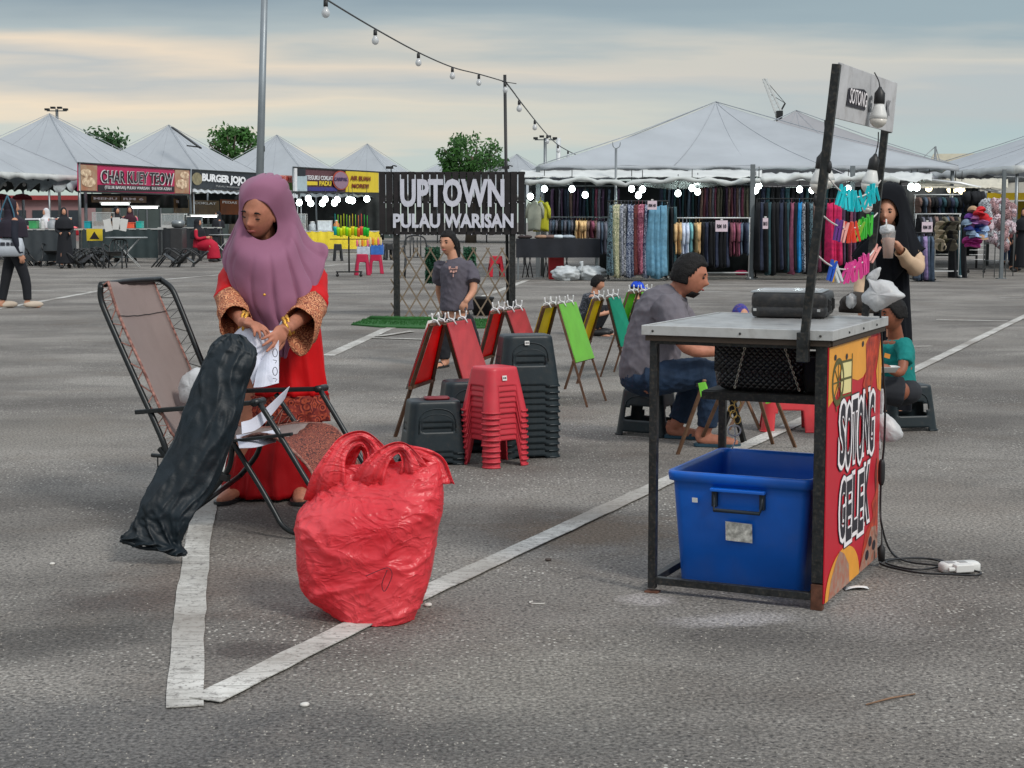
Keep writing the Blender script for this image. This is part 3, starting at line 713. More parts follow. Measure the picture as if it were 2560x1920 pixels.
cart_bulb(2047, 462, .05, 'milky bulb hanging behind the left post of the cart', r=.031, tilt=.10, cordto=(2062, 300))
cart_bulb(2066, 452, .32, 'milky bulb partly hidden by the left post, right of its neighbour', r=.03, tilt=-.1, cordto=(2075, 330))
cart_bulb(2168, 520, .8, 'small milky bulb hanging low between the turquoise and green pegs', r=.020, tilt=.25)
# ---------------------------------------------------------------- peg strings between the posts
def peg_mesh():
    m = MB()
    for sx in (-1, 1):
        m.add([(sx * .001, -.004, .012), (sx * .006, -.004, .030), (sx * .012, -.004, .031), (sx * .010, -.004, -.035), (sx * .0035, -.004, -.035),
               (sx * .001, .004, .012), (sx * .006, .004, .030), (sx * .012, .004, .031), (sx * .010, .004, -.035), (sx * .0035, .004, -.035)],
              [(0, 1, 2, 3, 4), (9, 8, 7, 6, 5), (0, 5, 6, 1), (1, 6, 7, 2), (2, 7, 8, 3), (3, 8, 9, 4), (4, 9, 5, 0)])
    m.box((0, 0, .006), (.010, .010, .006)); return m.mesh('peg')
NTH = ['', 'first', 'second', 'third', 'fourth', 'fifth', 'sixth', 'seventh', 'eighth', 'ninth', 'tenth', 'eleventh', 'twelfth', 'thirteenth', 'fourteenth', 'fifteenth', 'sixteenth', 'seventeenth', 'eighteenth', 'nineteenth', 'twentieth']
PEG = peg_mesh(); PEG.materials.append(M('peg_turquoise', S(20, 190, 200), .4))
pegc = {'turquoise': S(10, 178, 195), 'red': S(225, 70, 50), 'pale pink': S(225, 160, 150), 'green': S(60, 180, 50), 'lime': S(140, 200, 70), 'dark teal': S(20, 90, 90), 'pink': S(225, 70, 150), 'blue': S(30, 80, 180), 'yellow': S(220, 170, 60), 'white': S(190, 200, 205), 'purple': S(100, 50, 130)}
MSTR = M('white_string', (.62, .60, .58), .8)
def peg_line(pa, ya, pb, yb, sag, pegs, lab, row):
    a = onpl(*pa, C0 + e2 * ya, e2); b = onpl(*pb, C0 + e2 * yb, e2)
    f = lambda t: a.lerp(b, t) + V((0, 0, -sag * 4 * t * (1 - t)))
    m = MB(); m.tube([f(k / 16) for k in range(17)], .0028, 6); s_ = tag(m.build('peg_string', MSTR), lab, 'string')
    cnt = {}
    for k, (px, col, tl, row2) in enumerate(pegs):
        t = (px - pa[0]) / (pb[0] - pa[0]); p = f(t)
        o = inst(PEG, 'clothes_peg', M('peg_' + col.replace(' ', '_'), pegc[col], .35, var=.05), p + V((0, -.004 * (k % 2), -.012)), (0.15 * math.sin(k * 2.1), tl, .5 + .9 * math.sin(k * 1.7)), (1.05, 1.2, 1.12))
        cnt[col] = cnt.get(col, 0) + 1; tot = sum(1 for q in pegs if q[1] == col)
        nth = '' if tot == 1 else ('leftmost ' if cnt[col] == 1 else ('rightmost ' if cnt[col] == tot else NTH[cnt[col]] + ' from left '))
        tag(o, nth + col + ' clothes peg on the ' + row + ' string between the cart posts', 'clothes peg', 'pegs clipped on the ' + row + ' string')
peg_line((2062, 430), .02, (2204, 448), .70, .075, [(2100, 'turquoise', .35, 0), (2107, 'turquoise', .15, 0), (2115, 'turquoise', 0, 0), (2122, 'turquoise', -.05, 0), (2130, 'turquoise', .0, 0), (2137, 'turquoise', -.12, 0), (2147, 'turquoise', -.3, 0), (2165, 'turquoise', .3, 0), (2172, 'turquoise', .1, 0), (2180, 'turquoise', -.1, 0), (2186, 'turquoise', -.25, 0)], 'white sagging string carrying turquoise pegs between the cart posts', 'top')
peg_line((2060, 541), .02, (2196, 530), .70, .05, [(2092, 'purple', .2, 0), (2099, 'purple', -.15, 0), (2107, 'pale pink', .3, 0), (2115, 'red', .15, 0), (2122, 'red', -.1, 0), (2129, 'red', .1, 0), (2136, 'red', -.25, 0), (2144, 'lime', .3, 0), (2151, 'green', .15, 0), (2158, 'green', 0, 0), (2165, 'green', -.15, 0), (2172, 'green', .1, 0), (2179, 'dark teal', -.1, 0)], 'white sagging string carrying red and green pegs between the cart posts', 'middle')
peg_line((2046, 640), .02, (2188, 622), .70, .06, [(2078, 'blue', .3, 0), (2083, 'yellow', .1, 0), (2089, 'white', -.35, 0), (2112, 'pink', .35, 0), (2120, 'pink', .2, 0), (2128, 'pink', .05, 0), (2135, 'pink', .1, 0), (2143, 'pink', -.1, 0), (2150, 'pink', -.05, 0), (2158, 'pink', -.2, 0), (2164, 'pink', .0, 0), (2186, 'pale pink', .6, 0)], 'white sagging string carrying mostly pink pegs between the cart posts', 'bottom')
# ---------------------------------------------------------------- things on and in the cart
def carted(name, label, cat, x, y, z, rz=0):
    return thing(name, label, cat, cart.matrix_basis @ V((x, y, z)), cart.rotation_euler.z + rz)
# black speaker-like case
MCASE = M('scuffed_black_case', (.026, .026, .027), .5, var=.4, vs=14, dirt=.25, bump=.2, bs=140)
p = onpl(2061, 796, V((0, 0, CH - .002)), V((0, 0, 1)))
t = thing('hard_case', 'low black hard case with ribbed corners lying on the metal cart top', 'case', p, -R(17))
m = MB()
def rrect(w, d, r, n=5):
    o = []
    for cx_, cy_, a0 in ((w / 2 - r, d / 2 - r, 0), (-w / 2 + r, d / 2 - r, 90), (-w / 2 + r, -d / 2 + r, 180), (w / 2 - r, -d / 2 + r, 270)):
        for k in range(n + 1): a = R(a0 + 90 * k / n); o.append((cx_ + r * math.cos(a), cy_ + r * math.sin(a)))
    return o
G = []
for z, s_ in ((.002, .93), (.006, .97), (.02, 1.0), (.036, 1.0), (.038, .985), (.044, .985), (.046, 1.0), (.075, 1.0), (.088, .98), (.093, .95)):
    G.append([(x * s_ - .135, y * s_ + .15, z) for x, y in rrect(.285, .34, .03)])
m.grid(G, cv=True, capv=True); m.build('shell', MCASE, t)
m = MB(); m.box((-.145, .13, .097), (.27, .27, .006)); m.build('lid_plate', M('grey_metal_plate', (.36, .38, .39), .3, .6, var=.1), t, bev=.002)
m = MB(); m.box((-.145, .13, .1015), (.235, .235, .003)); m.build('lid_inlay', M('dark_glass_plate', (.55, .56, .57), .15, .2, var=.15, vs=12), t)
for y in (.07, .22):
    m = MB(); m.box((.0085, y, .045), (.008, .03, .05)); m.box((.014, y, .045), (.006, .012, .04)); m.build('latch', MBLKP, t, bev=.002)
for x in (-.26, -.02): m = MB(); m.box((x, -.021, .03), (.012, .006, .01)); m.build('rivet', MALU, t, bev=.001)
# dark cloth cap lying behind it
p = onpl(2150, 782, V((0, 0, CH - .002)), V((0, 0, 1)))
t = carted('cloth_pile', 'dark brown crumpled cloth heaped behind the black case on the cart', 'cloth', *(cart.matrix_basis.inverted() @ p))
m = MB(); m.ball((0, 0, .03), (.085, .07, .052), nu=24, nv=14, fn=lambda q, d: q * (1 + .18 * noise.noise(V(d) * 2.5)) if q.z > -.02 else V((q.x * 1.1, q.y * 1.1, -.028))); m.build('cloth', M('dark_brown_cloth', (.035, .028, .024), .9, var=.3, bump=.5, bs=30), t)
# crumpled clear wrapper behind it
m = MB(); m.ball((0, 0, 0), (.02, .02, .026), nu=14, nv=10, fn=lambda q, d: q * (1 + .5 * noise.noise(V(d) * 4)))
o = m.build('plastic_wrapper', M('clear_film', (.6, .6, .6), .2, var=.2, trans=.4)); o.location = onpl(2128, 752, C0 + e2 * .7, e2); tag(o, 'small crumpled clear wrapper standing behind the black case', 'wrapper')
# white bag tied at the back post
MBAGW = M('white_film_bag', (.66, .67, .68), .35, var=.06, vs=20, bump=.5, bs=28, trans=.25)
def crumple(q, amp, s, seed=0):
    v = V(q) * s + V((seed, 0, 0)); n_ = noise.noise(v) + .5 * abs(noise.noise(v * 2.3)) * 2
    return n_ * amp
def bag_from_outline(name, mat, pts, y0, depth, mid, parent=None, amp=.01, sc=16, seed=0, n=24):
    """closed film bag: outline points (photo) on a plane, swollen both ways"""
    P = [onpl(px, py, y0, e2) for px, py in pts]; c = sum(P, V()) / len(P)
    O = [V3(q) for q in crv([tuple(p) for p in P], 5, True)]
    G = []
    for i in range(13):
        ph = math.pi * i / 12; r = math.sin(ph) ** .75; off = -math.cos(ph) * depth
        row = []
        for q in O:
            b = c.lerp(q, max(r, .02)) - V((0, 0, 0)) + e2 * off * (1)
            b = b + (q - c).normalized() * crumple(b, amp, sc, seed) * r + e2 * crumple(b, amp, sc, seed + 9)
            row.append(b)
        G.append(row)
    m = MB(); m.grid(G, cv=True, capv=True); return m.build(name, mat, parent)
t = thing('white_carrier_bag', 'white knotted plastic bag tied to the rear post of the cart', 'plastic bag', onpl(2192, 760, C0 + e2 * .72, e2)); iv = -t.location
o = bag_from_outline('bag_body', MBAGW, [(2176, 716), (2170, 690), (2190, 700), (2215, 700), (2245, 725), (2262, 740), (2248, 750), (2222, 762), (2190, 778), (2172, 765), (2158, 758), (2155, 740)], C0 + e2 * .70, .05, 0, amp=.008, sc=22); o.parent = t; o.location = iv
o = bag_from_outline('knotted_top', MBAGW, [(2168, 695), (2176, 680), (2200, 668), (2198, 685), (2192, 700), (2176, 705)], C0 + e2 * .69, .02, 0, amp=.004, sc=40); o.parent = t; o.location = iv
# black cable down the rear edge
MCAB = M('black_cable', (.012, .012, .013), .45)
cp = [(2170, 600), (2178, 650), (2186, 720), (2194, 800), (2197, 870), (2202, 960), (2205, 1000)]
pts = [onpl(a, b, C0 + e2 * (CL * .93), e2) - e1 * .012 for a, b in cp]
pts += [onpl(a, b, C0 + e2 * (CL * .93), e2) - e1 * .012 for a, b in ((2203, 1100), (2196, 1180), (2193, 1270), (2198, 1320))]
gpts = [gp(a, b, .012) for a, b in ((2225, 1375), (2262, 1402), (2330, 1412), (2400, 1418), (2428, 1425), (2452, 1432), (2440, 1438), (2380, 1436), (2300, 1432), (2235, 1420), (2200, 1408), (2225, 1398), (2300, 1396), (2350, 1400), (2362, 1412), (2300, 1424), (2240, 1416), (2215, 1404), (2270, 1395), (2330, 1398), (2375, 1412))]
m = MB(); m.tube(pts + gpts, .0042, 6, sub=5)
tag(m.build('power_cable', MCAB), 'black cable running down the cart edge and coiled on the asphalt', 'cable')
t = thing('cable_connector', 'black inline cable coupler on the cable beside the red panel', 'connector', pts[8])
m = MB(); m.tube([(0, 0, .05), (0, 0, .03), (0, 0, -.03), (0, 0, -.05)], [.007, .013, .013, .007], 10, sub=2); m.build('coupler_body', MBLKP, t)
m = MB(); q = onpl(2203, 1380, C0 + e2 * CL * .93, e2)
m.tube([q + V((0, 0, .09)), q + V((.002, 0, .03)), q + V((0, 0, .015)), q + V((.002, 0, -.035))], [.003, .004, .015, .013], 10); tag(m.build('hanging_plug', MBLKP), 'black three pin plug hanging at the bottom of the red panel', 'plug')
# extension socket on the ground
p = gp(2398, 1428); t = thing('extension_socket', 'white extension socket with plugged adapter lying on the asphalt', 'socket', p, R(12))
m = MB(); m.grid([[(x * s_, y * s_, z) for x, y in rrect(.16, .06, .02)] for z, s_ in ((.002, .95), (.006, 1), (.028, 1), (.036, .9))], cv=True, capv=True); m.build('socket_body', MWPL, t)
for k in (-1, 0): m = MB(); m.box((k * .05 + .01, -.002, .0365), (.03, .03, .002)); m.build('outlet', M('outlet_grey', (.3, .3, .3), .5), t)
m = MB(); m.box((-.005, -.04, .022), (.075, .035, .03)); m.box((-.055, -.045, .02), (.03, .014, .014)); m.build('adapter', MWPL, t, bev=.004)
# small film bag on the side
t = thing('small_film_bag', 'small translucent white bag tied to the side of the cart', 'plastic bag', onpl(2210, 1070, C0 + e2 * CL * .95, e2)); iv = -t.location
o = bag_from_outline('bag_body', MBAGW, [(2192, 1032), (2215, 1035), (2238, 1055), (2256, 1083), (2246, 1100), (2218, 1105), (2200, 1096), (2190, 1070)], C0 + e2 * (CL + .03), .035, 0, amp=.006, sc=30, seed=3); o.parent = t; o.location = iv
o = bag_from_outline('bag_neck', MBAGW, [(2200, 975), (2211, 975), (2210, 1005), (2206, 1036), (2196, 1036), (2198, 1005)], C0 + e2 * (CL + .02), .01, 0, amp=.003, sc=40); o.parent = t; o.location = iv
o = bag_from_outline('bag_tail', MBAGW, [(2186, 1040), (2202, 1045), (2204, 1090), (2200, 1126), (2186, 1100), (2182, 1060)], C0 + e2 * (CL + .01), .008, 0, amp=.003, sc=40); o.parent = t; o.location = iv
# quilted bag on the shelf
def quilt_mat():
    m = M('black_quilted_leather', (.016, .016, .018), .32, var=.1, spec=.6); t = m.node_tree; b = t.nodes['Principled BSDF']
    tcn = nn(t, 'ShaderNodeTexCoord'); sp_ = nn(t, 'ShaderNodeSeparateXYZ'); t.links.new(tcn.outputs['Object'], sp_.inputs[0])
    def w(sg): return mth(t, 'ABSOLUTE', mth(t, 'SINE', mth(t, 'MULTIPLY', mth(t, 'ADD', sp_.outputs[0], mth(t, 'MULTIPLY', sp_.outputs[2], sg)), 130)))
    h_ = mth(t, 'MINIMUM', w(1), w(-1)); h_ = mth(t, 'POWER', h_, .5)
    bp = nn(t, 'ShaderNodeBump'); bp.inputs['Strength'].default_value = 1; bp.inputs['Distance'].default_value = .006
    t.links.new(h_, bp.inputs['Height']); t.links.new(bp.outputs[0], b.inputs['Normal']); return m
MQ = quilt_mat()
MCHN = M('metal_chain', (.5, .48, .42), .3, .9)
hbx = carted('quilted_handbag', 'black quilted handbag with chain strap on the cart shelf', 'handbag', -.36, .47, shz)
m = MB(); G = []
for z, wx, wy in ((.0, .15, .05), (.015, .172, .062), (.06, .178, .068), (.12, .172, .055), (.165, .160, .035), (.178, .152, .022)):
    G.append([(x, y, z + .004 * math.sin(x * 30)) for x, y in rrect(2 * wx, 2 * wy, min(wx, wy) * .8, 6)])
m.grid(G, cv=True, capv=True); m.build('bag_body', MQ, hbx)
m = MB(); m.grid([[(x, -.064 + .01 * abs(z - .1) * 5, z) for x in np.linspace(-.168, .168, 9)] for z in (.175, .12, .07)]); m.build('flap', MQ, hbx, solid=.006)
def chain(pa, pb, parent, sag=.0):
    m = MB(); N = 16
    for k in range(N):
        p_ = pa.lerp(pb, (k + .5) / N) + V((0, 0, -sag * math.sin(math.pi * k / N))); d = (pb - pa).normalized(); x = d.cross(V((0, 1, 0))).normalized() if k % 2 else V((0, -1, 0))
        L = (pb - pa).length / N * .62
        m.tube([p_ + d * L * math.cos(a) + x * L * .55 * math.sin(a) for a in np.linspace(0, 2 * math.pi, 9)], .0022, 5, cap=False)
    return m.build('chain_strap', MCHN, parent)
chain(V((-.045, -.072, .175)), V((-.085, -.074, .01)), hbx); chain(V((.10, -.072, .175)), V((.16, -.07, .01)), hbx)
# hanging charm below
q = cart.matrix_basis @ V((-.36 - .085, .40, shz)); t = thing('bag_charm', 'gold and clear ring charm hanging below the quilted handbag', 'charm', q - V((0, 0, .03)))
m = MB()
for k in range(5): m.tube([V((.012 * math.sin(k * 2), 0, -.02 * k)) + V((math.cos(a) * .013, .004 * k % .01, math.sin(a) * .016)) for a in np.linspace(0, 2 * math.pi, 10)], .0025, 5, cap=False)
m.build('gold_rings', M('gold', (.75, .5, .15), .3, .9), t)
m = MB(); m.tube([V((math.cos(a) * .024, 0, -.12 + math.sin(a) * .02)) for a in np.linspace(0, 2 * math.pi, 16)], .0035, 6, cap=False); m.tube([(0, 0, -.10), (.004, 0, -.16), (-.008, 0, -.19)], .003, 5); m.build('clear_ring', MBAGW, t)
# black tub and orange parcel on the shelf
t = carted('black_tub', 'black plastic tub on the cart shelf right of the handbag', 'tub', -.115, .50, shz)
G = [[(x * s_, y * s_, z) for x, y in rrect(.19, .20, .03)] for z, s_ in ((.002, .78), (.008, .82), (.13, .98), (.132, 1.06), (.14, 1.07), (.142, .99), (.13, .96), (.012, .79), (.010, .1))]
m = MB(); m.grid(G, cv=True, capv=True); m.build('tub_wall', MBLKP, t)
t = carted('orange_packet', 'orange and teal foil packet squeezed between handbag and black tub', 'packet', -.205, .62, shz)
m = MB(); m.grid([[(x * (1 - .3 * abs(y)), y * .012 + .004 * math.sin(x * 90), .055 + .05 * zz) for x in np.linspace(-.03, .03, 7)] for zz, y in ((-1, 0), (-.5, 1), (.5, 1), (1, 0), (.5, -1), (-.5, -1))], cu=True); m.build('foil', M('orange_foil', S(215, 95, 40), .35, var=.3, vs=40), t)
m = MB(); m.box((0, .02, .12), (.045, .02, .035)); m.build('teal_label', M('teal_print', S(90, 165, 150), .5), t, bev=.004)
# blue bin
bb = C0 + e1 * .075 + e2 * .095
t = thing('blue_bin', 'big open blue plastic bin standing inside the cart frame', 'bin', bb, cart.rotation_euler.z)
MBLU = M('blue_plastic', S(8, 96, 196), .38, var=.14, vs=3, bump=.06, bs=40, spec=.5, dirt=.10)
W_, D_, Hh = .515, .62, .435
G = []
for z, s_ in ((.004, .86), (.012, .885), (.36, .975), (.395, .985), (.400, 1.035), (.425, 1.045), (.434, 1.035), (.434, .985), (.42, .965), (.36, .955), (.02, .865), (.016, .5), (.016, .02)):
    G.append([(x * s_ - W_ / 2, y * s_ + D_ / 2, z) for x, y in rrect(W_, D_, .035)])
m = MB(); m.grid(G, cv=True); m.build('bin_wall', MBLU, t)
def BF(u, z, d=0): return (-W_ * (1 - u) , -.0 + (.02 - .034 * (z / Hh)) - d + .012, z)
m = MB(); m.tube([BF(.33, .375, .004), BF(.33, .33, .012), BF(.335, .305, .026), BF(.66, .305, .026), BF(.67, .33, .012), BF(.67, .375, .004)], .007, 8); m.build('handle', M('dark_handle', (.012, .02, .03), .4), t)
m = MB(); m.box(V(BF(.5, .378, .012)), (.20, .03, .012)); m.build('handle_lip', MBLU, t, bev=.003)
for u in (.33, .67): m = MB(); m.box(V(BF(u, .345, .004)), (.02, .02, .06)); m.build('handle_bracket', M('dark_handle', (.012, .02, .03), .4), t, bev=.003)
m = MB(); m.poly([BF(.41, .195, .010), BF(.60, .192, .010), BF(.60, .262, .0125), BF(.41, .265, .0125)]); m.build('foil_sticker', M('torn_foil_sticker', (.42, .42, .38), .35, .5, var=.5, vs=45, col2=(.7, .68, .62)), t, solid=.001)
m = MB(); m.poly([BF(.17, .325, .012), BF(.21, .325, .012), BF(.21, .342, .013), BF(.17, .342, .013)]); m.build('price_sticker', MWPL, t, solid=.001)
# dark easel legs standing behind the cart
t = thing('folding_stand', 'black folding stand legs seen through the cart under the shelf', 'stand', gp(1862, 1110))
for a, b in (((1822, 968), (1860, 1106)), ((1850, 968), (1800, 1090))):
    m = MB(); B = gp(*b); A = at(a[0], a[1], B.y - .1); m.bar(A - t.location, B - t.location, .035, .02); m.build('leg', MBLK, t, bev=.002)
m = MB(); A = at(1836, 955, gp(1860, 1106).y - .1) - t.location; m.box(A, (.5, .35, .025)); m.build('stand_top', MBLK, t, bev=.004)
# ================================================================ stools
def stool_mesh(wt, dt, wb, db, h, r, style):
    n = 56; L = []
    mz = 22
    def ringp(t):
        w_, d_ = wt + (wb - wt) * t, dt + (db - dt) * t; return rrect(w_, d_, r + .01 * t, 13)
    rows = []; prof = [(0.00, .55), (0.0, .9), (.004, .97), (.016, 1.0)]
    base = rrect(wt, dt, r, 13)
    for z, s_ in prof: rows.append([(x * s_, y * s_, h - z) for x, y in base])
    for k in range(1, mz + 1):
        t = k / mz; z = (h - .016) * (1 - t); rows.append([(x, y, z) for x, y in ringp(t)])
    N = len(base)
    def skip(i, j):
        if i < 4: return False
        p = rows[i][j]; q = rows[i][(j + 1) % N]; x, y = (p[0] + q[0]) / 2, (p[1] + q[1]) / 2; t = (i - 3.5) / mz
        w_, d_ = wt + (wb - wt) * t, dt + (db - dt) * t
        if abs(abs(y) - d_ / 2) < .012: s_ = abs(x) / (w_ / 2)
        elif abs(abs(x) - w_ / 2) < .012: s_ = abs(y) / (d_ / 2)
        else: return False
        if style == 'arch': return s_ < .52 - .18 * max(0, .42 - t) / .42 and t > .30 + .22 * max(0, s_ - .3)
        if style == 'window':
            return (.27 < t < .60 and s_ < .60 - (.12 if t < .33 else 0)) or (t > .86 and s_ < .62)
        if style == 'slot': return (.33 < t < .50 and s_ < .56 and abs(abs(y) - d_ / 2) < .012) or (.36 < t < .50 and s_ < .4 and abs(abs(x) - w_ / 2) < .012) or (t > .93 and s_ < .5)
        return False
    return rows, skip, N
# rrect corners only carry points at the corners; resample evenly so the sides can be pierced
rrect0 = rrect
def rrect_even(w, d, r, n=72):
    p = rrect0(w, d, r, 6); P = [V((a, b, 0)) for a, b in p]; L = [0]
    for i in range(len(P)): L.append(L[-1] + (P[(i + 1) % len(P)] - P[i]).length)
    o = []
    for k in range(n):
        s_ = L[-1] * k / n; i = max(j for j in range(len(P)) if L[j] <= s_ + 1e-9); f = (s_ - L[i]) / max(1e-9, L[i + 1] - L[i]); q = P[i].lerp(P[(i + 1) % len(P)], f); o.append((q.x, q.y))
    return o
_old = rrect
def make_stool(label, mat, style, wt=.28, dt=.21, wb=.35, db=.28, h=.29, ribs=True):
    global rrect
    rr = lambda w_, d_, r_, n_=5: rrect_even(w_, d_, r_)
    rrect = rr; rows, skip, N = stool_mesh(wt, dt, wb, db, h, .045, style); rrect = _old
    t = thing('plastic_stool', label, 'stool')
    m = MB(); m.grid(rows, cv=True, skip=skip)
    c = len(m.v); m.v.append(V((0, 0, h - .001)))
    for j in range(N): m.f.append((j, (j + 1) % N, c)); m.m.append(0); m.sm.append(False)
    m.build('stool_shell', mat, t, solid=.005, offset=-1)
    if ribs:
        q = MB(); B = rrect_even(wb + .006, db + .006, .055)
        for z, s_ in ((.0, 1.0), (.012, .992)):
            pass
        A = [[(x * s_, y * s_, z) for x, y in B] for z, s_ in ((.001, .985), (.001, 1.012), (.010, 1.012), (.010, .985))]
        def sk(i, j):
            x, y = (A[0][j][0] + A[0][(j + 1) % N][0]) / 2, (A[0][j][1] + A[0][(j + 1) % N][1]) / 2
            s_ = abs(x) / (wb / 2) if abs(abs(y) - db / 2) < .014 else (abs(y) / (db / 2) if abs(abs(x) - wb / 2) < .014 else 9)
            return s_ < (.52 if style == 'arch' else .6)
        q.grid(A, cu=True, cv=True, skip=sk); q.build('foot_rim', mat, t)
        if style != 'arch':   # raised arched bead on both long sides and a moulded line on the top
            for sg in (-1, 1):
                q = MB(); pts = []
                for a in np.linspace(0, math.pi, 17):
                    x = math.cos(a) * .098; zz = h - .145 + math.sin(a) ** .5 * .105; tt = 1 - zz / h; pts.append((x * (1 + .1 * tt), sg * ((dt + (db - dt) * tt) / 2 + .001), zz))
                q.tube(pts, .003, 5); q.build('moulded_bead', mat, t)
    return t
def red(n, c): return M(n, c, .42, var=.08, vs=9, bump=.04, bs=90, dirt=.10)
MSR = red('red_stool_plastic', S(196, 54, 66)); MSG = M('dark_slate_stool_plastic', S(27, 38, 43), .42, var=.12, vs=9, bump=.04, bs=90, dirt=.10)
MSL = M('stool_label', (.7, .7, .68), .6); MSK = M('stool_label_print', (.03, .03, .03), .6)
def stack(proto, p, rz, n, dz, words, group, jit=.003):
    bpy.context.view_layer.update(); rg = random.Random(n * 7); out = []
    for k in range(n):
        o = copy_tree(proto) if (k or proto.get('used')) else proto
        proto['used'] = 1
        o.location = V3(p) + V((rg.uniform(-jit, jit), rg.uniform(-jit, jit), k * dz)); o.rotation_euler = (0, 0, rz + rg.uniform(-.012, .012))
        w_ = words(k, n); tag(o, w_, 'stool', group); out.append(o)
    return out
ORD = ['bottom', 'second', 'third', 'fourth', 'fifth', 'sixth', 'seventh', 'eighth', 'ninth', 'tenth', 'eleventh', 'twelfth', 'thirteenth']
def wd(nm):
    return lambda k, n: ('topmost stool of ' if k == n - 1 else ('bottom stool of ' if k == 0 else ORD[k] + ' stool from the bottom of ')) + nm
def sticker(par, x, y, z, rz, s_=.03, tx='99', slope=.0):
    m = MB(); X = Matrix.Translation((x, y, z)) @ Matrix.Rotation(rz, 4, 'Z') @ Matrix.Rotation(-slope, 4, 'X'); m.box((0, 0, 0), (s_, .0015, s_ * .9), X); a = m.build('price_label', MSL, par)
    m = MB(); m.box((-s_ * .2, -.0012, 0), (s_ * .28, .001, s_ * .32), X); m.box((s_ * .2, -.0012, 0), (s_ * .28, .001, s_ * .32), X); m.build('label_print', MSK, a)
pr = make_stool('x', MSR, 'arch', wt=.205, dt=.205, wb=.285, db=.285, h=.245)
rs = stack(pr, gp(1237, 1160), R(38), 11, .0295, wd('the red stack in the middle of the photo'), 'stacked red stools')
sticker(rs[-1], -.02, -.117, .19, 0, .03, slope=.16)
pd = make_stool('x', MSG, 'slot')
ds = stack(pd, gp(1313, 1138), R(14), 12, .0365, wd('the tall dark grey stack behind the red one'), 'stacked dark grey stools')
sticker(ds[-1], -.02, -.122, .25, 0, .026, slope=.12)
stack(pd, gp(1083, 1155), R(14), 3, .030, wd('the low dark grey stack left of the red one'), 'low dark stools left of the red stack')
m = MB(); m.grid([[(x * s_, y * s_, z) for x, y in rrect(.14, .09, .02)] for z, s_ in ((.0, .95), (.006, 1), (.014, .95))], cv=True, capv=True)
o = m.build('lid_disc', red('dark_red_lid', S(120, 30, 40))); o.location = gp(1083, 1155) + V((.02, .0, .351)); o.rotation_euler = (0, 0, R(14)); tag(o, 'small dark red plastic lid lying on the low dark grey stack', 'lid')
stack(pd, gp(1168, 1125), R(14), 4, .040, wd('the dark grey stack half hidden behind the red one'), 'dark stools half hidden behind the red stack')
pw = make_stool('x', MSG, 'window')
def one(proto, p, rz, lab, grp=None, z=0):
    o = copy_tree(proto) if proto.get('used') else proto
    proto['used'] = 1; o.location = V3(p) + V((0, 0, z)); o.rotation_euler = (0, 0, rz); tag(o, lab, 'stool', grp); return o
one(pw, gp(1620, 1085), R(-32), 'dark grey plastic stool the man in the grey shirt sits on')
one(pw, gp(2262, 1072), R(10), 'dark grey plastic stool the boy in the teal shirt sits on')
prl = make_stool('x', red('coral_stool_plastic', S(214, 66, 72)), 'arch', wt=.30, dt=.21, wb=.36, db=.27, h=.235)
one(prl, gp(1970, 1075), R(-5), 'coral red low stool seen through the cart under its shelf')
m = MB(); m.box((0, 0, .003), (.20, .12, .005)); o = m.build('paper_pad', MWPL); o.location = gp(1970, 1075) + V((.03, 0, .237)); tag(o, 'white sheet of paper lying on the coral red stool', 'paper')
# ================================================================ easels with colouring sheets
MWD = M('easel_wood', (.10, .048, .026), .6, var=.35, vs=18, bump=.15, bs=60); MWL = M('pale_easel_wood', (.17, .09, .05), .65, var=.3, vs=18)
MHK = M('white_hook', (.7, .7, .7), .4)
def wing(t, T1, T2, B1, B2, col, cut, name='board', wood=MWD, back=.012, outer=None, over=.02, frame=True):
    o = t.location
    A, B, C, D = (V3(p) - o for p in (T1, T2, B1, B2))
    for a, c in ((A, C), (B, D)):
        m = MB(); m.bar(a, c, .022, .016); m.build('leg', wood, t, bev=.002)
    n_ = (C - A).cross(B - A).normalized(); n_ = n_ if n_.dot(outer) > 0 else -n_
    q = [A, B, B.lerp(D, cut), A.lerp(C, cut)]; ctr = sum(q, V()) / 4
    m = MB(); m.bar(q[3] - (q[2] - q[3]) * .06, q[2] + (q[2] - q[3]) * .06, .02, .02); m.build('ledge', wood, t, bev=.002)
    m = MB(); m.bar(A, B, .02, .02); m.build('top_bar', wood, t, bev=.002)
    q = [ctr + (v - ctr) * (1 + over) + n_ * back for v in q]
    m = MB(); m.prism(q, n_ * .006); bd = m.build(name, col, t)
    return n_, q
def hooks(t, T1, T2, n=3):
    o = t.location
    for k in range(n):
        m = MB(); p = V3(T1).lerp(V3(T2), (k + .5) / n) - o
        m.tube([p + V((-.03, 0, -.012)), p + V((-.02, 0, .02)), p + V((.005, 0, .012)), p + V((.02, .01, .028)), p + V((.024, 0, .062))], .005, 6, sub=3)
        m.tube([p + V((.03, 0, -.01)), p + V((.01, -.01, .022)), p + V((-.012, 0, .03)), p + V((-.018, 0, .066))], .005, 6, sub=3)
        m.build('white_hook', MHK, t)
def board(n, c): return M('board_' + n, c, .4, var=.07, vs=7, bump=.06, bs=30, trans=.5)
LO, RO = V((-1, -.35, .3)), V((1, -.5, .3))
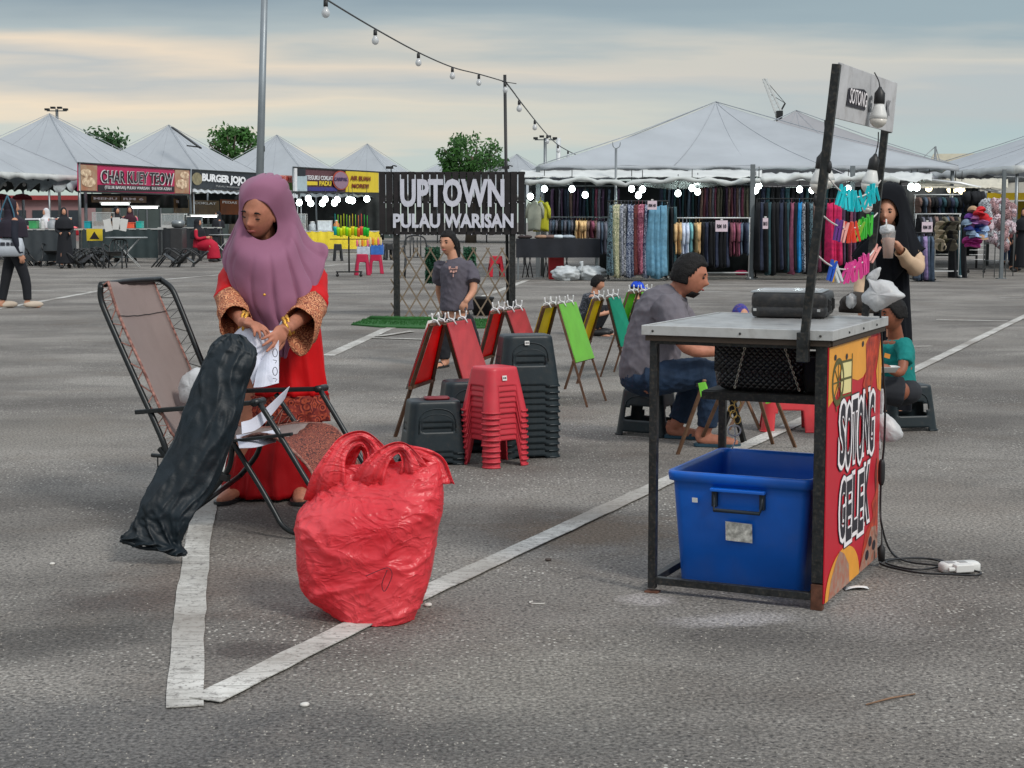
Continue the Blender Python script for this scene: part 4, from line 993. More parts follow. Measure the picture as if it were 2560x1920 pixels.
def easel(label, Lt, Lb, Lc, Lcut, Rt, Rb, Rc, Rcut, D, zt=None):
    cpx = (Lt[0][0] + Rt[1][0]) / 2
    base = gp(cpx, sum(p[1] for p in Lb + Rb) / 4); t = thing('easel_stand', label, 'easel', base)
    d1, d2 = D
    T = [at(*Lt[0], d1), at(*Lt[1], d2)]; U = [at(*Rt[0], d1), at(*Rt[1], d2)]
    wing(t, T[0], T[1], gp(*Lb[0]), gp(*Lb[1]), Lc, Lcut, outer=LO, over=.0)
    n_, q = wing(t, U[0], U[1], gp(*Rb[0]), gp(*Rb[1]), Rc, Rcut, outer=RO, over=.03)
    hooks(t, T[0], T[1], 2); hooks(t, U[0], U[1], 2)
    return t, q
CR, CP, CY, CG, CT_, CG2 = board('red', S(236, 14, 28)), board('pink', S(246, 116, 124)), board('yellow', S(232, 206, 10)), board('light_green', S(150, 226, 92)), board('teal', S(20, 196, 164)), board('green', S(116, 196, 30))
t1, q1 = easel('nearest easel, red board on its left and pink board on its right', [(1078, 812), (1112, 806)], [(988, 1092), (1058, 1062)], CR, .55, [(1113, 810), (1170, 800)], [(1190, 1080), (1250, 1040)], CP, .54, (9.15, 9.6))
m = MB(); a = V3(at(1070, 802, 9.2)); bq = V3(gp(975, 1092)).lerp(a, .42); m.grid([[a - t1.location, a - t1.location + V((.04, .1, 0))], [bq - t1.location, bq - t1.location + V((.04, .1, 0))]]); m.build('white_sheet', MWPL, t1, solid=.002)
easel('second easel with red and pink boards, behind the nearest one', [(1230, 782), (1260, 776)], [(1175, 985), (1215, 965)], CR, .55, [(1264, 778), (1306, 772)], [(1335, 985), (1375, 965)], CP, .54, (10.3, 10.7))
easel('easel with a yellow left board and a light green right board behind the stools', [(1360, 768), (1390, 762)], [(1290, 1000), (1335, 980)], CY, .56, [(1394, 764), (1435, 758)], [(1468, 1018), (1515, 1002)], CG, .555, (11.1, 11.5))
easel('easel with a yellow left board and a teal right board', [(1484, 750), (1508, 745)], [(1412, 973), (1443, 959)], CY, .50, [(1518, 746), (1545, 742)], [(1566, 935), (1606, 922)], CT_, .60, (12.2, 12.6))
easel('farthest easel with green boards, half hidden by the seated man', [(1572, 732), (1595, 730)], [(1501, 942), (1535, 930)], CG2, .46, [(1600, 732), (1630, 728)], [(1640, 925), (1680, 910)], CG, .55, (13.3, 13.7))
def tripod(label, tops, bots, D, col=None, quad=None, dq=0):
    t = thing('easel_stand', label, 'easel', gp(*bots[0]))
    for a, b in zip(tops, bots): m = MB(); m.bar(at(*a, D) - t.location, gp(*b) - t.location, .02, .014); m.build('leg', MWL, t, bev=.002)
    if col:
        m = MB(); P = [at(x, y, dq) - t.location for x, y in quad]; m.prism(P, V((.01, .006, 0))); m.build('board', col, t)
    return t
tripod('wooden easel legs in front of the seated man, left of the shelf', [(1762, 950), (1815, 955)], [(1694, 1136), (1748, 1112)], 8.6, CG, [(1745, 958), (1760, 955), (1772, 990), (1752, 992)], 8.5)
tripod('wooden easel with a small green sheet above the coral stool', [(1885, 950), (1925, 960)], [(1932, 1110), (1988, 1118)], 8.8, CG, [(1902, 975), (1946, 975), (1952, 998), (1915, 1010)], 8.75)
tripod('wooden easel legs far behind the cart frame', [(1880, 960), (1850, 960), (1992, 960), (1975, 970)], [(1822, 1075), (1900, 1075), (2012, 1020), (1965, 1020)], 10.0)
tripod('single wooden easel leg beside the boy on the right', [(2245, 850), (2262, 872)], [(2238, 1000), (2290, 962)], 10.6)
# ================================================================ reclining chair
N0 = V((-1.055, 6.5, 0)); lat = V((.42, .9075, 0)); fwd = V((.9075, -.42, 0)); CWID = .50
ch = thing('folding_recliner', 'folding garden recliner with brown mesh seat and dark tubular frame', 'reclining chair', N0, 0)
def NP(px, py): return onpl(px, py, N0, lat) - N0
def FP(px, py): return onpl(px, py, N0 + lat * CWID, lat) - N0
MTUB = M('dark_tube', (.022, .026, .028), .35, .4, var=.15, vs=20, dirt=.1)
MMESH = M('taupe_mesh_fabric', S(142, 128, 124), .8, var=.10, vs=2.5, bump=.5, bs=420)
MBAT = None
def pattern_mat(name, c1, c2, c3, sc, rough=.8, thr=.5, bump=.3):
    m = bpy.data.materials.new(name); m.use_nodes = True; t = m.node_tree; b = t.nodes['Principled BSDF']; tcn = nn(t, 'ShaderNodeTexCoord')
    v = nn(t, 'ShaderNodeTexVoronoi'); v.inputs['Scale'].default_value = sc; t.links.new(tcn.outputs['Object'], v.inputs['Vector'])
    r_ = mth(t, 'FRACT', mth(t, 'MULTIPLY', v.outputs['Distance'], 3.2))
    n_ = nn(t, 'ShaderNodeTexNoise'); n_.inputs['Scale'].default_value = sc * 1.6; n_.inputs['Detail'].default_value = 3; t.links.new(tcn.outputs['Object'], n_.inputs['Vector'])
    c = mixc(t, ramp(t, r_, [(thr - .05, 0.0), (thr + .05, 1.0)]), c1, c2); c = mixc(t, ramp(t, n_.outputs[0], [(.52, 0.0), (.6, 1.0)]), c, c3)
    t.links.new(c, b.inputs['Base Color']); b.inputs['Roughness'].default_value = rough
    bp = nn(t, 'ShaderNodeBump'); bp.inputs['Strength'].default_value = bump; bp.inputs['Distance'].default_value = .004; t.links.new(r_, bp.inputs['Height']); t.links.new(bp.outputs[0], b.inputs['Normal'])
    MATS[name] = m; return m
MBAT = pattern_mat('brown_batik', S(150, 82, 62), S(70, 30, 26), S(120, 58, 46), 38)
MLACE = pattern_mat('gold_brown_lace', S(214, 150, 108), S(128, 66, 46), S(176, 104, 72), 34)
MLACE2 = pattern_mat('orange_hem_lace', S(168, 70, 44), S(96, 16, 18), S(130, 40, 30), 26)
MCORD = M('brown_lacing_cord', S(112, 62, 54), .8, var=.5, vs=60, col2=S(150, 110, 100)); MCORDB = M('black_lacing_cord', (.02, .02, .02), .7)
# tubes of the near side, the far side, and the bars between
bl = [NP(x, y) for x, y in ((250, 712), (252, 745), (268, 790), (330, 930), (400, 1085), (418, 1138))]
bl[0] = NP(252, 712)
br = [FP(x, y) for x, y in ((400, 698), (428, 720), (447, 760), (475, 830), (505, 905), (545, 1000), (565, 1050))]
m = MB(); m.tube(bl, .0135, 10, sub=4); m.build('back_tube', MTUB, ch)
m = MB(); m.tube(br, .0135, 10, sub=4); m.build('back_tube', MTUB, ch)
m = MB(); m.tube([bl[0], bl[0].lerp(br[0], .5) + V((0, 0, .004)), br[0]], .0135, 10, sub=3); m.build('head_bar', MTUB, ch)
def armrest(P, a, b, k):
    A, B = P(*a), P(*b); m = MB(); m.bar(A, B, .035, .020); m.build('armrest', MTUB, ch, bev=.004)
    m = MB(); m.tube([B - lat * .0 - lat * .02, B + lat * .055], .0165, 12); m.build('arm_knob', MTUB, ch)
armrest(NP, (342, 1030), (640, 1006), 0); armrest(FP, (560, 978), (798, 972), 1)
for P, pts in ((NP, [(650, 1010), (700, 1090), (745, 1165), (790, 1240), (800, 1262)]), (FP, [(800, 975), (840, 1042), (880, 1110), (915, 1168), (925, 1190)]),
               (NP, [(575, 1095), (612, 1155), (655, 1225), (685, 1278), (705, 1312), (735, 1331), (765, 1322)]),
               (NP, [(574, 1080), (580, 1120), (572, 1170), (545, 1210), (505, 1252), (470, 1285)]),
               (FP, [(690, 985), (720, 1030), (760, 1090), (790, 1150), (815, 1190)]), (FP, [(680, 1040), (655, 1100), (640, 1140), (600, 1190)])):
    m = MB(); m.tube([P(*q) for q in pts], .012, 10, sub=4); m.build('leg_tube', MTUB, ch)
f1 = NP(765, 1322); f2 = FP(815, 1190); m = MB(); m.tube([f1, f2], .012, 8); m.build('foot_bar', MTUB, ch)
r1 = NP(470, 1285); r2 = FP(600, 1190); m = MB(); m.tube([r1, r2], .012, 8); m.build('foot_bar', MTUB, ch)
m = MB(); m.bar(NP(560, 1105), NP(730, 1085), .022, .014); m.build('side_link', MTUB, ch, bev=.003); m = MB(); m.bar(NP(400, 1120), NP(420, 1145), .03, .02); m.build('hinge_plate', MTUB, ch, bev=.003)
m = MB(); m.bar(NP(540, 1185), NP(572, 1196), .03, .03); m.build('lock_block', MBLKP, ch, bev=.003)
m = MB(); a = NP(380, 1138); m.tube([a, a + fwd * .10], .009, 8); m.tube([a + fwd * .03, a + fwd * .03 + V((0, 0, -.05))], .003, 5); m.build('hinge_rod', MTUB, ch)
# sling: a strip running down the back and along the seat, between the side tubes
def SLB(t, v):   # back
    a = bl[0].lerp(bl[-1], t); b = br[0].lerp(br[-1], t)
    return a.lerp(b, v)
seatN = [NP(455, 1120), NP(560, 1105), NP(660, 1085), NP(760, 1165), NP(802, 1255)]
seatF = [FP(575, 1045), FP(660, 1062), FP(760, 1052), FP(845, 1060), FP(905, 1160)]
cN = crv([tuple(NP(268, 703))] + [tuple(NP(x, y)) for x, y in ((296, 790), (356, 925), (418, 1065))] + [tuple(p) for p in seatN], 5)
cF = crv([tuple(FP(392, 695))] + [tuple(FP(x, y)) for x, y in ((425, 775), (470, 880), (520, 985))] + [tuple(p) for p in seatF], 5)
G = []; G2 = []
SP = 3 * 5 + 2
for k, (a, b) in enumerate(zip(cN, cF)):
    a, b = V3(a), V3(b); row = []
    for j in range(13):
        v = (.02 + .90 * j / 12) if k < 17 else (.06 + .86 * j / 12); s_ = 4 * v * (1 - v); d = V((.35, -.15, -.9)) if k > 18 else V((-.5, .25, -.4))
        row.append(a.lerp(b, v) + d * (.028 * s_ + .004 * math.sin(j * 2.1 + k * .6) * s_))
    G.append(row)
m = MB(); m.grid(G[:SP + 15]); m.build('sling_fabric', MMESH, ch, solid=.003)
m = MB(); m.grid(G[SP + 14:]); m.build('patterned_cover', MBAT, ch, solid=.006)
m = MB(); m.tube([G[5][j] + V((.004, -.006, .002)) for j in range(13)], .0016, 5); m.build('cross_seam', MCORDB, ch)
# edge piping and lacing
for side, cc, jj, tube_ in ((0, cN, 0, bl), (1, cF, 12, br)):
    m = MB(); m.tube([r_[jj] for r_ in G], .0065, 6); m.build('edge_piping', MCORD, ch)
    ctr = crv([tuple(p) for p in tube_], 6); m = MB(); pts = []
    K = 30
    for k in range(K + 1):
        f = k / K; i = min(len(ctr) - 1, int(f * (len(ctr) - 1))); tp_ = V3(ctr[i]); g_ = min((G[q_][jj] for q_ in range(0, 22)), key=lambda p_: (p_ - tp_).length)
        pts.append((V3(ctr[i]) if k % 2 else g_))
    m.tube(pts, .0042 if side == 0 else .0032, 5); m.build('lacing', MCORD if side == 0 else MCORDB, ch)
sd = [(NP(640, 1120), NP(800, 1262)), (FP(700, 1010), FP(925, 1190))]
for k, (a, b) in ((1, sd[1]),):
    pts = []
    for i in range(23):
        f = i / 22; g_ = G[min(len(G) - 1, 26 + int(f * (len(G) - 27)))][12 if k else 0]; pts.append(a.lerp(b, f) if i % 2 else g_)
    m = MB(); m.tube(pts, .004, 5); m.build('lacing', MCORD, ch)
# papers and white bag on the chair
MPAP = M('white_sheet', (.70, .72, .82), .7, var=.04, vs=5, trans=.15)
def sheet(name, label, cat, pts, Ds, mat=MPAP, th=.002, wob=.006, nu=8):
    """folded sheet through a grid of photo points with depths"""
    P = [[at(px, py, D) for (px, py), D in zip(row, dr)] for row, dr in zip(pts, Ds)]
    rows = [[V3(q) for q in crv([tuple(p) for p in r_], 4)] for r_ in P]
    cols = list(zip(*rows)); full = [[V3(q) for q in crv([tuple(p) for p in c], 4)] for c in cols]
    G_ = [[q + V((0, wob * noise.noise(q * 9), wob * .6 * noise.noise(q * 7 + V((4, 0, 0))))) for q in c] for c in full]
    m = MB(); m.grid(G_, smooth=False); o = m.build(name, mat, None, solid=th); return tag(o, label, cat)
sheet('paper_sheet', 'large white folded paper the woman holds over the chair', 'paper', [[(578, 840), (615, 815), (680, 828), (705, 800)], [(600, 850), (640, 850), (690, 850), (706, 850)], [(612, 905), (640, 900), (672, 905), (696, 880)], [(632, 962), (640, 948), (672, 955), (696, 945)]],
      [[6.98, 6.93, 6.95, 6.98], [6.90, 6.88, 6.92, 6.95], [6.84, 6.82, 6.86, 6.9], [6.8, 6.8, 6.8, 6.85]])
o = sheet('paper_sheet', 'white paper flap with black printed emblems in front of the red dress', 'paper', [[(648, 905), (668, 880), (697, 850)], [(640, 940), (665, 930), (697, 920)], [(634, 970), (660, 968), (697, 958)]], [[6.84, 6.84, 6.84], [6.74, 6.72, 6.76], [6.70, 6.68, 6.72]])
m = MB()
for cy_ in (882, 928):
    c = at(688, cy_, 6.68); m.tube([c + V((math.cos(a) * .010, -.004, math.sin(a) * .018)) for a in np.linspace(0, 2 * math.pi, 14)], .0016, 5); m.tube([c + V((-.01, -.004, -.03)), c + V((.008, -.004, -.034)), c + V((.0, -.004, -.045))], .0014, 5)
m.build('printed_emblem', MPD, o)
sheet('paper_sheet', 'white paper standing up between the recliner arms', 'paper', [[(603, 1055), (640, 1040), (724, 966)], [(605, 1085), (650, 1068), (712, 996)]], [[6.45, 6.5, 6.7], [6.42, 6.5, 6.7]])
sheet('paper_sheet', 'white printed paper lying on the seat of the recliner', 'paper', [[(590, 1088), (640, 1082), (700, 1072)], [(598, 1120), (640, 1118), (690, 1105)]], [[6.6, 6.65, 6.8], [6.45, 6.45, 6.6]])
o = bag_from_outline('white_plastic_bag', MBAGW, [(505, 925), (480, 925), (458, 945), (450, 975), (462, 1008), (520, 1010), (560, 960)], N0 + fwd * -.25 + lat * .2, .05, 0, amp=.006, sc=26, seed=5); tag(o, 'white plastic bag tucked behind the black canopy bag on the recliner', 'plastic bag')
# ================================================================ long black bag leaning on the recliner
MBB = M('black_nylon', (.006, .012, .017), .5, var=.35, vs=9, bump=.35, bs=26, spec=.3)
lb = thing('folded_canopy_bag', 'long black nylon bag with a folded canopy leaning on the recliner', 'canopy bag', gp(395, 1350))
Bk = [((301, 1352), (462, 1386), 5.96, .20), ((308, 1338), (464, 1376), 5.97, .26), ((326, 1322), (452, 1358), 5.99, .34), ((338, 1295), (462, 1325), 6.0, .40), ((356, 1255), (486, 1285), 6.02, .44), ((388, 1190), (530, 1225), 6.08, .46), ((432, 1105), (572, 1120), 6.14, .50), ((462, 1020), (602, 1040), 6.18, .52), ((490, 950), (618, 970), 6.22, .54), ((514, 895), (637, 905), 6.25, .52), ((534, 860), (634, 872), 6.27, .5), ((558, 838), (612, 843), 6.28, .45)]
rows = crv([(a_[0], a_[1], b_[0], b_[1], d, th) for a_, b_, d, th in Bk], 8); G = []; NB = 110; NRW = len(rows)
for k, r_ in enumerate(rows):
    A, B = at(r_[0], r_[1], r_[4]), at(r_[2], r_[3], r_[4]); c = (A + B) / 2; hw = (B - A) / 2; ax = hw.normalized(); dp = V((-.15, -.98, .1)).normalized(); th = hw.length * r_[5]; row = []; f = k / (NRW - 1); low = max(0, 1 - f * 3.2)
    for j in range(NB):
        a = 2 * math.pi * j / NB; ca, sa = math.cos(a), math.sin(a); u = a + .9 * noise.noise(V((f * 4, 1, 0))) + .5 * f
        long_ = (1 - abs(math.sin(u * 4.5 + 1.2 * noise.noise(V((ca * 1.5, sa * 1.5, f * 3)))))) ** 2 - .3
        q = V((ca * 1.2, sa * 1.2, f * 9)); cross = (1 - abs(noise.noise(V((q.x * 2 + f * 9, q.y * 2, q.z * 2.2)))) * 3.5); cross = max(-.3, cross)
        e = (.010 + .024 * low) * long_ + .006 * cross * (1 - low) + .020 * noise.noise(q * .6)
        side = 1 if abs(ca) < .9 else .45
        p = c + hw * ca + dp * sa * th + (ax * ca * .5 + dp * sa).normalized() * e * side
        if k < 6: p.z = max(.003, p.z + .012 * math.sin(a * 5) * (1 - k / 6))
        row.append(p - lb.location)
    G.append(row)
top = sum(G[-1], V()) / NB
G.append([top.lerp(p, .5) + V((.003, 0, .010)) for p in G[-1]])
m = MB(); m.grid(G, cv=True, capv=True); m.build('bag_sleeve', MBB, lb)
m = MB(); m.tube([at(300 + 166 * f, 1352 + 36 * f ** .8 - 3 * math.sin(f * 14), 5.955) - lb.location for f in np.linspace(0, 1, 24)], [.006 + .004 * abs(math.sin(f * 9)) for f in np.linspace(0, 1, 24)], 8); m.build('hem', MBB, lb)
m = MB(); m.tube([at(x, y, 6.02) - lb.location for x, y in ((455, 1275), (462, 1262), (470, 1280), (460, 1285))], .0015, 5); m.build('loose_thread', MWPL, lb)
# ================================================================ red carrier bag
rb = thing('red_carrier_bag', 'bulging red plastic carrier bag with two handle loops standing on the white line', 'carrier bag', gp(950, 1545))
def redmat():
    m = M('red_plastic_film', S(238, 54, 68), .34, var=.06, vs=4, col2=S(248, 92, 100), spec=.5, trans=.35); t = m.node_tree; b = t.nodes['Principled BSDF']
    tcn = nn(t, 'ShaderNodeTexCoord'); mp = nn(t, 'ShaderNodeMapping'); mp.inputs['Scale'].default_value = (6, 6, 9); mp.inputs['Rotation'].default_value = (.2, .45, .1); t.links.new(tcn.outputs['Object'], mp.inputs[0])
    n_ = nn(t, 'ShaderNodeTexNoise'); n_.inputs['Scale'].default_value = 1.0; n_.inputs['Detail'].default_value = 3; n_.inputs['Distortion'].default_value = 1.6; t.links.new(mp.outputs[0], n_.inputs['Vector'])
    f = mth(t, 'POWER', mth(t, 'SUBTRACT', 1.0, mth(t, 'ABSOLUTE', mth(t, 'MULTIPLY', mth(t, 'SUBTRACT', n_.outputs[0], .5), 5.0)), clamp=True), 2.0)
    bp = nn(t, 'ShaderNodeBump'); bp.inputs['Strength'].default_value = .55; bp.inputs['Distance'].default_value = .008; t.links.new(f, bp.inputs['Height']); t.links.new(bp.outputs[0], b.inputs['Normal'])
    return m
MRB = redmat()
D0 = gp(950, 1545).y
prof = [((868, 1553), (1030, 1549)), ((858, 1545), (1036, 1540)), ((815, 1515), (1058, 1490)), ((762, 1478), (1078, 1425)), ((748, 1430), (1086, 1370)), ((743, 1360), (1097, 1300)), ((742, 1300), (1106, 1255)), ((752, 1272), (1106, 1215)), ((785, 1245), (1103, 1180)), ((800, 1215), (1094, 1160)), ((812, 1170), (1090, 1150))]
rows = crv([(a[0], a[1], b[0], b[1]) for a, b in prof], 11); G = []; NR = len(rows)
NC = 150
for k, r_ in enumerate(rows):
    f = k / (NR - 1); A, B = at(r_[0], r_[1], D0 + .05), at(r_[2], r_[3], D0 + .05); c = (A + B) / 2; hw = (B - A) / 2; th = .17 * min(1, (f * 6 + .45)) * (1 if f < .55 else max(.16, 1 - (f - .55) * 2.1)); row = []
    for j in range(NC):
        a = 2 * math.pi * j / NC; ca, sa = math.cos(a), math.sin(a)
        ca2 = math.copysign(abs(ca) ** .72, ca); sa2 = math.copysign(abs(sa) ** .8, sa)
        p = c + hw * ca2 + V((0, -1, 0)) * sa2 * th
        q = p * 1.0
        rg1 = noise.noise(V((q.x * 3 + q.z * 4, q.y * 3, q.z * 3.6 - q.x * 5))); rg2 = noise.noise(V((q.x * 9 - q.z * 6, q.y * 6 + 5, q.z * 7 + q.x * 6)))
        fold = (1 - min(1, abs(rg1) * 4.5)) ** 2; fold2 = (1 - min(1, abs(rg2) * 5)) ** 2
        rad = (1 - min(1, abs(math.sin(math.atan2(q.z - rb.location.z - .42, q.x - rb.location.x - .02) * 7 + noise.noise(q * 5) * 3)) * 2.2)) ** 2 * max(0, 1 - abs(f - .62) * 3)
        fold3 = (1 - min(1, abs(noise.noise(V((q.x * 14 + q.z * 12, q.y * 10, q.z * 13 - q.x * 9)))) * 6)) ** 3 + (1 - min(1, abs(noise.noise(V((q.x * 11 - q.z * 15 + 7, q.y * 10, q.z * 9)))) * 7)) ** 3
        vf = (1 - min(1, abs(noise.noise(V((q.x * 24, q.y * 24, q.z * 2.5)))) * 4)) * max(0, (f - .62)) * 2.2
        d = fold * .012 + fold2 * .005 + rad * .006 + vf * .010 + .0055 * fold3 + .030 * noise.noise(q * 3.3 + V((2, 0, 0))) + .010 * noise.noise(q * 8)
        wgt = .35 if abs(ca) > .93 else 1
        out_ = V((ca * .5, -sa, 0)).normalized(); p = p + out_ * d * wgt
        p.z = max(p.z, .002); row.append(p - rb.location)
    G.append(row)
m = MB(); m.grid(G, cv=True); m.f.append(tuple(range(NC))); m.m.append(0); m.sm.append(True)
m.build('bag_body', MRB, rb)
# contents give the bag its fill: a paler inner film closing the mouth
def strap(pts, Ds, ws, name='handle_loop', tw=0.0, pl=14):
    P = crv([(*at(px, py, d), w_) for (px, py), d, w_ in zip(pts, Ds, ws)], 6); L = []
    for i, q in enumerate(P):
        c = V3(q); t_ = (V3(P[min(i + 1, len(P) - 1)]) - V3(P[max(i - 1, 0)])).normalized(); s_ = t_.cross(V((0, -1, 0))).normalized(); row = []
        for j in range(pl):
            v = j / (pl - 1) - .5; row.append(c + s_ * v * q[3] + V((0, -1, 0)) * (.010 * math.cos(v * 9 + .5 * math.sin(i * .3)) + .006 * math.sin(v * 31 + i * .2)) - rb.location)
        L.append(row)
    m = MB(); m.grid(L); return m.build(name, MRB, rb, solid=.0015)
D1 = D0 - .03; D2 = D0 + .12
strap([(812, 1262), (822, 1200), (838, 1145), (865, 1105), (905, 1092), (935, 1118), (950, 1160), (965, 1215)], [D1 + .10, D1 + .03, D1 + .03, D1 + .06, D1 + .08, D1 + .08, D1 + .07, D1 + .14], [.15, .12, .07, .05, .04, .055, .10, .12])
strap([(905, 1265), (925, 1195), (950, 1150), (978, 1125), (1003, 1120), (1022, 1140), (1035, 1180), (1040, 1235)], [D1 + .10, D1 + .01, D1 + .01, D1 + .02, D1 + .03, D1 + .03, D1 + .03, D1 + .10], [.12, .10, .065, .045, .04, .055, .10, .13])
strap([(835, 1235), (858, 1160), (885, 1120), (905, 1110), (925, 1130), (935, 1180), (930, 1240)], [D2] * 7, [.12, .08, .05, .04, .05, .08, .12])
strap([(1010, 1122), (1040, 1135), (1070, 1150), (1092, 1165), (1092, 1210)], [D1 + .03, D1 + .06, D1 + .08, D1 + .08, D1 + .06], [.03, .05, .07, .07, .12], 'gathered_mouth')
m = MB(); c = at(965, 1460, D0 - .165); m.tube([at(x, y, D0 - .175) - rb.location for x, y in ((915, 1440), (950, 1425), (972, 1420), (980, 1440), (962, 1478), (955, 1460), (968, 1425))], .0012, 5, sub=4); m.build('pen_mark', MPD, rb)
# ================================================================ people
MSK1 = M('skin_brown', S(166, 110, 86), .55, var=.12, vs=22, col2=S(178, 118, 96), spec=.3, bump=.12, bs=260)
MSK2 = M('skin_tan', S(190, 138, 112), .5, var=.08, vs=14, spec=.35)
MSK3 = M('skin_deep', S(138, 84, 62), .5, var=.10, vs=14, spec=.35)
MHAIR = M('black_hair', (.007, .006, .006), .6, spec=.25, var=.4, vs=60, bump=.6, bs=160)
MEYE = M('eye_dark', (.015, .012, .012), .2); MLIP = M('lip', S(140, 72, 66), .45, var=.05); MLIP2 = M('lip_pale', S(176, 96, 90), .45, var=.05)
def frame(o, z, y=None, s=1.0):
    """matrix with local +Z along z and local -Y roughly along y (the way a face or palm looks)"""
    z = V3(z).normalized(); f = V3(y or (0, -1, 0)); yy = -(f - z * f.dot(z)).normalized(); x = yy.cross(z)
    return Matrix(((x.x * s, yy.x * s, z.x * s, o[0]), (x.y * s, yy.y * s, z.y * s, o[1]), (x.z * s, yy.z * s, z.z * s, o[2]), (0, 0, 0, 1)))
def g2(x, y, cx, cy, sx, sy): return math.exp(-((x - cx) / sx) ** 2 - ((y - cy) / sy) ** 2)
def head(mb, X, kid=False, nu=56, nv=44):
    def fn(p, d):
        x, y, z = d[0], d[1], d[2]; q = V((x * .073, y * .094, z * .116))
        if z < 0:
            k = 1 - .32 * (-z) ** 1.5; q.x *= k; q.y = q.y * (1 - .10 * (-z)) - .006 * (-z)
            if y > 0: q.y *= 1 - .35 * (-z)
        if y < 0: q.x *= 1 - .04 * (-y)
        if y < -.1:
            X_, Z_ = q.x, q.z; fr = min(1, (-y - .1) * 2)
            q.y -= fr * (.024 * g2(X_, Z_, 0, -.021, .012, .016) + .010 * g2(X_, Z_, 0, .002, .009, .022) + .004 * g2(abs(X_), Z_, .013, -.026, .008, .008)
                         + .005 * g2(X_, Z_, 0, .032, .05, .012) + .006 * g2(X_, Z_, 0, -.054, .022, .009) + .004 * g2(X_, Z_, 0, -.063, .018, .006) + .007 * g2(X_, Z_, 0, -.093, .022, .016)
                         + .004 * g2(abs(X_), Z_, .042, -.03, .018, .022))
            q.y += fr * (.008 * g2(abs(X_), Z_, .032, .013, .016, .011) + .003 * g2(X_, Z_, 0, -.074, .02, .006))
            q.y -= fr * .0045 * g2(abs(X_), Z_, .032, .010, .011, .006)
        return q
    mb.ball((0, 0, 0), 1, None, nu, nv, fn=lambda p, d: X @ fn(p, d))
    for s_ in (-1, 1):
        mb.ball((0, 0, 0), 1, None, 12, 8, fn=lambda p, d: X @ V((s_ * (.074 + d[0] * .006) + 0, .012 + d[1] * .017, -.008 + d[2] * .030)))
def face(t, X, lips=MLIP, brow=MHAIR, closed=False, lashes=True):
    for s_ in (-1, 1):
        m = MB(); m.ball((0, 0, 0), 1, None, 10, 8, fn=lambda p, d: X @ V((s_ * .032 + d[0] * .0150, -.0825 + d[1] * .006 + abs(d[0]) * .002, (.006 if closed else .010) - (.003 * (1 - d[0] ** 2) if closed else 0) + d[2] * (.0032 if closed else .0058)))); m.build('eye', MEYE, t)
        m = MB(); m.tube([X @ V((s_ * a, -.088 + abs(a - .03) * .35, .029 + b)) for a, b in ((.014, -.001), (.026, .003), (.038, .003), (.050, -.003))], [.0025, .0044, .004, .0015], 6, sub=3); m.build('eyebrow', brow, t)
    m = MB(); m.tube([X @ V((a, -.094 + abs(a) * .5, -.0585 + b)) for a, b in ((-.024, 0), (-.012, .003), (0, .0015), (.012, .003), (.024, 0))], [.001, .0052, .0062, .0052, .001], 8, sub=3); m.build('lips', lips, t)
def haircap(t, X, mat=MHAIR, line=.45, seed=0, name='hair', thick=.012, back=-.5):
    m = MB(); nu, nv = 48, 30; G = []
    for i in range(nv + 1):
        ph = math.pi * i / nv * .78; row = []
        for j in range(nu):
            a = 2 * math.pi * j / nu; d = V((math.sin(ph) * math.cos(a), math.sin(ph) * math.sin(a), math.cos(ph)))
            lim = 2.2
            f = 1 + (thick / .09) * (1 + .5 * noise.noise(d * 7 + V((seed, 0, 0))) + .25 * noise.noise(d * 19))
            # hair line: high on the forehead, lower at the temples and nape
            frontness = max(0, -d.y)
            zmin = (line if frontness > .55 else (line - (.55 - frontness) * 1.5 if frontness > .0 else back))
            zmin = max(zmin, back)
            if d.z < zmin: f = .86
            q = V((d.x * .073 * f, d.y * .094 * f, d.z * .116 * f))
            row.append(X @ q)
        G.append(row)
    m.grid(G, cv=True); m.f.append(tuple(range(nu))); m.m.append(0); m.sm.append(True)
    return m.build(name, mat, t)
def limb(mb, pts, rs, n=12):
    mb.tube(pts, rs, n, sub=4)
    for p, r_ in ((pts[0], rs[0]), (pts[-1], rs[-1])): mb.ball(V3(p), r_, nu=n, nv=8)
def hand(mb, o, fingers, palm, side=1, s=1.0, curl=(.3, .3, .3, .35), spread=.06):
    X = frame(o, -V3(fingers), palm, s)
    mb.ball((0, 0, 0), 1, None, 14, 10, fn=lambda p, d: X @ V((d[0] * .040, d[1] * .016, -.046 + d[2] * .054)))
    mb.tube([X @ V((0, 0, .02)), X @ V((0, 0, -.02))], [.026 * s, .028 * s], 10)
    for k, (bx, L) in enumerate(((.029, .066), (.010, .076), (-.010, .071), (-.028, .056))):
        bx *= side; p = V((bx, -.002, -.082)); a = 0; pts = [X @ V((bx * .8, 0, -.05)), X @ p]; sp_ = bx * spread / .03
        for f in (.42, .32, .26):
            a += curl[k] * 1.1; p = p + V((sp_ * L * f * 2, -math.sin(a) * L * f, -math.cos(a) * L * f)); pts.append(X @ p)
        rs = [.0095, .0092, .0084, .0076, .0064]; mb.tube(pts, [r_ * s for r_ in rs], 8); mb.ball(pts[-1], .0066 * s, nu=8, nv=6)
    pts = [X @ V((side * .018, -.004, -.022)), X @ V((side * .044, -.014, -.048)), X @ V((side * .055, -.026, -.074)), X @ V((side * .053, -.036, -.096))]
    mb.tube(pts, [.014 * s, .0115 * s, .0095 * s, .0075 * s], 8); mb.ball(pts[-1], .0076 * s, nu=8, nv=6)
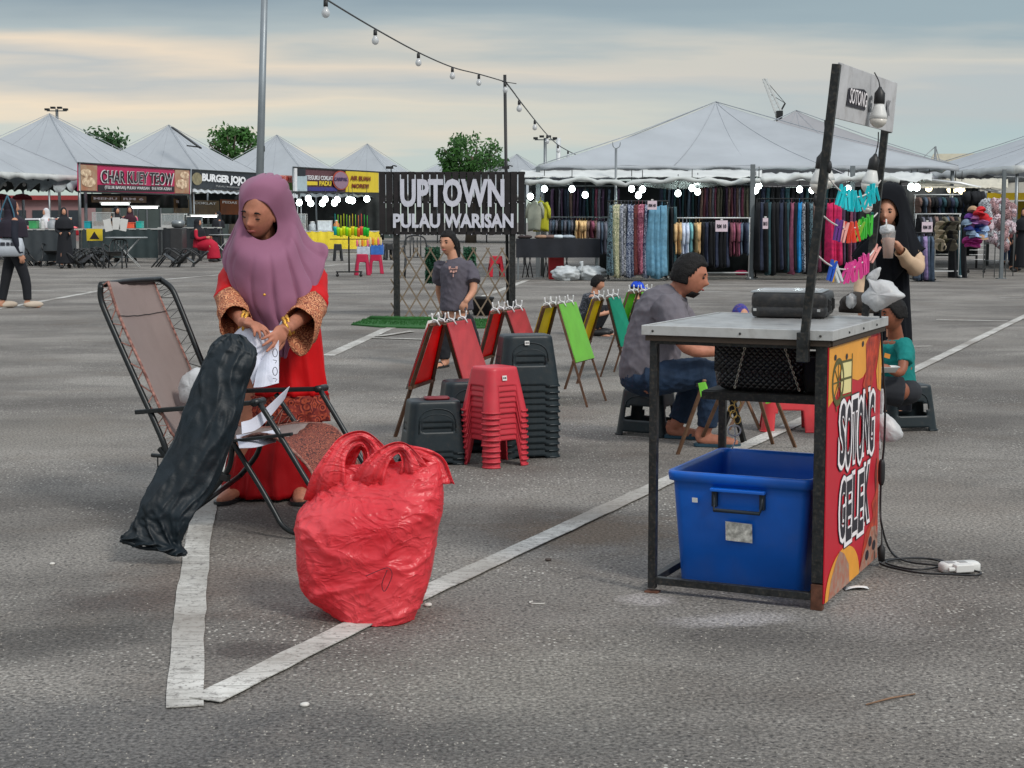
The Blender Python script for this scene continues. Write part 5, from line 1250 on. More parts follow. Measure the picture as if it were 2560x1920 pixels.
def foot(mb, a, d, s=1.0):
    """foot from ankle a pointing along d"""
    d = V3(d).normalized(); a = V3(a); z0 = V((0, 0, 1))
    mb.tube([a + V((0, 0, .02)) - d * .02, a - d * .03 + z0 * -.035, a + d * .05 + z0 * -.045, a + d * .14 + z0 * -.058, a + d * .19 + z0 * -.062], [.034 * s, .034 * s, .036 * s, .034 * s, .018 * s], 10, sub=3, flat=.8)
def sandal(t, a, d, mat, name='sandal', s=1.0):
    d = V3(d).normalized(); n_ = V((-d.y, d.x, 0)); a = V3(a); m = MB()
    O = [(-.055, -.03), (.02, -.036), (.10, -.046), (.17, -.042), (.205, -.01), (.20, .02), (.15, .042), (.05, .038), (-.05, .032), (-.07, 0)]
    P = crv([(x, y) for x, y in O], 3, True)
    m.prism([V((a.x, a.y, 0.004)) + d * float(p[0]) * s + n_ * float(p[1]) * s for p in P], (0, 0, .016)); o = m.build(name, mat, t)
    m = MB(); b = V((a.x, a.y, 0)); m.tube([b + d * .09 * s - n_ * .04 * s + V((0, 0, .012)), b + d * .10 * s + V((0, 0, .055)), b + d * .09 * s + n_ * .04 * s + V((0, 0, .012))], [.009, .012, .009], 8, sub=4, flat=.5); m.build('sandal_strap', mat, o)
def px(o, L): return [at(*q[:3]) - o if not isinstance(q, V) else q for q in L]
# ------------------------------------------------------------ the woman in the mauve headscarf
wo = gp(672, 1250); wm = thing('person', 'woman in mauve headscarf and red lace-trimmed dress folding white paper behind the recliner', 'person', wo)
def W(x, y, d): return at(x, y, d) - wo
hc = W(648, 534, 7.22); HX = frame(hc, (.05, -.34, 1), (-.36, -1, -.36))
b = MB(); head(b, HX)
limb(b, [W(652, 560, 7.27), W(668, 620, 7.36)], [.055, .06])
b.tube([W(672, 610, 7.38), W(678, 660, 7.40), W(684, 760, 7.40), W(690, 860, 7.42), W(692, 930, 7.42)], [.06, .11, .11, .13, .12], 20, sub=4)
limb(b, [W(618, 655, 7.42), W(574, 745, 7.3), W(608, 806, 6.96)], [.058, .045, .028]); limb(b, [W(750, 660, 7.42), W(785, 755, 7.3), W(722, 818, 6.94)], [.058, .045, .028])
for x0, x1 in ((645, 598), (735, 752)):
    limb(b, [W(x0, 930, 7.42), W((x0 + x1) / 2, 1080, 7.38), W(x1, 1222, 7.42)], [.09, .06, .04])
fa, fb = W(598, 1226, 7.40), W(752, 1226, 7.40); fa.z = fb.z = .085
foot(b, fa, (-.35, -1, 0)); foot(b, fb, (.1, -1, 0))
hand(b, W(616, 806, 6.93), W(668, 822, 6.82) - W(616, 806, 6.93), (.2, -.3, -1), side=-1, s=.98, curl=(.25, .3, .35, .4))
hand(b, W(712, 822, 6.91), W(660, 880, 6.76) - W(712, 822, 6.91), (-.75, .3, -.35), side=-1, s=.98, curl=(.15, .12, .18, .22), spread=.10)
organic('body', b, MSK1, wm, .0045, 2)
face(wm, HX, closed=True)
MRD = M('red_satin', S(196, 14, 20), .55, var=.10, vs=4, bump=.25, bs=14, spec=.2); MRD2 = M('deep_red_satin', S(148, 10, 18), .55, var=.14, vs=4, bump=.25, bs=14, spec=.2)
def robe(keys, D, folds, amp, n=84, seed=1, depth=.62, sub=8, minr=0):
    """upright cloth body through (y, x left, x right) photo outline rows"""
    P = crv([(*(W_ := at((l + r_) / 2, y, D)), (at(r_, y, D).x - at(l, y, D).x) / 2) for y, l, r_ in keys], sub); G = []
    for i, q in enumerate(P):
        f = i / (len(P) - 1); row = []
        for j in range(n):
            a = 2 * math.pi * j / n; k = amp * (.25 + .75 * f) * ((1 - abs(math.sin(a * folds / 2 + 1.1 * math.sin(a * 2 + seed) + .7 * math.sin(f * 3)))) ** 2 - .35) + .006 * noise.noise(V((math.cos(a) * 3, math.sin(a) * 3, f * 9 + seed)))
            row.append(V((q[0] + math.cos(a) * (q[3] + k * .6), q[1] + math.sin(a) * (max(q[3] * depth, minr) + k), q[2])))
        G.append(row)
    return G
def sub_o(G, o): return [[p - o for p in r_] for r_ in G]
m = MB(); m.grid(sub_o(robe([(640, 592, 782), (700, 578, 796), (790, 590, 800), (900, 600, 812), (985, 602, 822)], 7.42, 9, .035, seed=2), wo), cv=True); m.build('tunic', MRD, wm, solid=.004)
m = MB(); m.grid(sub_o(robe([(984, 602, 822), (1010, 600, 825), (1050, 598, 828)], 7.42, 9, .035, seed=2), wo), cv=True); m.build('lace_hem', MLACE2, wm, solid=.005)
m = MB(); m.grid(sub_o(robe([(900, 612, 800), (1040, 596, 800), (1150, 572, 790), (1238, 556, 786)], 7.42, 11, .05, seed=5, depth=.55), wo), cv=True); m.build('long_skirt', MRD2, wm, solid=.004)
def sleeve(pts, cut, mats, parent, o, n=28, amp=.010, names=('sleeve', 'lace_cuff'), open_=0.0, sub=6, sag=0.0):
    P = crv([(*(at(x, y, d) - o), r_) for x, y, d, r_ in pts], sub); N = len(P); G = []; prev = None
    for i, q in enumerate(P):
        c = V3(q); t_ = (V3(P[min(i + 1, N - 1)]) - V3(P[max(i - 1, 0)])).normalized()
        x_ = t_.cross(V((0, 0, 1))).normalized() if prev is None else (prev - t_ * prev.dot(t_)).normalized(); prev = x_; y_ = t_.cross(x_); row = []; f = i / (N - 1)
        for j in range(n):
            a = 2 * math.pi * j / n; w_ = amp * (1 - abs(math.sin(f * 13 + 1.5 * math.sin(a + 1) + a))) ** 2 + .006 * noise.noise(V((math.cos(a) * 2, math.sin(a) * 2, f * 8)))
            p = c + (x_ * math.cos(a) + y_ * math.sin(a)) * (q[3] + w_)
            if f > .6: p.z -= sag * (f - .6) / .4 * max(0, -(p - c).z / q[3])
            row.append(p)
        G.append(row)
    k = int(N * cut); m = MB(); m.grid(G[:k + 1], cv=True); m.build(names[0], mats[0], parent, solid=.003)
    if cut < 1: m = MB(); m.grid(G[k:], cv=True); m.build(names[1], mats[1], parent, solid=.004)
sleeve([(626, 640, 7.42, .065), (592, 684, 7.38, .066), (575, 735, 7.28, .062), (580, 775, 7.12, .064), (590, 800, 7.03, .068)], .58, (MRD, MLACE), wm, wo, sag=.07)
sleeve([(744, 650, 7.44, .060), (774, 690, 7.40, .068), (783, 748, 7.28, .066), (768, 788, 7.12, .066), (748, 808, 7.03, .072)], .58, (MRD, MLACE), wm, wo, sag=.08)
MGOLD = M('gold_bracelet', S(214, 160, 70), .3, .7, var=.25, vs=120, bump=.4, bs=200)
for (x, y, d), ax in (((605, 801, 6.985), (1, .1, -.25)), ((613, 805, 6.95), (1, .1, -.25)), ((724, 811, 6.97), (-1, -.2, -.4)), ((716, 816, 6.93), (-1, -.2, -.4))):
    c = W(x, y, d); X = frame(c, ax, (0, -1, 0)); m = MB(); m.tube([X @ V((.040 * math.cos(a), .036 * math.sin(a), .002 * math.sin(a * 9))) for a in np.linspace(0, 2 * math.pi, 37)], .0078, 6, cap=False); m.build('bracelet', MGOLD, wm)
MHJ = M('mauve_jersey', S(146, 96, 122), .8, var=.07, vs=3, sheen=.12, bump=.08, bs=300, trans=.06)
HK = [[(638, 500, -.085), (668, 512, -.082), (691, 550, -.058), (689, 578, -.062), (655, 595, -.085), (620, 575, -.095), (605, 540, -.085), (613, 507, -.085)],
      [(640, 458, -.075), (700, 478, -.055), (713, 552, -.03), (708, 602, -.06), (655, 614, -.105), (604, 592, -.105), (599, 537, -.065), (603, 488, -.07)],
      [(662, 437, -.01), (716, 455, .0), (736, 548, .03), (728, 625, -.05), (660, 655, -.13), (588, 622, -.08), (598, 530, .0), (606, 462, .0)],
      [(672, 447, .07), (718, 482, .09), (757, 592, .05), (752, 690, -.07), (665, 716, -.16), (576, 655, -.07), (600, 548, .08), (622, 480, .08)],
      [(678, 560, .15), (727, 580, .13), (790, 618, .06), (770, 742, -.10), (672, 776, -.18), (582, 698, -.10), (562, 625, .05), (622, 580, .13)],
      [(682, 650, .20), (745, 640, .17), (818, 624, .04), (752, 800, -.12), (700, 838, -.17), (604, 750, -.13), (563, 640, .05), (612, 640, .17)],
      [(684, 760, .22), (765, 720, .18), (806, 660, .04), (728, 852, -.12), (704, 892, -.15), (640, 790, -.15), (570, 668, .03), (602, 720, .18)]]
def drape(keys, D, o, amp=.012, folds=13, su=12, sv=22, name='headscarf', mat=None, parent=None, seed=0, f0=1.5):
    K = [[at(x, y, D + dy) - o for x, y, dy in r_] for r_ in keys]
    rows = [[V3(q) for q in crv([tuple(p) for p in r_], sv, True)] for r_ in K]; cols = [[V3(q) for q in crv([tuple(p) for p in c], su)] for c in zip(*rows)]
    nC, nR = len(cols), len(cols[0]); G = [[None] * nC for _ in range(nR)]
    for j in range(nC):
        for i in range(nR):
            p = cols[j][i]; a = cols[(j + 1) % nC][i] - cols[(j - 1) % nC][i]; b_ = cols[j][min(i + 1, nR - 1)] - cols[j][max(i - 1, 0)]; n_ = b_.cross(a)
            n_ = n_.normalized() if n_.length > 1e-9 else V((0, -1, 0)); r_ = i / su; w_ = max(0, min(1, (r_ - f0) / 1.6)); u = j / nC * 2 * math.pi
            d = amp * w_ * ((1 - abs(math.sin(u * folds / 2 + 1.4 * math.sin(u * 1.0 + .12 * r_ + seed)))) ** 3.2 * 1.5 * (.6 + .4 * math.sin(u * 3 + seed)) - .2) + .004 * w_ * noise.noise(p * 14)
            G[i][j] = p + n_ * d
    m = MB(); m.grid(G, cv=True); return m.build(name, mat, parent, solid=.003)
HK = [[(x, y + (6 if i == 0 and 3 <= j <= 5 else 0), d + (((-.078, -.070, -.035, -.025, -.028, -.028, -.045, -.070) if i < 2 else [(-.06, -.03, 0, .02, .03)[i - 2]] * 8)[j])) for j, (x, y, d) in enumerate(r_)] for i, r_ in enumerate(HK)]
drape(HK, 7.30, wo, mat=MHJ, parent=wm, amp=.024, folds=17)
m = MB(); m.ball(W(661, 737, 7.06), .007, nu=8, nv=6); m.build('scarf_pin', MGOLD, wm)
sandal(wm, fa, (-.35, -1, 0), MBLKP); sandal(wm, fb, (.1, -1, 0), MBLKP)
# ------------------------------------------------------------ the seated man
mo = gp(1620, 1085); mm = thing('person', 'man in grey shirt and jeans sitting hunched on a dark stool', 'person', mo)
Wm = lambda x, y, d: at(x, y, d) - mo
hc = Wm(1724, 690, 9.25); HX = frame(hc, (.26, .0, 1), (1, -.22, -.30), 1.06)
b = MB(); head(b, HX); limb(b, [Wm(1712, 705, 9.27), Wm(1672, 755, 9.3)], [.058, .068])
b.tube([Wm(1676, 752, 9.3), Wm(1645, 800, 9.3), Wm(1625, 880, 9.3), Wm(1622, 960, 9.32)], [.06, .115, .115, .12], 20, sub=4)
limb(b, [Wm(1672, 775, 9.14), Wm(1718, 868, 9.0), Wm(1800, 880, 9.0)], [.058, .042, .028]); limb(b, [Wm(1690, 775, 9.46), Wm(1748, 860, 9.5), Wm(1815, 870, 9.3)], [.055, .042, .028])
hand(b, Wm(1800, 880, 9.0), (1, .1, -.1), (0, .4, -1), side=-1, curl=(.5, .5, .6, .6)); hand(b, Wm(1815, 870, 9.3), (1, -.1, -.1), (0, -.4, -1), side=1, curl=(.5, .5, .6, .6))
limb(b, [Wm(1626, 950, 9.2), Wm(1768, 934, 9.12), Wm(1768, 1040, 9.14), Wm(1762, 1078, 9.16)], [.085, .062, .05, .038]); limb(b, [Wm(1626, 950, 9.45), Wm(1735, 940, 9.5), Wm(1705, 1030, 9.5), Wm(1690, 1062, 9.5)], [.085, .062, .05, .038])
fa, fb = Wm(1764, 1085, 9.15), Wm(1690, 1070, 9.5); fa.z = fb.z = .085
foot(b, fa, (1, -.15, 0)); foot(b, fb, (1, -.3, 0)); organic('body', b, MSK1, mm, .0065, 3); face(mm, HX)
haircap(mm, HX, line=.60, seed=3, thick=.013, back=-.42)
m = MB(); G = [[HX @ V((x, -.080 + abs(x) * .9 + .014 * k, -.080 - .016 * k)) for x in np.linspace(-.045, .045, 9)] for k in range(3)]; m.grid(G); m.build('beard', MHAIR, mm, solid=.006)
MGS = M('grey_shirt', S(100, 98, 106), .85, var=.06, vs=3, bump=.2, bs=25, col2=S(108, 102, 108)); MJ = M('denim', S(28, 48, 72), .85, var=.3, vs=9, bump=.3, bs=240)
b = MB(); b.tube([Wm(1694, 728, 9.3), Wm(1662, 772, 9.3), Wm(1636, 845, 9.3), Wm(1622, 915, 9.3), Wm(1616, 950, 9.32)], [.078, .168, .172, .178, .160], 24, sub=4)
b.tube([Wm(1662, 762, 9.17), Wm(1676, 785, 9.12), Wm(1702, 838, 9.04)], [.105, .100, .080], 14, sub=3); b.tube([Wm(1680, 768, 9.44), Wm(1734, 838, 9.49)], [.095, .078], 14, sub=3)
organic('shirt', b, MGS, mm, .009, 5, disp=.010, dscale=.16)
b = MB(); b.ball(Wm(1622, 944, 9.32), (.175, .21, .115), nu=20, nv=12); b.tube([Wm(1622, 948, 9.2), Wm(1700, 938, 9.14), Wm(1770, 934, 9.12), Wm(1774, 990, 9.13), Wm(1768, 1066, 9.15)], [.110, .100, .085, .074, .062], 16, sub=4); b.tube([Wm(1630, 948, 9.42), Wm(1736, 942, 9.5), Wm(1714, 1005, 9.5), Wm(1694, 1052, 9.5)], [.10, .085, .072, .062], 16, sub=4)
organic('jeans', b, MJ, mm, .009, 4, disp=.008, dscale=.10)
MSD2 = M('blue_sandal', S(40, 74, 90), .6); sandal(mm, fa, (1, -.15, 0), MSD2); sandal(mm, fb, (1, -.3, 0), MSD2)
# ------------------------------------------------------------ boy in the teal shirt
bo = gp(2262, 1072); bm = thing('person', 'boy in a teal t-shirt sitting on a dark stool beside the cart', 'person', bo)
Wb = lambda x, y, d: at(x, y, d) - bo
hc = Wb(2232, 786, 9.45); HX = frame(hc, (-.10, .0, 1), (-1, -.30, -.22), .86)
b = MB(); head(b, HX); limb(b, [Wb(2236, 815, 9.47), Wb(2240, 850, 9.5)], [.042, .05])
b.tube([Wb(2240, 850, 9.5), Wb(2243, 900, 9.5), Wb(2245, 970, 9.5)], [.08, .10, .10], 16, sub=4)
limb(b, [Wb(2262, 868, 9.36), Wb(2252, 930, 9.26), Wb(2212, 918, 9.2)], [.036, .028, .021]); hand(b, Wb(2212, 918, 9.2), (-1, -.1, .1), (0, 0, -1), side=1, s=.75)
limb(b, [Wb(2228, 868, 9.66), Wb(2215, 925, 9.6), Wb(2195, 915, 9.4)], [.036, .028, .021]); hand(b, Wb(2195, 915, 9.4), (-1, -.1, .1), (0, 0, -1), side=-1, s=.75)
for d in (9.36, 9.58): limb(b, [Wb(2250, 978, d), Wb(2172, 972, d), Wb(2176, 1062, d)], [.06, .045, .032]); foot(b, V((Wb(2176, 1062, d).x, Wb(2176, 1062, d).y, .07)), (-1, -.2, 0), .8)
organic('body', b, MSK3, bm, .0065, 3); face(bm, HX); haircap(bm, HX, line=.42, seed=8, thick=.014, back=-.3)
MTL = M('teal_cotton', S(10, 122, 118), .85, var=.08, vs=5, bump=.2, bs=30)
b = MB(); b.tube([Wb(2240, 846, 9.5), Wb(2242, 866, 9.5), Wb(2243, 920, 9.5), Wb(2246, 975, 9.5)], [.055, .105, .105, .112], 20, sub=4); b.tube([Wb(2255, 858, 9.40), Wb(2264, 880, 9.35), Wb(2262, 908, 9.31)], [.06, .052, .05], 12, sub=3); b.tube([Wb(2230, 862, 9.62), Wb(2222, 895, 9.64)], [.055, .048], 12, sub=3)
organic('shirt', b, MTL, bm, .008, 4, disp=.006, dscale=.10)
b = MB(); 
for d in (9.36, 9.58): b.tube([Wb(2254, 980, d), Wb(2215, 976, d), Wb(2172, 974, d), Wb(2176, 1045, d)], [.098, .086, .074, .056], 14, sub=4)
b.ball(Wb(2252, 978, 9.47), (.13, .14, .09), nu=14, nv=8)
organic('trousers', b, M('dark_trousers', (.02, .022, .028), .85, var=.2), bm, .010, 3)
m = MB(); m.poly([Wb(2212, 882, 9.20), Wb(2226, 886, 9.20), Wb(2224, 897, 9.20), Wb(2210, 893, 9.20)]); m.build('shirt_print', M('orange_print', S(200, 130, 50), .7), bm, solid=.002)
q = at(2215, 930, 9.15); t = thing('white_tray', 'white plastic tray the boy in teal holds on his lap', 'tray', q)
m = MB(); m.grid([[(x * s_, y * s_, z) for x, y in rrect(.14, .12, .02)] for z, s_ in ((.0, .7), (.03, .95), (.034, 1.05), (.034, .92), (.006, .6))], cv=True, capv=True); m.build('tray_wall', MWPL, t)
# ------------------------------------------------------------ girl drinking
do = gp(2235, 1040); dm = thing('person', 'girl in black headscarf and dress sipping an iced drink behind the cart', 'person', do)
Wd = lambda x, y, d: at(x, y, d) - do
hc = Wd(2216, 530, 10.45); HX = frame(hc, (-.05, -.12, 1), (-.35, -1, -.18), .92)
b = MB(); head(b, HX); limb(b, [Wd(2220, 560, 10.5), Wd(2225, 600, 10.55)], [.05, .055])
b.tube([Wd(2225, 595, 10.58), Wd(2225, 640, 10.6), Wd(2228, 740, 10.6), Wd(2230, 840, 10.6)], [.05, .09, .085, .10], 18, sub=4)
limb(b, [Wd(2265, 620, 10.6), Wd(2292, 672, 10.5), Wd(2242, 612, 10.25)], [.045, .035, .024]); limb(b, [Wd(2185, 620, 10.6), Wd(2158, 690, 10.5), Wd(2150, 760, 10.35)], [.045, .035, .024])
hand(b, Wd(2242, 612, 10.25), (-.75, -.25, .55), (-.7, -.1, -.7), side=1, s=.9, curl=(.75, .8, .8, .8)); hand(b, Wd(2150, 760, 10.35), (0, 0, -1), (1, 0, 0), side=-1, s=.9)
for x in (2212, 2248): limb(b, [Wd(x, 850, 10.6), Wd(x, 950, 10.6), Wd(x, 1035, 10.6)], [.06, .05, .04]); q = Wd(x, 1035, 10.6); q.z = .08; foot(b, q, (-.2, -1, 0), .9)
organic('body', b, MSK2, dm, .0075, 3); face(dm, HX, lips=MLIP2)
MBC = M('black_jersey', (.007, .008, .011), .9, var=.2, vs=4, spec=.15, bump=.2, bs=18); MBE = M('beige_sleeve', S(196, 168, 140), .85, var=.05)
m = MB(); m.grid(sub_o(robe([(600, 2180, 2272), (690, 2176, 2272), (800, 2184, 2276), (920, 2180, 2284), (1035, 2172, 2290)], 10.6, 9, .03, seed=4, depth=.7), do), cv=True); m.build('black_dress', MBC, dm, solid=.004)
sleeve([(2268, 615, 10.6, .055), (2284, 645, 10.55, .056), (2291, 668, 10.48, .054), (2272, 656, 10.36, .044), (2250, 628, 10.27, .034)], 1, (MBE,), dm, do, n=16, names=('beige_sleeve', ''))
sleeve([(2182, 615, 10.6, .05), (2162, 670, 10.52, .05), (2153, 715, 10.45, .045), (2150, 752, 10.37, .038)], 1, (MBE,), dm, do, n=16, names=('beige_sleeve', ''))
DK = [[(2212, 497, -.085), (2232, 505, -.08), (2247, 535, -.05), (2242, 565, -.06), (2218, 578, -.08), (2202, 560, -.09), (2192, 532, -.085), (2197, 505, -.085)],
      [(2218, 473, -.06), (2245, 482, -.05), (2258, 535, -.02), (2254, 575, -.05), (2218, 592, -.10), (2194, 575, -.09), (2186, 532, -.05), (2192, 488, -.06)],
      [(2230, 459, .0), (2258, 475, .0), (2270, 545, .03), (2262, 600, -.06), (2216, 620, -.13), (2184, 600, -.07), (2184, 535, .0), (2200, 470, .0)],
      [(2238, 466, .08), (2264, 490, .09), (2284, 580, .05), (2268, 640, -.08), (2212, 660, -.15), (2170, 620, -.05), (2182, 550, .07), (2208, 475, .08)],
      [(2240, 560, .13), (2270, 570, .12), (2298, 610, .05), (2275, 655, -.08), (2214, 690, -.15), (2155, 630, -.05), (2160, 590, .06), (2200, 560, .12)],
      [(2240, 640, .16), (2280, 640, .14), (2314, 622, .05), (2282, 640, -.04), (2216, 716, -.14), (2140, 650, -.05), (2135, 640, .06), (2190, 640, .15)]]
DK = [[(x, y, d + (-.075, -.07, -.05, -.02, 0, .02)[i]) for x, y, d in r_] for i, r_ in enumerate(DK)]
drape(DK, 10.52, do, amp=.014, folds=11, mat=MBC, parent=dm)
q = at(2221, 606, 10.16); t = thing('iced_drink', 'tall clear cup of milky iced coffee held by the girl in black', 'drink', q)
m = MB(); m.lathe((0, 0, 0), [(.030, -.10), (.040, .02), (.041, .03)], 18); m.build('coffee', M('milk_coffee', S(196, 140, 110), .3, var=.15, vs=30), t)
m = MB(); m.lathe((0, 0, 0), [(.032, -.103), (.042, .03), (.046, .072), (.048, .075)], 18); m.build('clear_cup', M('clear_cup_plastic', (.7, .7, .7), .15, var=.05, alpha=.35), t)
m = MB(); m.tube([(-.01, -.01, .0), (-.03, -.05, .15)], .005, 8); m.build('straw', MWPL, t)
m = MB(); m.ball((-.01, 0, .08), (.05, .045, .035), nu=16, nv=10, fn=lambda p, d: p * (1 + .35 * noise.noise(V(d) * 4))); m.build('film_wrap', MBAGW, t)
# ------------------------------------------------------------ girl walking
go = gp(1140, 910); gm = thing('person', 'girl with a ponytail in a dark grey t-shirt walking past the wooden sign', 'person', go)
DG = 14.2; Wg = lambda x, y, d=DG: at(x, y, d) - go
hc = Wg(1121, 608); HX = frame(hc, (-.04, -.04, 1), (-.62, -1, -.08), .96)
b = MB(); head(b, HX); limb(b, [Wg(1128, 630), Wg(1134, 655)], [.045, .05])
b.tube([Wg(1136, 652), Wg(1138, 690), Wg(1140, 760), Wg(1142, 795)], [.08, .115, .115, .12], 18, sub=4)
limb(b, [Wg(1172, 665), Wg(1184, 720, 14.1), Wg(1166, 752, 13.95)], [.05, .036, .025]); hand(b, Wg(1166, 752, 13.95), (-.6, -.2, -.8), (.4, .8, 0), side=-1, s=.8, curl=(.5, .5, .55, .6))
limb(b, [Wg(1114, 676, 14.3), Wg(1098, 720, 14.4), Wg(1106, 765, 14.45)], [.05, .036, .025]); hand(b, Wg(1106, 765, 14.45), (0, 0, -1), (1, 0, 0), side=1, s=.8)
limb(b, [Wg(1124, 800), Wg(1110, 862), Wg(1112, 905)], [.075, .05, .036]); limb(b, [Wg(1160, 800, 14.3), Wg(1180, 855, 14.4), Wg(1190, 880, 15.0)], [.075, .05, .036])
q = Wg(1112, 905); q.z = .075; foot(b, q, (-.5, -1, 0), .85); q2 = Wg(1190, 880, 15.0); q2.z = .10; foot(b, q2, (-.4, -1, -.2), .85)
organic('body', b, MSK2, gm, .0075, 3); face(gm, HX, lips=MLIP2); haircap(gm, HX, line=.50, seed=11, thick=.010, back=-.45)
m = MB(); m.tube([HX @ V((0, .09, .03)), HX @ V((-.01, .14, .0)), HX @ V((-.015, .15, -.08)), HX @ V((-.01, .13, -.17)), HX @ V((0, .12, -.24))], [.028, .035, .04, .035, .01], 12, sub=4); m.build('ponytail', MHAIR, gm)
MGT = M('charcoal_cotton', S(84, 80, 90), .85, var=.07, vs=5, bump=.2, bs=22)
b = MB(); b.tube([Wg(1134, 646), Wg(1138, 668), Wg(1140, 720), Wg(1142, 776)], [.062, .135, .142, .158], 22, sub=4); b.tube([Wg(1164, 662), Wg(1180, 685, 14.15), Wg(1184, 706, 14.1)], [.072, .068, .068], 14, sub=3); b.tube([Wg(1108, 662, 14.28), Wg(1097, 706, 14.37)], [.088, .072], 14, sub=3)
organic('t_shirt', b, MGT, gm, .010, 4, disp=.007, dscale=.14)
b = MB(); b.ball(Wg(1142, 790), (.13, .11, .09), nu=16, nv=10); b.tube([Wg(1126, 800), Wg(1111, 860), Wg(1111, 898)], [.10, .075, .055], 14, sub=4); b.tube([Wg(1158, 800, 14.25), Wg(1180, 850, 14.4), Wg(1188, 874, 14.9)], [.10, .075, .055], 14, sub=4)
organic('trousers', b, M('black_trousers', (.016, .017, .022), .8, var=.2), gm, .012, 4, disp=.005, dscale=.1)
m = MB(); c = Wg(1133, 675, DG - .148)
for dx, dz, w_, h_ in ((-.03, .02, .02, .03), (-.012, .012, .03, .012), (.012, .012, .03, .012), (.03, .02, .02, .03), (-.02, -.012, .02, .022), (.004, -.016, .018, .026), (.026, -.010, .016, .02), (0, -.05, .008, .03)):
    m.poly([c + V((dx - w_ / 2, 0, dz - h_ / 2)), c + V((dx + w_ / 2, .0, dz - h_ / 2 + .004)), c + V((dx + w_ / 2, .0, dz + h_ / 2)), c + V((dx - w_ / 2, 0, dz + h_ / 2 - .004))])
m.build('shirt_emblem', M('peach_print', S(206, 160, 150), .7), gm, solid=.004)
sandal(gm, q, (-.5, -1, 0), MBLKP, s=.85)
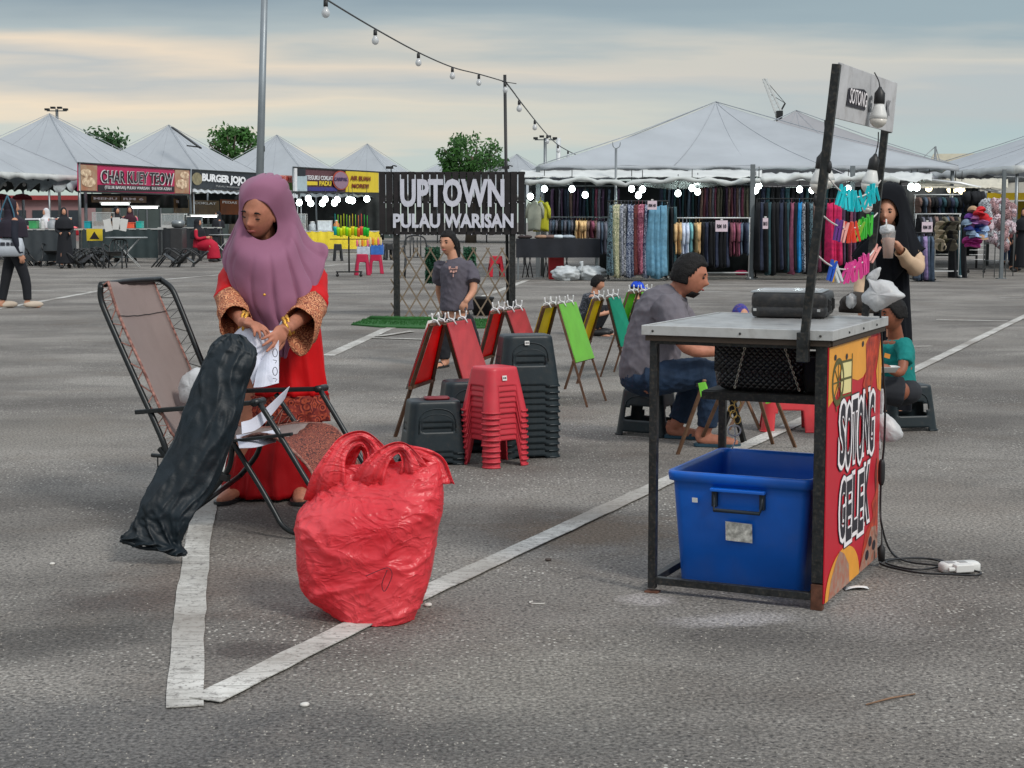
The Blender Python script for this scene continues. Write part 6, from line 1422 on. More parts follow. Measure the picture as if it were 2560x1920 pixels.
# ------------------------------------------------------------ generic smaller figures
def figure(label, loc, rz, h, top, bottom, skin=MSK2, hijab=None, pose='stand', hair=True, voxel=.016, skirt=False, arms='down', hatm=None, group=None, lean=0.0, shoe=MBLKP):
    t = thing('person', label, 'person', loc, rz, group); k = h / 1.6
    if pose == 'stand': hip, sh, hd = .86, 1.30, 1.48
    elif pose == 'sit': hip, sh, hd = .46, .93, 1.12
    else: hip, sh, hd = .22, .58, .76
    L = lambda x, y, z: V((x * k, y * k, z * k)); ly = -lean
    X = frame(L(0, ly * 1.2, hd), (0, -.1 - lean, 1), (0, -1, -.15), k * .98)
    b = MB(); head(b, X, nu=32, nv=24); limb(b, [L(0, ly, hd - .07), L(0, ly * .9, sh + .02)], [.05 * k, .055 * k])
    b.tube([L(0, ly * .9, sh + .03), L(0, ly * .8, sh - .06), L(0, ly * .4, (sh + hip) / 2), L(0, 0, hip)], [.07 * k, .13 * k, .115 * k, .14 * k], 14, sub=3)
    el, wr = {'down': ((.22, .02, sh - .27), (.24, -.05, sh - .50)), 'front': ((.22, -.05, sh - .25), (.10, -.28, sh - .22)), 'hold': ((.20, -.02, sh - .27), (.12, -.22, sh - .38))}[arms]
    for s_ in (-1, 1):
        limb(b, [L(s_ * .16, ly * .9, sh - .02), L(s_ * el[0], el[1] + ly, el[2]), L(s_ * wr[0], wr[1] + ly, wr[2])], [.05 * k, .038 * k, .026 * k], 10)
        hand(b, L(s_ * wr[0], wr[1] + ly, wr[2]), (0, -.2, -1) if arms == 'down' else (0, -1, -.2), (-s_, 0, -.2), side=s_, s=k * 1.05)
    if pose == 'stand': LG = [[(.08, 0, hip), (.09, -.02 + (s_ * .12), hip * .5), (.10, s_ * .16, .08)] for s_ in (-1, 1)]
    elif pose == 'sit': LG = [[(.09, 0, hip), (.13, -.40, hip + .02), (.12, -.40, .08)]] * 2
    else: LG = [[(.09, 0, hip), (.14, -.28, .38), (.12, -.18, .08)]] * 2
    for s_, lg in zip((-1, 1), LG):
        pts = [L(s_ * p[0], p[1], p[2]) for p in lg]; limb(b, pts, [.05 * k, .045 * k, .036 * k] if skirt else [.08 * k, .055 * k, .038 * k], 10); foot(b, V((pts[-1].x, pts[-1].y, .08 * k)), (s_ * .15, -1, 0), k)
    organic('body', b, skin, t, voxel, 2)
    for s_, lg in zip((-1, 1), LG):
        p = L(s_ * lg[-1][0], lg[-1][1], 0); m = MB(); m.ball(p + V((s_ * .01, -.08 * k, .05 * k)), (.056 * k, .15 * k, .055 * k), nu=14, nv=8, fn=lambda q, d: V((q.x, q.y, max(q.z, -.04)))); m.build('shoe', shoe, t)
    b = MB(); b.tube([L(0, ly * .9, sh + .035), L(0, ly * .8, sh - .03), L(0, ly * .4, (sh + hip) / 2), L(0, 0, hip - .05)], [.07 * k, .155 * k, .14 * k, .168 * k], 16, sub=3)
    for s_ in (-1, 1):
        P = [L(s_ * .15, ly * .9, sh - .02), L(s_ * el[0], el[1] + ly, el[2]), L(s_ * wr[0], wr[1] + ly, wr[2])]
        if hijab is None: P = [P[0], P[0].lerp(P[1], .8)]; b.tube(P, [.068 * k, .056 * k], 10)
        else: b.tube(P, [.068 * k, .052 * k, .042 * k], 10, sub=3)
    organic('top', b, top, t, voxel, 3)
    b = MB()
    if skirt and pose == 'stand': b.tube([L(0, 0, hip + .05), L(0, 0, hip - .1), L(0, 0, .12)], [.15 * k, .18 * k, .24 * k], 16, sub=3)
    elif skirt: b.tube([L(0, 0, hip + .05), L(0, -.2, hip + .04), L(0, -.42, hip - .0), L(0, -.46, .1)], [.17 * k, .19 * k, .17 * k, .20 * k], 16, sub=3)
    else:
        b.ball(L(0, 0, hip), (.16 * k, .13 * k, .1 * k), nu=12, nv=8)
        for s_, lg in zip((-1, 1), LG): b.tube([L(s_ * p[0], p[1], max(p[2], .12)) for p in lg], [.10 * k, .075 * k, .06 * k], 12, sub=3)
    organic('skirt' if skirt else 'trousers', b, bottom, t, voxel, 3)
    if hijab:
        b = MB(); b.ball((0, 0, 0), 1, None, 24, 16, fn=lambda p, d: X @ V((d[0] * .088, .022 + d[1] * .104, .008 + d[2] * .128)))
        b.tube([L(0, .03 + ly, hd - .04), L(0, .02 + ly, hd - .14), L(0, .01 + ly, sh - .04), L(0, .01 + ly * .8, sh - .26)], [.09 * k, .11 * k, .20 * k, .235 * k], 18, sub=3)
        organic('headscarf', b, hijab, t, voxel * .8, 3)
    elif hair: haircap(t, X, line=.4, thick=.014)
    if hatm:
        m = MB(); m.ball((0, 0, 0), 1, None, 20, 12, fn=lambda p, d: X @ V((d[0] * .088, d[1] * .108, max(.03, .03 + d[2] * .10)))); m.tube([X @ V((0, -.08, .035)), X @ V((0, -.16, .03))], [.065, .05], 12, flat=.12); m.build('cap', hatm, t)
    return t
def C_(n, r, g, b_, rough=.85): return M('cloth_' + n, S(r, g, b_), rough, var=.15, vs=4, bump=.25, bs=12)
CBK = C_('black', 24, 26, 32); CDG = C_('dark_grey', 50, 52, 60)
p = gp(1440, 838); figure('boy in dark camouflage shirt crouching behind the easels', p + V((.1, 0, 0)), R(75), 1.28, pattern_mat('camouflage', S(40, 44, 50), S(86, 88, 96), S(28, 30, 36), 14), CBK, MSK2, pose='crouch', arms='front', voxel=.010, lean=.16)
p = gp(1592, 850); figure('small child in a bright blue cap behind the farthest easel', p, R(60), 1.2, CDG, CBK, MSK2, pose='crouch', voxel=.012, hatm=M('blue_cap', S(16, 70, 200), .7, var=.1), arms='front')
p = gp(1850, 985); figure('child in a blue and purple patterned headscarf hidden behind the cart', p, R(20), 1.25, pattern_mat('blue_print', S(34, 48, 130), S(96, 66, 120), S(40, 60, 150), 24), CBK, MSK2, pose='crouch', hijab=MATS['blue_print'], voxel=.010, arms='front')
# walker at the left edge
p = gp(38, 770); wk = figure('person in black headscarf and loose black trousers walking off at the left edge', p, R(120), 1.66, C_('navy', 28, 32, 44), CBK, MSK2, hijab=C_('plum_black', 34, 28, 40), voxel=.013, arms='down', shoe=C_('pale_shoe', 190, 176, 160))
t = thing('tote_bag', 'pale grey tote bag with dark print carried by the walker at left', 'bag', at(20, 618, p.y - .15))
m = MB(); G = [[(x, y, z + .004 * math.sin(x * 50)) for x, y in rrect(w_, d_, .04)] for z, w_, d_ in ((-.14, .40, .10), (-.12, .46, .16), (.0, .47, .18), (.13, .44, .10), (.14, .43, .06))]; m.grid(G, cv=True, capv=True); m.build('bag_body', C_('pale_grey', 178, 184, 192), t)
m = MB()
for k, (x, w_) in enumerate(((-.12, .05), (-.05, .07), (.03, .05), (.10, .06))): m.box((x, -.092, .05), (w_, .004, .05)); 
m.build('dark_print', CDG, t)
m = MB()
for sx in (-1, 1): m.tube([(sx * .12, 0, .12), (sx * .10, .02, .5), (0, .05, .78)], .012, 6, sub=4)
m.build('shoulder_strap', C_('teal_strap', 60, 100, 120), t)
# ================================================================ wooden sign
DS = 21.6
MSG_ = M('dark_stained_plank', (.012, .009, .010), .6, var=.5, vs=5, bump=.2, bs=30); MSGW = M('sign_letter_white', S(200, 200, 212), .5, var=.08, vs=12)
so_ = V((at(1130, 552, DS).x, DS, 0)); sg = thing('wooden_sign', 'black slatted wooden sign reading UPTOWN PULAU WARISAN on two posts', 'sign', so_)
def Sg(x, y, d=0): return at(x, y, DS + d) - so_
n = 20
for k in range(n):
    x0 = 948 + k * 18.3; x1 = x0 + (15.6 if k else 16); z1, z0 = Sg(x0, 430).z, Sg(x0, 587).z
    if k == 1: x0 -= 1
    m = MB(); a, b_ = Sg(x0, 500).x, Sg(x1, 500).x; m.box(((a + b_) / 2, random.uniform(-.004, .004), (z0 + z1) / 2 + random.uniform(-.006, .006)), (b_ - a, .018, z1 - z0)); m.build('plank', MSG_, sg, bev=.002)
for y in (433, 505, 583): m = MB(); m.bar(Sg(948, y, .025), Sg(1313, y, .025), .03, .035); m.build('rail', MSG_, sg)
for xt, xb in ((990, 991), (1281, 1283)):
    m = MB(); a = Sg(xt, 430, .06); m.bar((a.x, a.y, 0), a, .085, .085); m.build('post', MBLK, sg, bev=.003)
m = MB(); text(m, 'UPTOWN', Sg(1001, 518, -.03), (1, 0, 0), (0, 0, 1), 258 / 180.6, 70 / 180.6, .02, .035); m.build('lettering', MSGW, sg)
m = MB(); text(m, 'PULAU WARISAN', Sg(983, 570, -.03), (1, 0, 0), (0, 0, 1), 299 / 180.6, 36 / 180.6, .02, .04); m.build('lettering', MSGW, sg)
m = MB()
for row, (xa, xb_, yy) in enumerate(((960, 1310, 506), (955, 1310, 586))):
    for k in range(20): m.box(Sg(xa + (xb_ - xa) * k / 19, yy + (k % 2) * 2, -.012), (.008, .004, .012))
stuff(m.build('screw_heads', MSGW, sg))
for x in (978, 1268):
    m = MB(); m.tube([Sg(x, 430), Sg(x, 418), Sg(x + 6, 414), Sg(x + 14, 416)], .008, 6, sub=3); m.box(Sg(x - 4, 419), (.10, .05, .035)); m.build('lamp_bracket', MBLKP, sg)
# lattice
MLT = M('pale_bamboo_strip', S(118, 104, 88), .7, var=.25, vs=12)
lt = thing('trellis', 'expanding bamboo lattice stretched between the posts of the wooden sign', 'trellis', so_)
z0, z1 = Sg(1100, 793).z, Sg(1100, 619).z; X0, X1 = Sg(976, 700).x, Sg(1284, 700).x; sl = .60; spn = (z1 - z0) * sl; st = (X1 - X0) / 8.6
for dr, dy in ((1, -.016), (-1, -.004)):
    k = -3
    while True:
        xa = X0 + k * st; xb_ = xa + spn
        k += 1
        if xa > X1: break
        ca, cb = max(xa, X0), min(xb_, X1)
        if cb - ca < .08: continue
        za, zb = z0 + (ca - xa) / sl, z0 + (cb - xa) / sl
        if dr < 0: ca, cb = X0 + X1 - ca, X0 + X1 - cb
        m = MB(); m.bar((ca, dy + .05, za + .0), (cb, dy + .05, zb), .020, .007, up=(0, 1, 0)); m.build('lattice_strip', MLT, lt)
MTG = M('turf_green', S(40, 92, 40), .95, var=.35, vs=30, bump=.6, bs=300)
P = [gp(*q, .006) for q in ((878, 812), (930, 793), (1100, 797), (1235, 800), (1225, 820), (1080, 822), (950, 818))]
m = MB(); m.prism([p - V((0, 0, .005)) for p in P], (0, 0, .018)); struct(m.build('artificial_turf_mat', MTG))
m = MB(); rg = random.Random(5)
for k in range(2600):
    u, v = rg.random(), rg.random(); a = P[0].lerp(P[4], u); b_ = P[1].lerp(P[3], u); p = a.lerp(b_, v); p.z = .018; h_ = rg.uniform(.012, .03); dx = rg.uniform(-.01, .01)
    m.add([p + V((-.004, 0, 0)), p + V((.004, 0, 0)), p + V((dx, rg.uniform(-.01, .01), h_))], [(0, 1, 2)])
stuff(m.build('turf_blades', MTG))
m = MB(); m.tube([gp(925, 795, .03), gp(1000, 797, .03), gp(1080, 797, .03)], .03, 8); o = m.build('rolled_turf_edge', MTG); struct(o)
# leafy panels behind the girl
for (xa, xb_, ya, yb), lab in (((1063, 1100, 618, 708), 'artificial leaf hedge panel seen left of the walking girl'), ((1158, 1190, 618, 690), 'artificial leaf hedge panel seen right of the walking girl')):
    t = thing('leaf_panel', lab, 'hedge panel', at((xa + xb_) / 2, yb, 22.6)); a = at(xa, ya, 22.6) - t.location; b_ = at(xb_, yb, 22.6) - t.location
    m = MB(); m.box(((a.x + b_.x) / 2, .03, (a.z + b_.z) / 2), (b_.x - a.x, .02, a.z - b_.z)); m.build('backing_mesh', M('dark_green_mesh', (.01, .04, .02), .9), t)
    m = MB(); rg = random.Random(int(xa))
    for k in range(420):
        p = V((rg.uniform(a.x, b_.x), rg.uniform(-.06, .02), rg.uniform(b_.z, a.z))); u = V((rg.gauss(0, 1), rg.gauss(0, .6), rg.gauss(0, 1))).normalized(); v = u.orthogonal().normalized(); L = rg.uniform(.015, .03)
        m.add([p - u * L, p + v * L * .6, p + u * L, p - v * L * .6], [(0, 1, 2, 3)])
    stuff(m.build('leaves', M('faux_leaf', S(30, 84, 56), .5, var=.5, vs=20), t)); m = MB(); m.tube([(0, .05, a.z), (0, .05, -.0)], .012, 6); m.build('stake', MPOLE, t)
p = gp(1205, 788); t = thing('black_bucket', 'black plastic pot on the turf mat at the right post of the sign', 'pot', p)
m = MB(); m.lathe((0, 0, 0), [(.12, .0), (.16, .22), (.175, .23), (.175, .26), (.15, .26), (.14, .05)], 18); m.build('pot_wall', MBLKP, t)
# ================================================================ string lights
MGL = M('clear_bulb_glass', (.62, .64, .66), .12, var=.05, alpha=.75)
def sbulb(p, r, lab, grp, lit=None, mat=None):
    t = thing('light_bulb', lab, 'light bulb', p, 0, grp)
    m = MB(); m.lathe((0, 0, 0), [(.004, 0), (r * .5, -.2 * r), (r * .55, -r * 1.6), (r * .48, -r * 1.7)], 10); m.build('socket', MBLKP, t)
    m = MB(); m.lathe((0, 0, 0), [(r * .42, -r * 1.7), (r * .5, -r * 2.0), (r * .95, -r * 2.8), (r, -r * 3.3), (r * .8, -r * 3.9), (r * .3, -r * 4.25), (.002, -r * 4.3)], 12); m.build('glass_globe', mat or MGL, t)
    return t
def string_run(A, B, k, sagv):
    return A.lerp(B, k) - V((0, 0, sagv * 4 * k * (1 - k)))
pole_top = at(1263, 192, 21.6)
t = thing('string_light_pole', 'tall thin black pole behind the wooden sign holding the bulb string', 'pole', (at(1270, 552, 21.75).x, 21.75, 0))
tp = at(1262, 187, 21.75) - t.location
m = MB(); m.tube([(0, 0, 0), tp * .5, tp], .022, 8); m.build('pole', MBLKP, t)
m = MB(); m.tube([tp + V((-.04, 0, -.09)), tp + V((.16, 0, -.12))], .006, 6); m.build('cross_hook', MBLKP, t)
near = [(700, -78, 10.5), (815, -2, 12.6), (938, 72, 15.0), (1046, 131, 17.3), (1131, 168, 19.2), (1200, 186, 20.5), (1262, 204, 21.6)]
pts = [at(*q) for q in near]
m = MB(); m.tube(pts, .0075, 6, sub=6); tag(m.build('light_string', MBLKP), 'black cable with hanging bulbs running from the top left to the thin pole', 'cable')
for k, q in enumerate(((814, -2, 12.6), (938, 73, 15.0), (1046, 132, 17.3), (1131, 168, 19.2), (1197, 186, 20.5), (1263, 206, 21.6))):
    sbulb(at(*q), .034, NTH[k + 1].replace('first', 'nearest').replace('sixth', 'last, pole-top') + ' clear bulb along the cable left of the thin pole', 'bulbs on the near cable')
far = [(1264, 205, 21.6), (1285, 232, 23.5), (1298, 250, 25), (1337, 300, 29), (1368, 337, 33), (1395, 362, 36), (1420, 377, 39), (1441, 387, 41), (1462, 391, 43), (1500, 392, 45)]
m = MB(); m.tube([at(*q) for q in far], .011, 6, sub=4); tag(m.build('light_string', MBLKP), 'black cable with hanging bulbs falling from the thin pole towards the large tent', 'cable')
for k, q in enumerate(far[2:9]):
    sbulb(at(*q), .044, NTH[k + 1].replace('first', 'highest') + ' clear bulb on the cable falling right of the thin pole', 'bulbs on the far cable')
t = thing('forked_pole', 'thin grey pole with a forked top in front of the large tent', 'pole', (at(1539, 552, 36.2).x, 36.2, 0))
q = at(1540, 372, 36.2) - t.location; m = MB(); m.tube([(0, 0, 0), q], .028, 8); m.build('pole', MPOLE, t)
for dx in (-7, 9): m = MB(); m.tube([q, at(1540 + dx, 366, 36.2) - t.location, at(1540 + dx * 1.2, 355, 36.2) - t.location], .01, 6, sub=3); m.build('fork_prong', MPOLE, t)
# ================================================================ the food row on the left
def bxp(name, label, cat, x0, x1, y0, y1, Y, dep, mat, group=None, bev=0, rz=0.0, down=False):
    a = at(x0, y0, Y); b_ = at(x1, y1, Y); c = V(((a.x + b_.x) / 2, Y + dep / 2, 0 if down else b_.z)); h_ = a.z - (0 if down else b_.z)
    t = thing(name, label, cat, c, rz, group) if label else None
    m = MB(); m.box((0, 0, h_ / 2), (b_.x - a.x, dep, h_)); return t, m, h_, b_.x - a.x
RP = V((-14.47, 52, 0))
def rowpt(px_, py_, off=0.0): return onpl(px_, py_, RP + RN * off, RN)
def rowquad(par, name, x0, x1, yl0, yl1, yr0, yr1, off, mat, th=.03):
    """board standing along the row; left edge yl0..yl1, right edge yr0..yr1"""
    q = [rowpt(x0, yl0, off), rowpt(x0, yl1, off), rowpt(x1, yr1, off), rowpt(x1, yr0, off)]
    o = par.location if par else V(); m = MB(); m.prism([p - o for p in q], -RN * th); return m.build(name, mat, par)
def rowtext(par, name, s_, x0, x1, y0a, y1a, y0b, y1b, off, mat, bold=.02):
    a = rowpt(x0, y1a, off); b_ = rowpt(x1, y1b, off); c = rowpt(x0, y0a, off); m = MB(); text(m, s_, a - par.location, b_ - a, c - a, (b_ - a).length, (c - a).length, .01, bold); return m.build(name, mat, par)
MBN = M('magenta_banner', S(186, 44, 92), .6, var=.08, vs=1.5); MBN2 = M('noodle_photo_print', S(206, 180, 150), .6, var=.3, vs=3, col2=S(150, 96, 70)); MBND = M('banner_dark', S(44, 38, 44), .6); MBY = M('banner_yellow', S(222, 196, 50), .6, var=.1, vs=2)
MBW = M('banner_white', S(222, 222, 224), .6); MBB_ = M('banner_black', S(38, 42, 48), .6, var=.2, vs=2); MBR = M('banner_maroon', S(96, 60, 66), .6); MBU = M('banner_blue', S(60, 56, 128), .6)
t = thing('shop_banner', 'pink CHAR KUEY TEOW banner with noodle pictures at both ends', 'banner', rowpt(195, 480) - V((0, 0, 0)))
bnr = rowquad(t, 'banner_sheet', 195, 475, 407, 478, 424, 486, 0, MBN)
rowquad(t, 'noodle_picture', 198, 243, 411, 476, 414, 477, .03, MBN2); rowquad(t, 'noodle_picture', 438, 473, 424, 483, 426, 484, .03, MBN2)
for cx_, cy_, r_ in ((222, 455, 11), (216, 432, 9), (455, 460, 12), (462, 438, 9)):
    m = MB(); c = rowpt(cx_, cy_, .045) - t.location; m.poly([c + RD * math.cos(a) * r_ / 40 * 1.6 + V((0, 0, math.sin(a) * r_ / 66)) for a in np.linspace(0, 2 * math.pi, 18)[:-1]]); m.build('plate_picture', M('plate_print', S(176, 120, 84), .6, var=.4, vs=6, col2=S(220, 200, 170)), t)
rowquad(t, 'dark_strip', 246, 436, 462, 477, 466, 480, .03, MBND)
rowtext(t, 'letter_outline', 'CHAR KUEY TEOW', 251, 435, 424, 458, 430, 464, .035, MBW, .05); rowtext(t, 'lettering', 'CHAR KUEY TEOW', 254, 433, 425.5, 456, 432, 461, .05, MBND, .015)
rowtext(t, 'small_lettering', '(TELUR BAKAR) PULAU WARISAN   016 NOR AZIAH', 262, 428, 464, 474, 468, 478, .045, MBW, .0)
for x, y in ((197, 478), (475, 486)):
    p = rowpt(x, y); m = MB(); m.tube([V((p.x, p.y, 0)) - t.location, rowpt(x, 406 if x < 200 else 423) - t.location], .05, 8); m.build('support_post', MPOLE, t)
m = MB(); m.bar(rowpt(195, 407, .02) - t.location, rowpt(475, 424, .02) - t.location, .05); m.bar(rowpt(195, 479, .02) - t.location, rowpt(475, 487, .02) - t.location, .05); m.build('banner_frame', MDK, t)
t = thing('shop_banner', 'black BURGER JOJO board with white letters and a round crest', 'banner', rowpt(482, 470))
rowquad(t, 'banner_sheet', 481, 672, 425, 470, 436, 480, -.1, MBB_); rowtext(t, 'lettering', 'BURGER JOJO', 505, 614, 433, 458, 438, 466, -.05, MBW, .05); rowtext(t, 'small_lettering', 'PULAU WARISAN', 540, 598, 463, 467, 468, 471, -.05, M('banner_grey', S(140, 140, 140), .6), .0)
c = rowpt(493, 447, -.06) - t.location; m = MB(); m.poly([c + RD * math.cos(a) * .42 + V((0, 0, math.sin(a) * .24)) for a in np.linspace(0, 2 * math.pi, 24)[:-1]]); m.build('round_crest', M('crest_print', S(130, 120, 90), .6, var=.4, vs=8), t)
m = MB(); m.bar(rowpt(481, 424.5, -.1) - t.location, rowpt(672, 435, -.1) - t.location, .05); m.build('banner_frame', MDK, t)
t = thing('shop_banner', 'small pink and green board between the burger board and the yellow banner', 'banner', rowpt(665, 478, -.4))
rowquad(t, 'pink_half', 655, 732, 436, 455, 439, 457, -.4, M('banner_pink', S(214, 150, 140), .6, var=.2, vs=4)); rowquad(t, 'green_half', 655, 732, 455, 474, 457, 476, -.4, M('banner_green', S(120, 170, 90), .6, var=.2, vs=3))
rowtext(t, 'small_lettering', 'RM 5  RM 7', 700, 728, 440, 451, 441, 452, -.35, M('banner_redprint', S(180, 60, 50), .6), .02)
t = thing('shop_banner', 'yellow and maroon TEGUKU COKLAT and AIR BUAH drinks banner', 'banner', rowpt(735, 480))
rowquad(t, 'banner_sheet', 733, 960, 418, 479, 430.5, 483, .0, MBR); rowquad(t, 'yellow_half', 865, 959, 427, 480, 431.5, 482, .04, MBY); rowquad(t, 'grey_field', 740, 768, 437, 478, 439, 478, .04, M('banner_pale', S(170, 186, 192), .6, var=.1, vs=3))
rowquad(t, 'white_edge', 735, 743, 420, 478, 420.5, 478, .045, MBW); rowquad(t, 'black_crest', 744, 764, 421, 440, 422, 440, .05, MBB_); rowquad(t, 'blue_strip', 768, 842, 467, 477, 469, 478, .04, MBU)
rowtext(t, 'lettering', 'TEGUKU COKLAT', 768, 832, 438, 449, 440, 451, .06, MBW, .02); rowtext(t, 'lettering', 'PADU', 798, 828, 452, 464, 453, 465, .06, MBY, .04); rowquad(t, 'yellow_strip', 768, 794, 453, 463, 454, 463, .05, MBY)
c = rowpt(852, 451, .09) - t.location; s1 = (rowpt(872, 451, .09) - rowpt(852, 451, .09)).length; s2 = rowpt(852, 427, .09).z - rowpt(852, 451, .09).z
for r_, mt, d in ((1, M('badge_red', S(176, 76, 60), .6), 0), (.88, M('badge_mauve', S(150, 120, 140), .6), .02)): m = MB(); m.poly([c + RN * d + RD * math.cos(a) * s1 * r_ + V((0, 0, math.sin(a) * s2 * r_)) for a in np.linspace(0, 2 * math.pi, 28)[:-1]]); m.build('round_badge', mt, t)
rowtext(t, 'badge_lettering', 'CARIPAK', 835, 869, 443, 452, 444, 453, .13, M('badge_print', S(70, 50, 90), .6), .02)
MDR = M('dark_red_print', S(120, 50, 24), .6); rowtext(t, 'lettering', 'AIR BUAH', 876, 926, 439, 451, 441, 453, .08, MDR, .03); rowtext(t, 'lettering', 'MORE!!!', 880, 922, 459, 470, 460, 471, .08, MDR, .03)
for x, ya in ((733, 418), (945, 430)): p = rowpt(x, 480); m = MB(); m.tube([V((p.x, p.y, 0)) - t.location, rowpt(x, ya) - t.location], .05, 8); m.build('support_post', MPOLE, t)
m = MB(); m.bar(rowpt(733, 418, .02) - t.location, rowpt(960, 431, .02) - t.location, .06); m.bar(rowpt(733, 480, .02) - t.location, rowpt(960, 483, .02) - t.location, .06); m.build('banner_frame', MDK, t)
# posters under the boards
MPOS = M('brown_food_poster', S(160, 128, 76), .6, var=.5, vs=2.5, col2=S(60, 44, 36)); MPOS2 = M('orange_food_poster', S(190, 100, 34), .6, var=.5, vs=3, col2=S(90, 48, 26))
for (x0, x1, a0, a1, b0_, b1_), mt, lab in (((230, 300, 489, 506, 490, 507), MPOS, 'brown menu poster hanging under the left half of the pink banner'), ((304, 366, 490, 507, 491, 507), MPOS, 'brown menu poster hanging under the middle of the pink banner'),
        ((436, 474, 497, 532, 499, 533), MPOS, 'brown chocolate drink poster left of the support post'), ((481, 548, 500, 536, 502, 537), MPOS, 'brown chocolate drink poster right of the support post'), ((552, 600, 498, 536, 500, 537), MPOS2, 'orange snack poster behind the mauve headscarf')):
    t = thing('menu_poster', lab, 'poster', rowpt(x0, a1, -.6)); rowquad(t, 'poster_sheet', x0, x1, a0, a1, b0_, b1_, -.6, mt); rowtext(t, 'lettering', {230: 'MENU', 304: 'RM 6', 436: 'TEGUKU', 481: 'COKLAT', 552: 'PEDAS'}[x0], x0 + 4, x1 - 8, a0 + 4, a0 + 10, b0_ + 4, b0_ + 10, -.55, MBW, .02)
    m = MB(); m.bar(rowpt(x0, a0, -.62) - t.location, rowpt(x0, 480, -.62) - t.location, .03); m.build('hanging_cord', MDK, t)
# awnings and dark tarpaulins
MTARP = M('black_tarpaulin', (.018, .022, .022), .6, var=.5, vs=2); MTIN = M('white_tin_awning', (.62, .66, .68), .4, .2, var=.08, vs=2)
def awning(x0, x1, ya, yb, yc, yd, off0, off1, lab, mat, n=10):
    t = thing('stall_awning', lab, 'awning', rowpt(x0, yc, off0)); o = t.location; A = rowpt(x0, ya, off0); B = rowpt(x1, yb, off0); Cc = rowpt(x0, yc, off1); D_ = rowpt(x1, yd, off1); G = []
    for i in range(5):
        row = []
        for j in range(n * 4 + 1): v = j / (n * 4); p = A.lerp(B, v).lerp(Cc.lerp(D_, v), i / 4); p.z += .03 * math.sin(j * math.pi / 2) ; row.append(p - o)
        G.append(row)
    m = MB(); m.grid(G, smooth=False); m.build('awning_sheet', mat, t, solid=.01)
    for x, y_ in ((x0 + 2, yc), (x1 - 2, yd)): p = rowpt(x, y_, off1 * .9) - o; m = MB(); m.tube([V((p.x, p.y, -o.z)), p], .03, 6); m.build('awning_pole', MPOLE, t)
    return t
awning(482, 640, 473, 484, 480, 487, -.15, 1.0, 'white corrugated awning below the BURGER JOJO board', MTIN)
awning(650, 745, 480, 485, 492, 495, -.15, .9, 'white corrugated awning right of the mauve headscarf', MTIN)
awning(750, 955, 484, 486, 492, 492, -.15, .8, 'grey corrugated awning under the yellow drinks banner', M('grey_tin_awning', (.22, .26, .27), .5, .2, var=.1))
def tarp(x0, x1, y0, y1, Y, lab, mat=None, fr=0.0):
    a, b_ = at(x0, y0, Y), at(x1, y1, Y); m = MB(); G = [[V((a.x + (b_.x - a.x) * j / 60, Y + .08 * math.sin(j * 1.3) * i / 4, a.z + (b_.z - a.z) * i / 4 + (fr * abs(math.sin(j * .7)) if i == 4 else 0))) for j in range(61)] for i in range(5)]
    m.grid(G); return tag(m.build('tarpaulin', mat or MTARP, solid=.02), lab, 'tarpaulin')
tarp(-60, 200, 446, 482, 54.5, 'black scalloped tarpaulin hanging along the nearest food tent', fr=.12)
tarp(196, 470, 484, 520, 60, 'dark tarpaulin strip behind the menu posters'); tarp(470, 660, 484, 560, 66, 'dark tarpaulin behind the burger stall'); tarp(650, 960, 484, 600, 76, 'dark tarpaulin wall behind the drinks stalls')
a = at(-60, 437, 53.2); b_ = at(200, 452, 53.2); m = MB(); G = [[a.lerp(b_, j / 50) + V((0, -.3 * i + .1 * i * math.sin(j), -.10 * i - .05 * math.sin(j * .9) * i + .05 * noise.noise(V((j * .5, i, 0))))) for j in range(51)] for i in range(4)]
m.grid(G); tag(m.build('awning_flap', M('grey_canvas_flap', (.30, .33, .34), .7, var=.3, vs=3), solid=.02), 'crumpled grey canvas flap along the eave of the nearest food tent', 'awning')
# far boundary: wall, hedge, parked vehicles
bxs = ((-200, 210, 500, 548, 105, S(150, 118, 118), 'long low pinkish wall of a far building at left', 'building'), (180, 1000, 520, 548, 120, S(70, 80, 78), 'long dark green grey fence far behind the food stalls', 'fence'))
for x0, x1, y0, y1, Y, c_, lab, cat in bxs:
    t, m, h_, w_ = bxp('far_' + ('building' if cat == 'building' else 'fence'), lab, cat, x0, x1, y0, y1, Y, 3 if cat == 'building' else .2, None, down=True); m.build('wall' if cat == 'building' else 'fence_sheet', M('far_' + cat, c_, .8, var=.15, vs=.6), t)
    if cat == 'building':
        for k in range(9): q = MB(); q.box((-w_ / 2 + (k + .5) * w_ / 9, -1.53, h_ * .55), (w_ / 14, .08, h_ * .4)); q.build('window', M('dark_glass', (.03, .04, .05), .2), t)
        q = MB(); q.box((0, -.1, h_ + .15), (w_ + .6, 3.6, .3)); q.build('roof', M('red_roof', S(150, 60, 60), .7), t)
    else:
        for k in range(24): q = MB(); q.box((-w_ / 2 + (k + .5) * w_ / 24, -.14, h_ / 2), (.12, .08, h_ + .1)); q.build('fence_post', MPOLE, t)
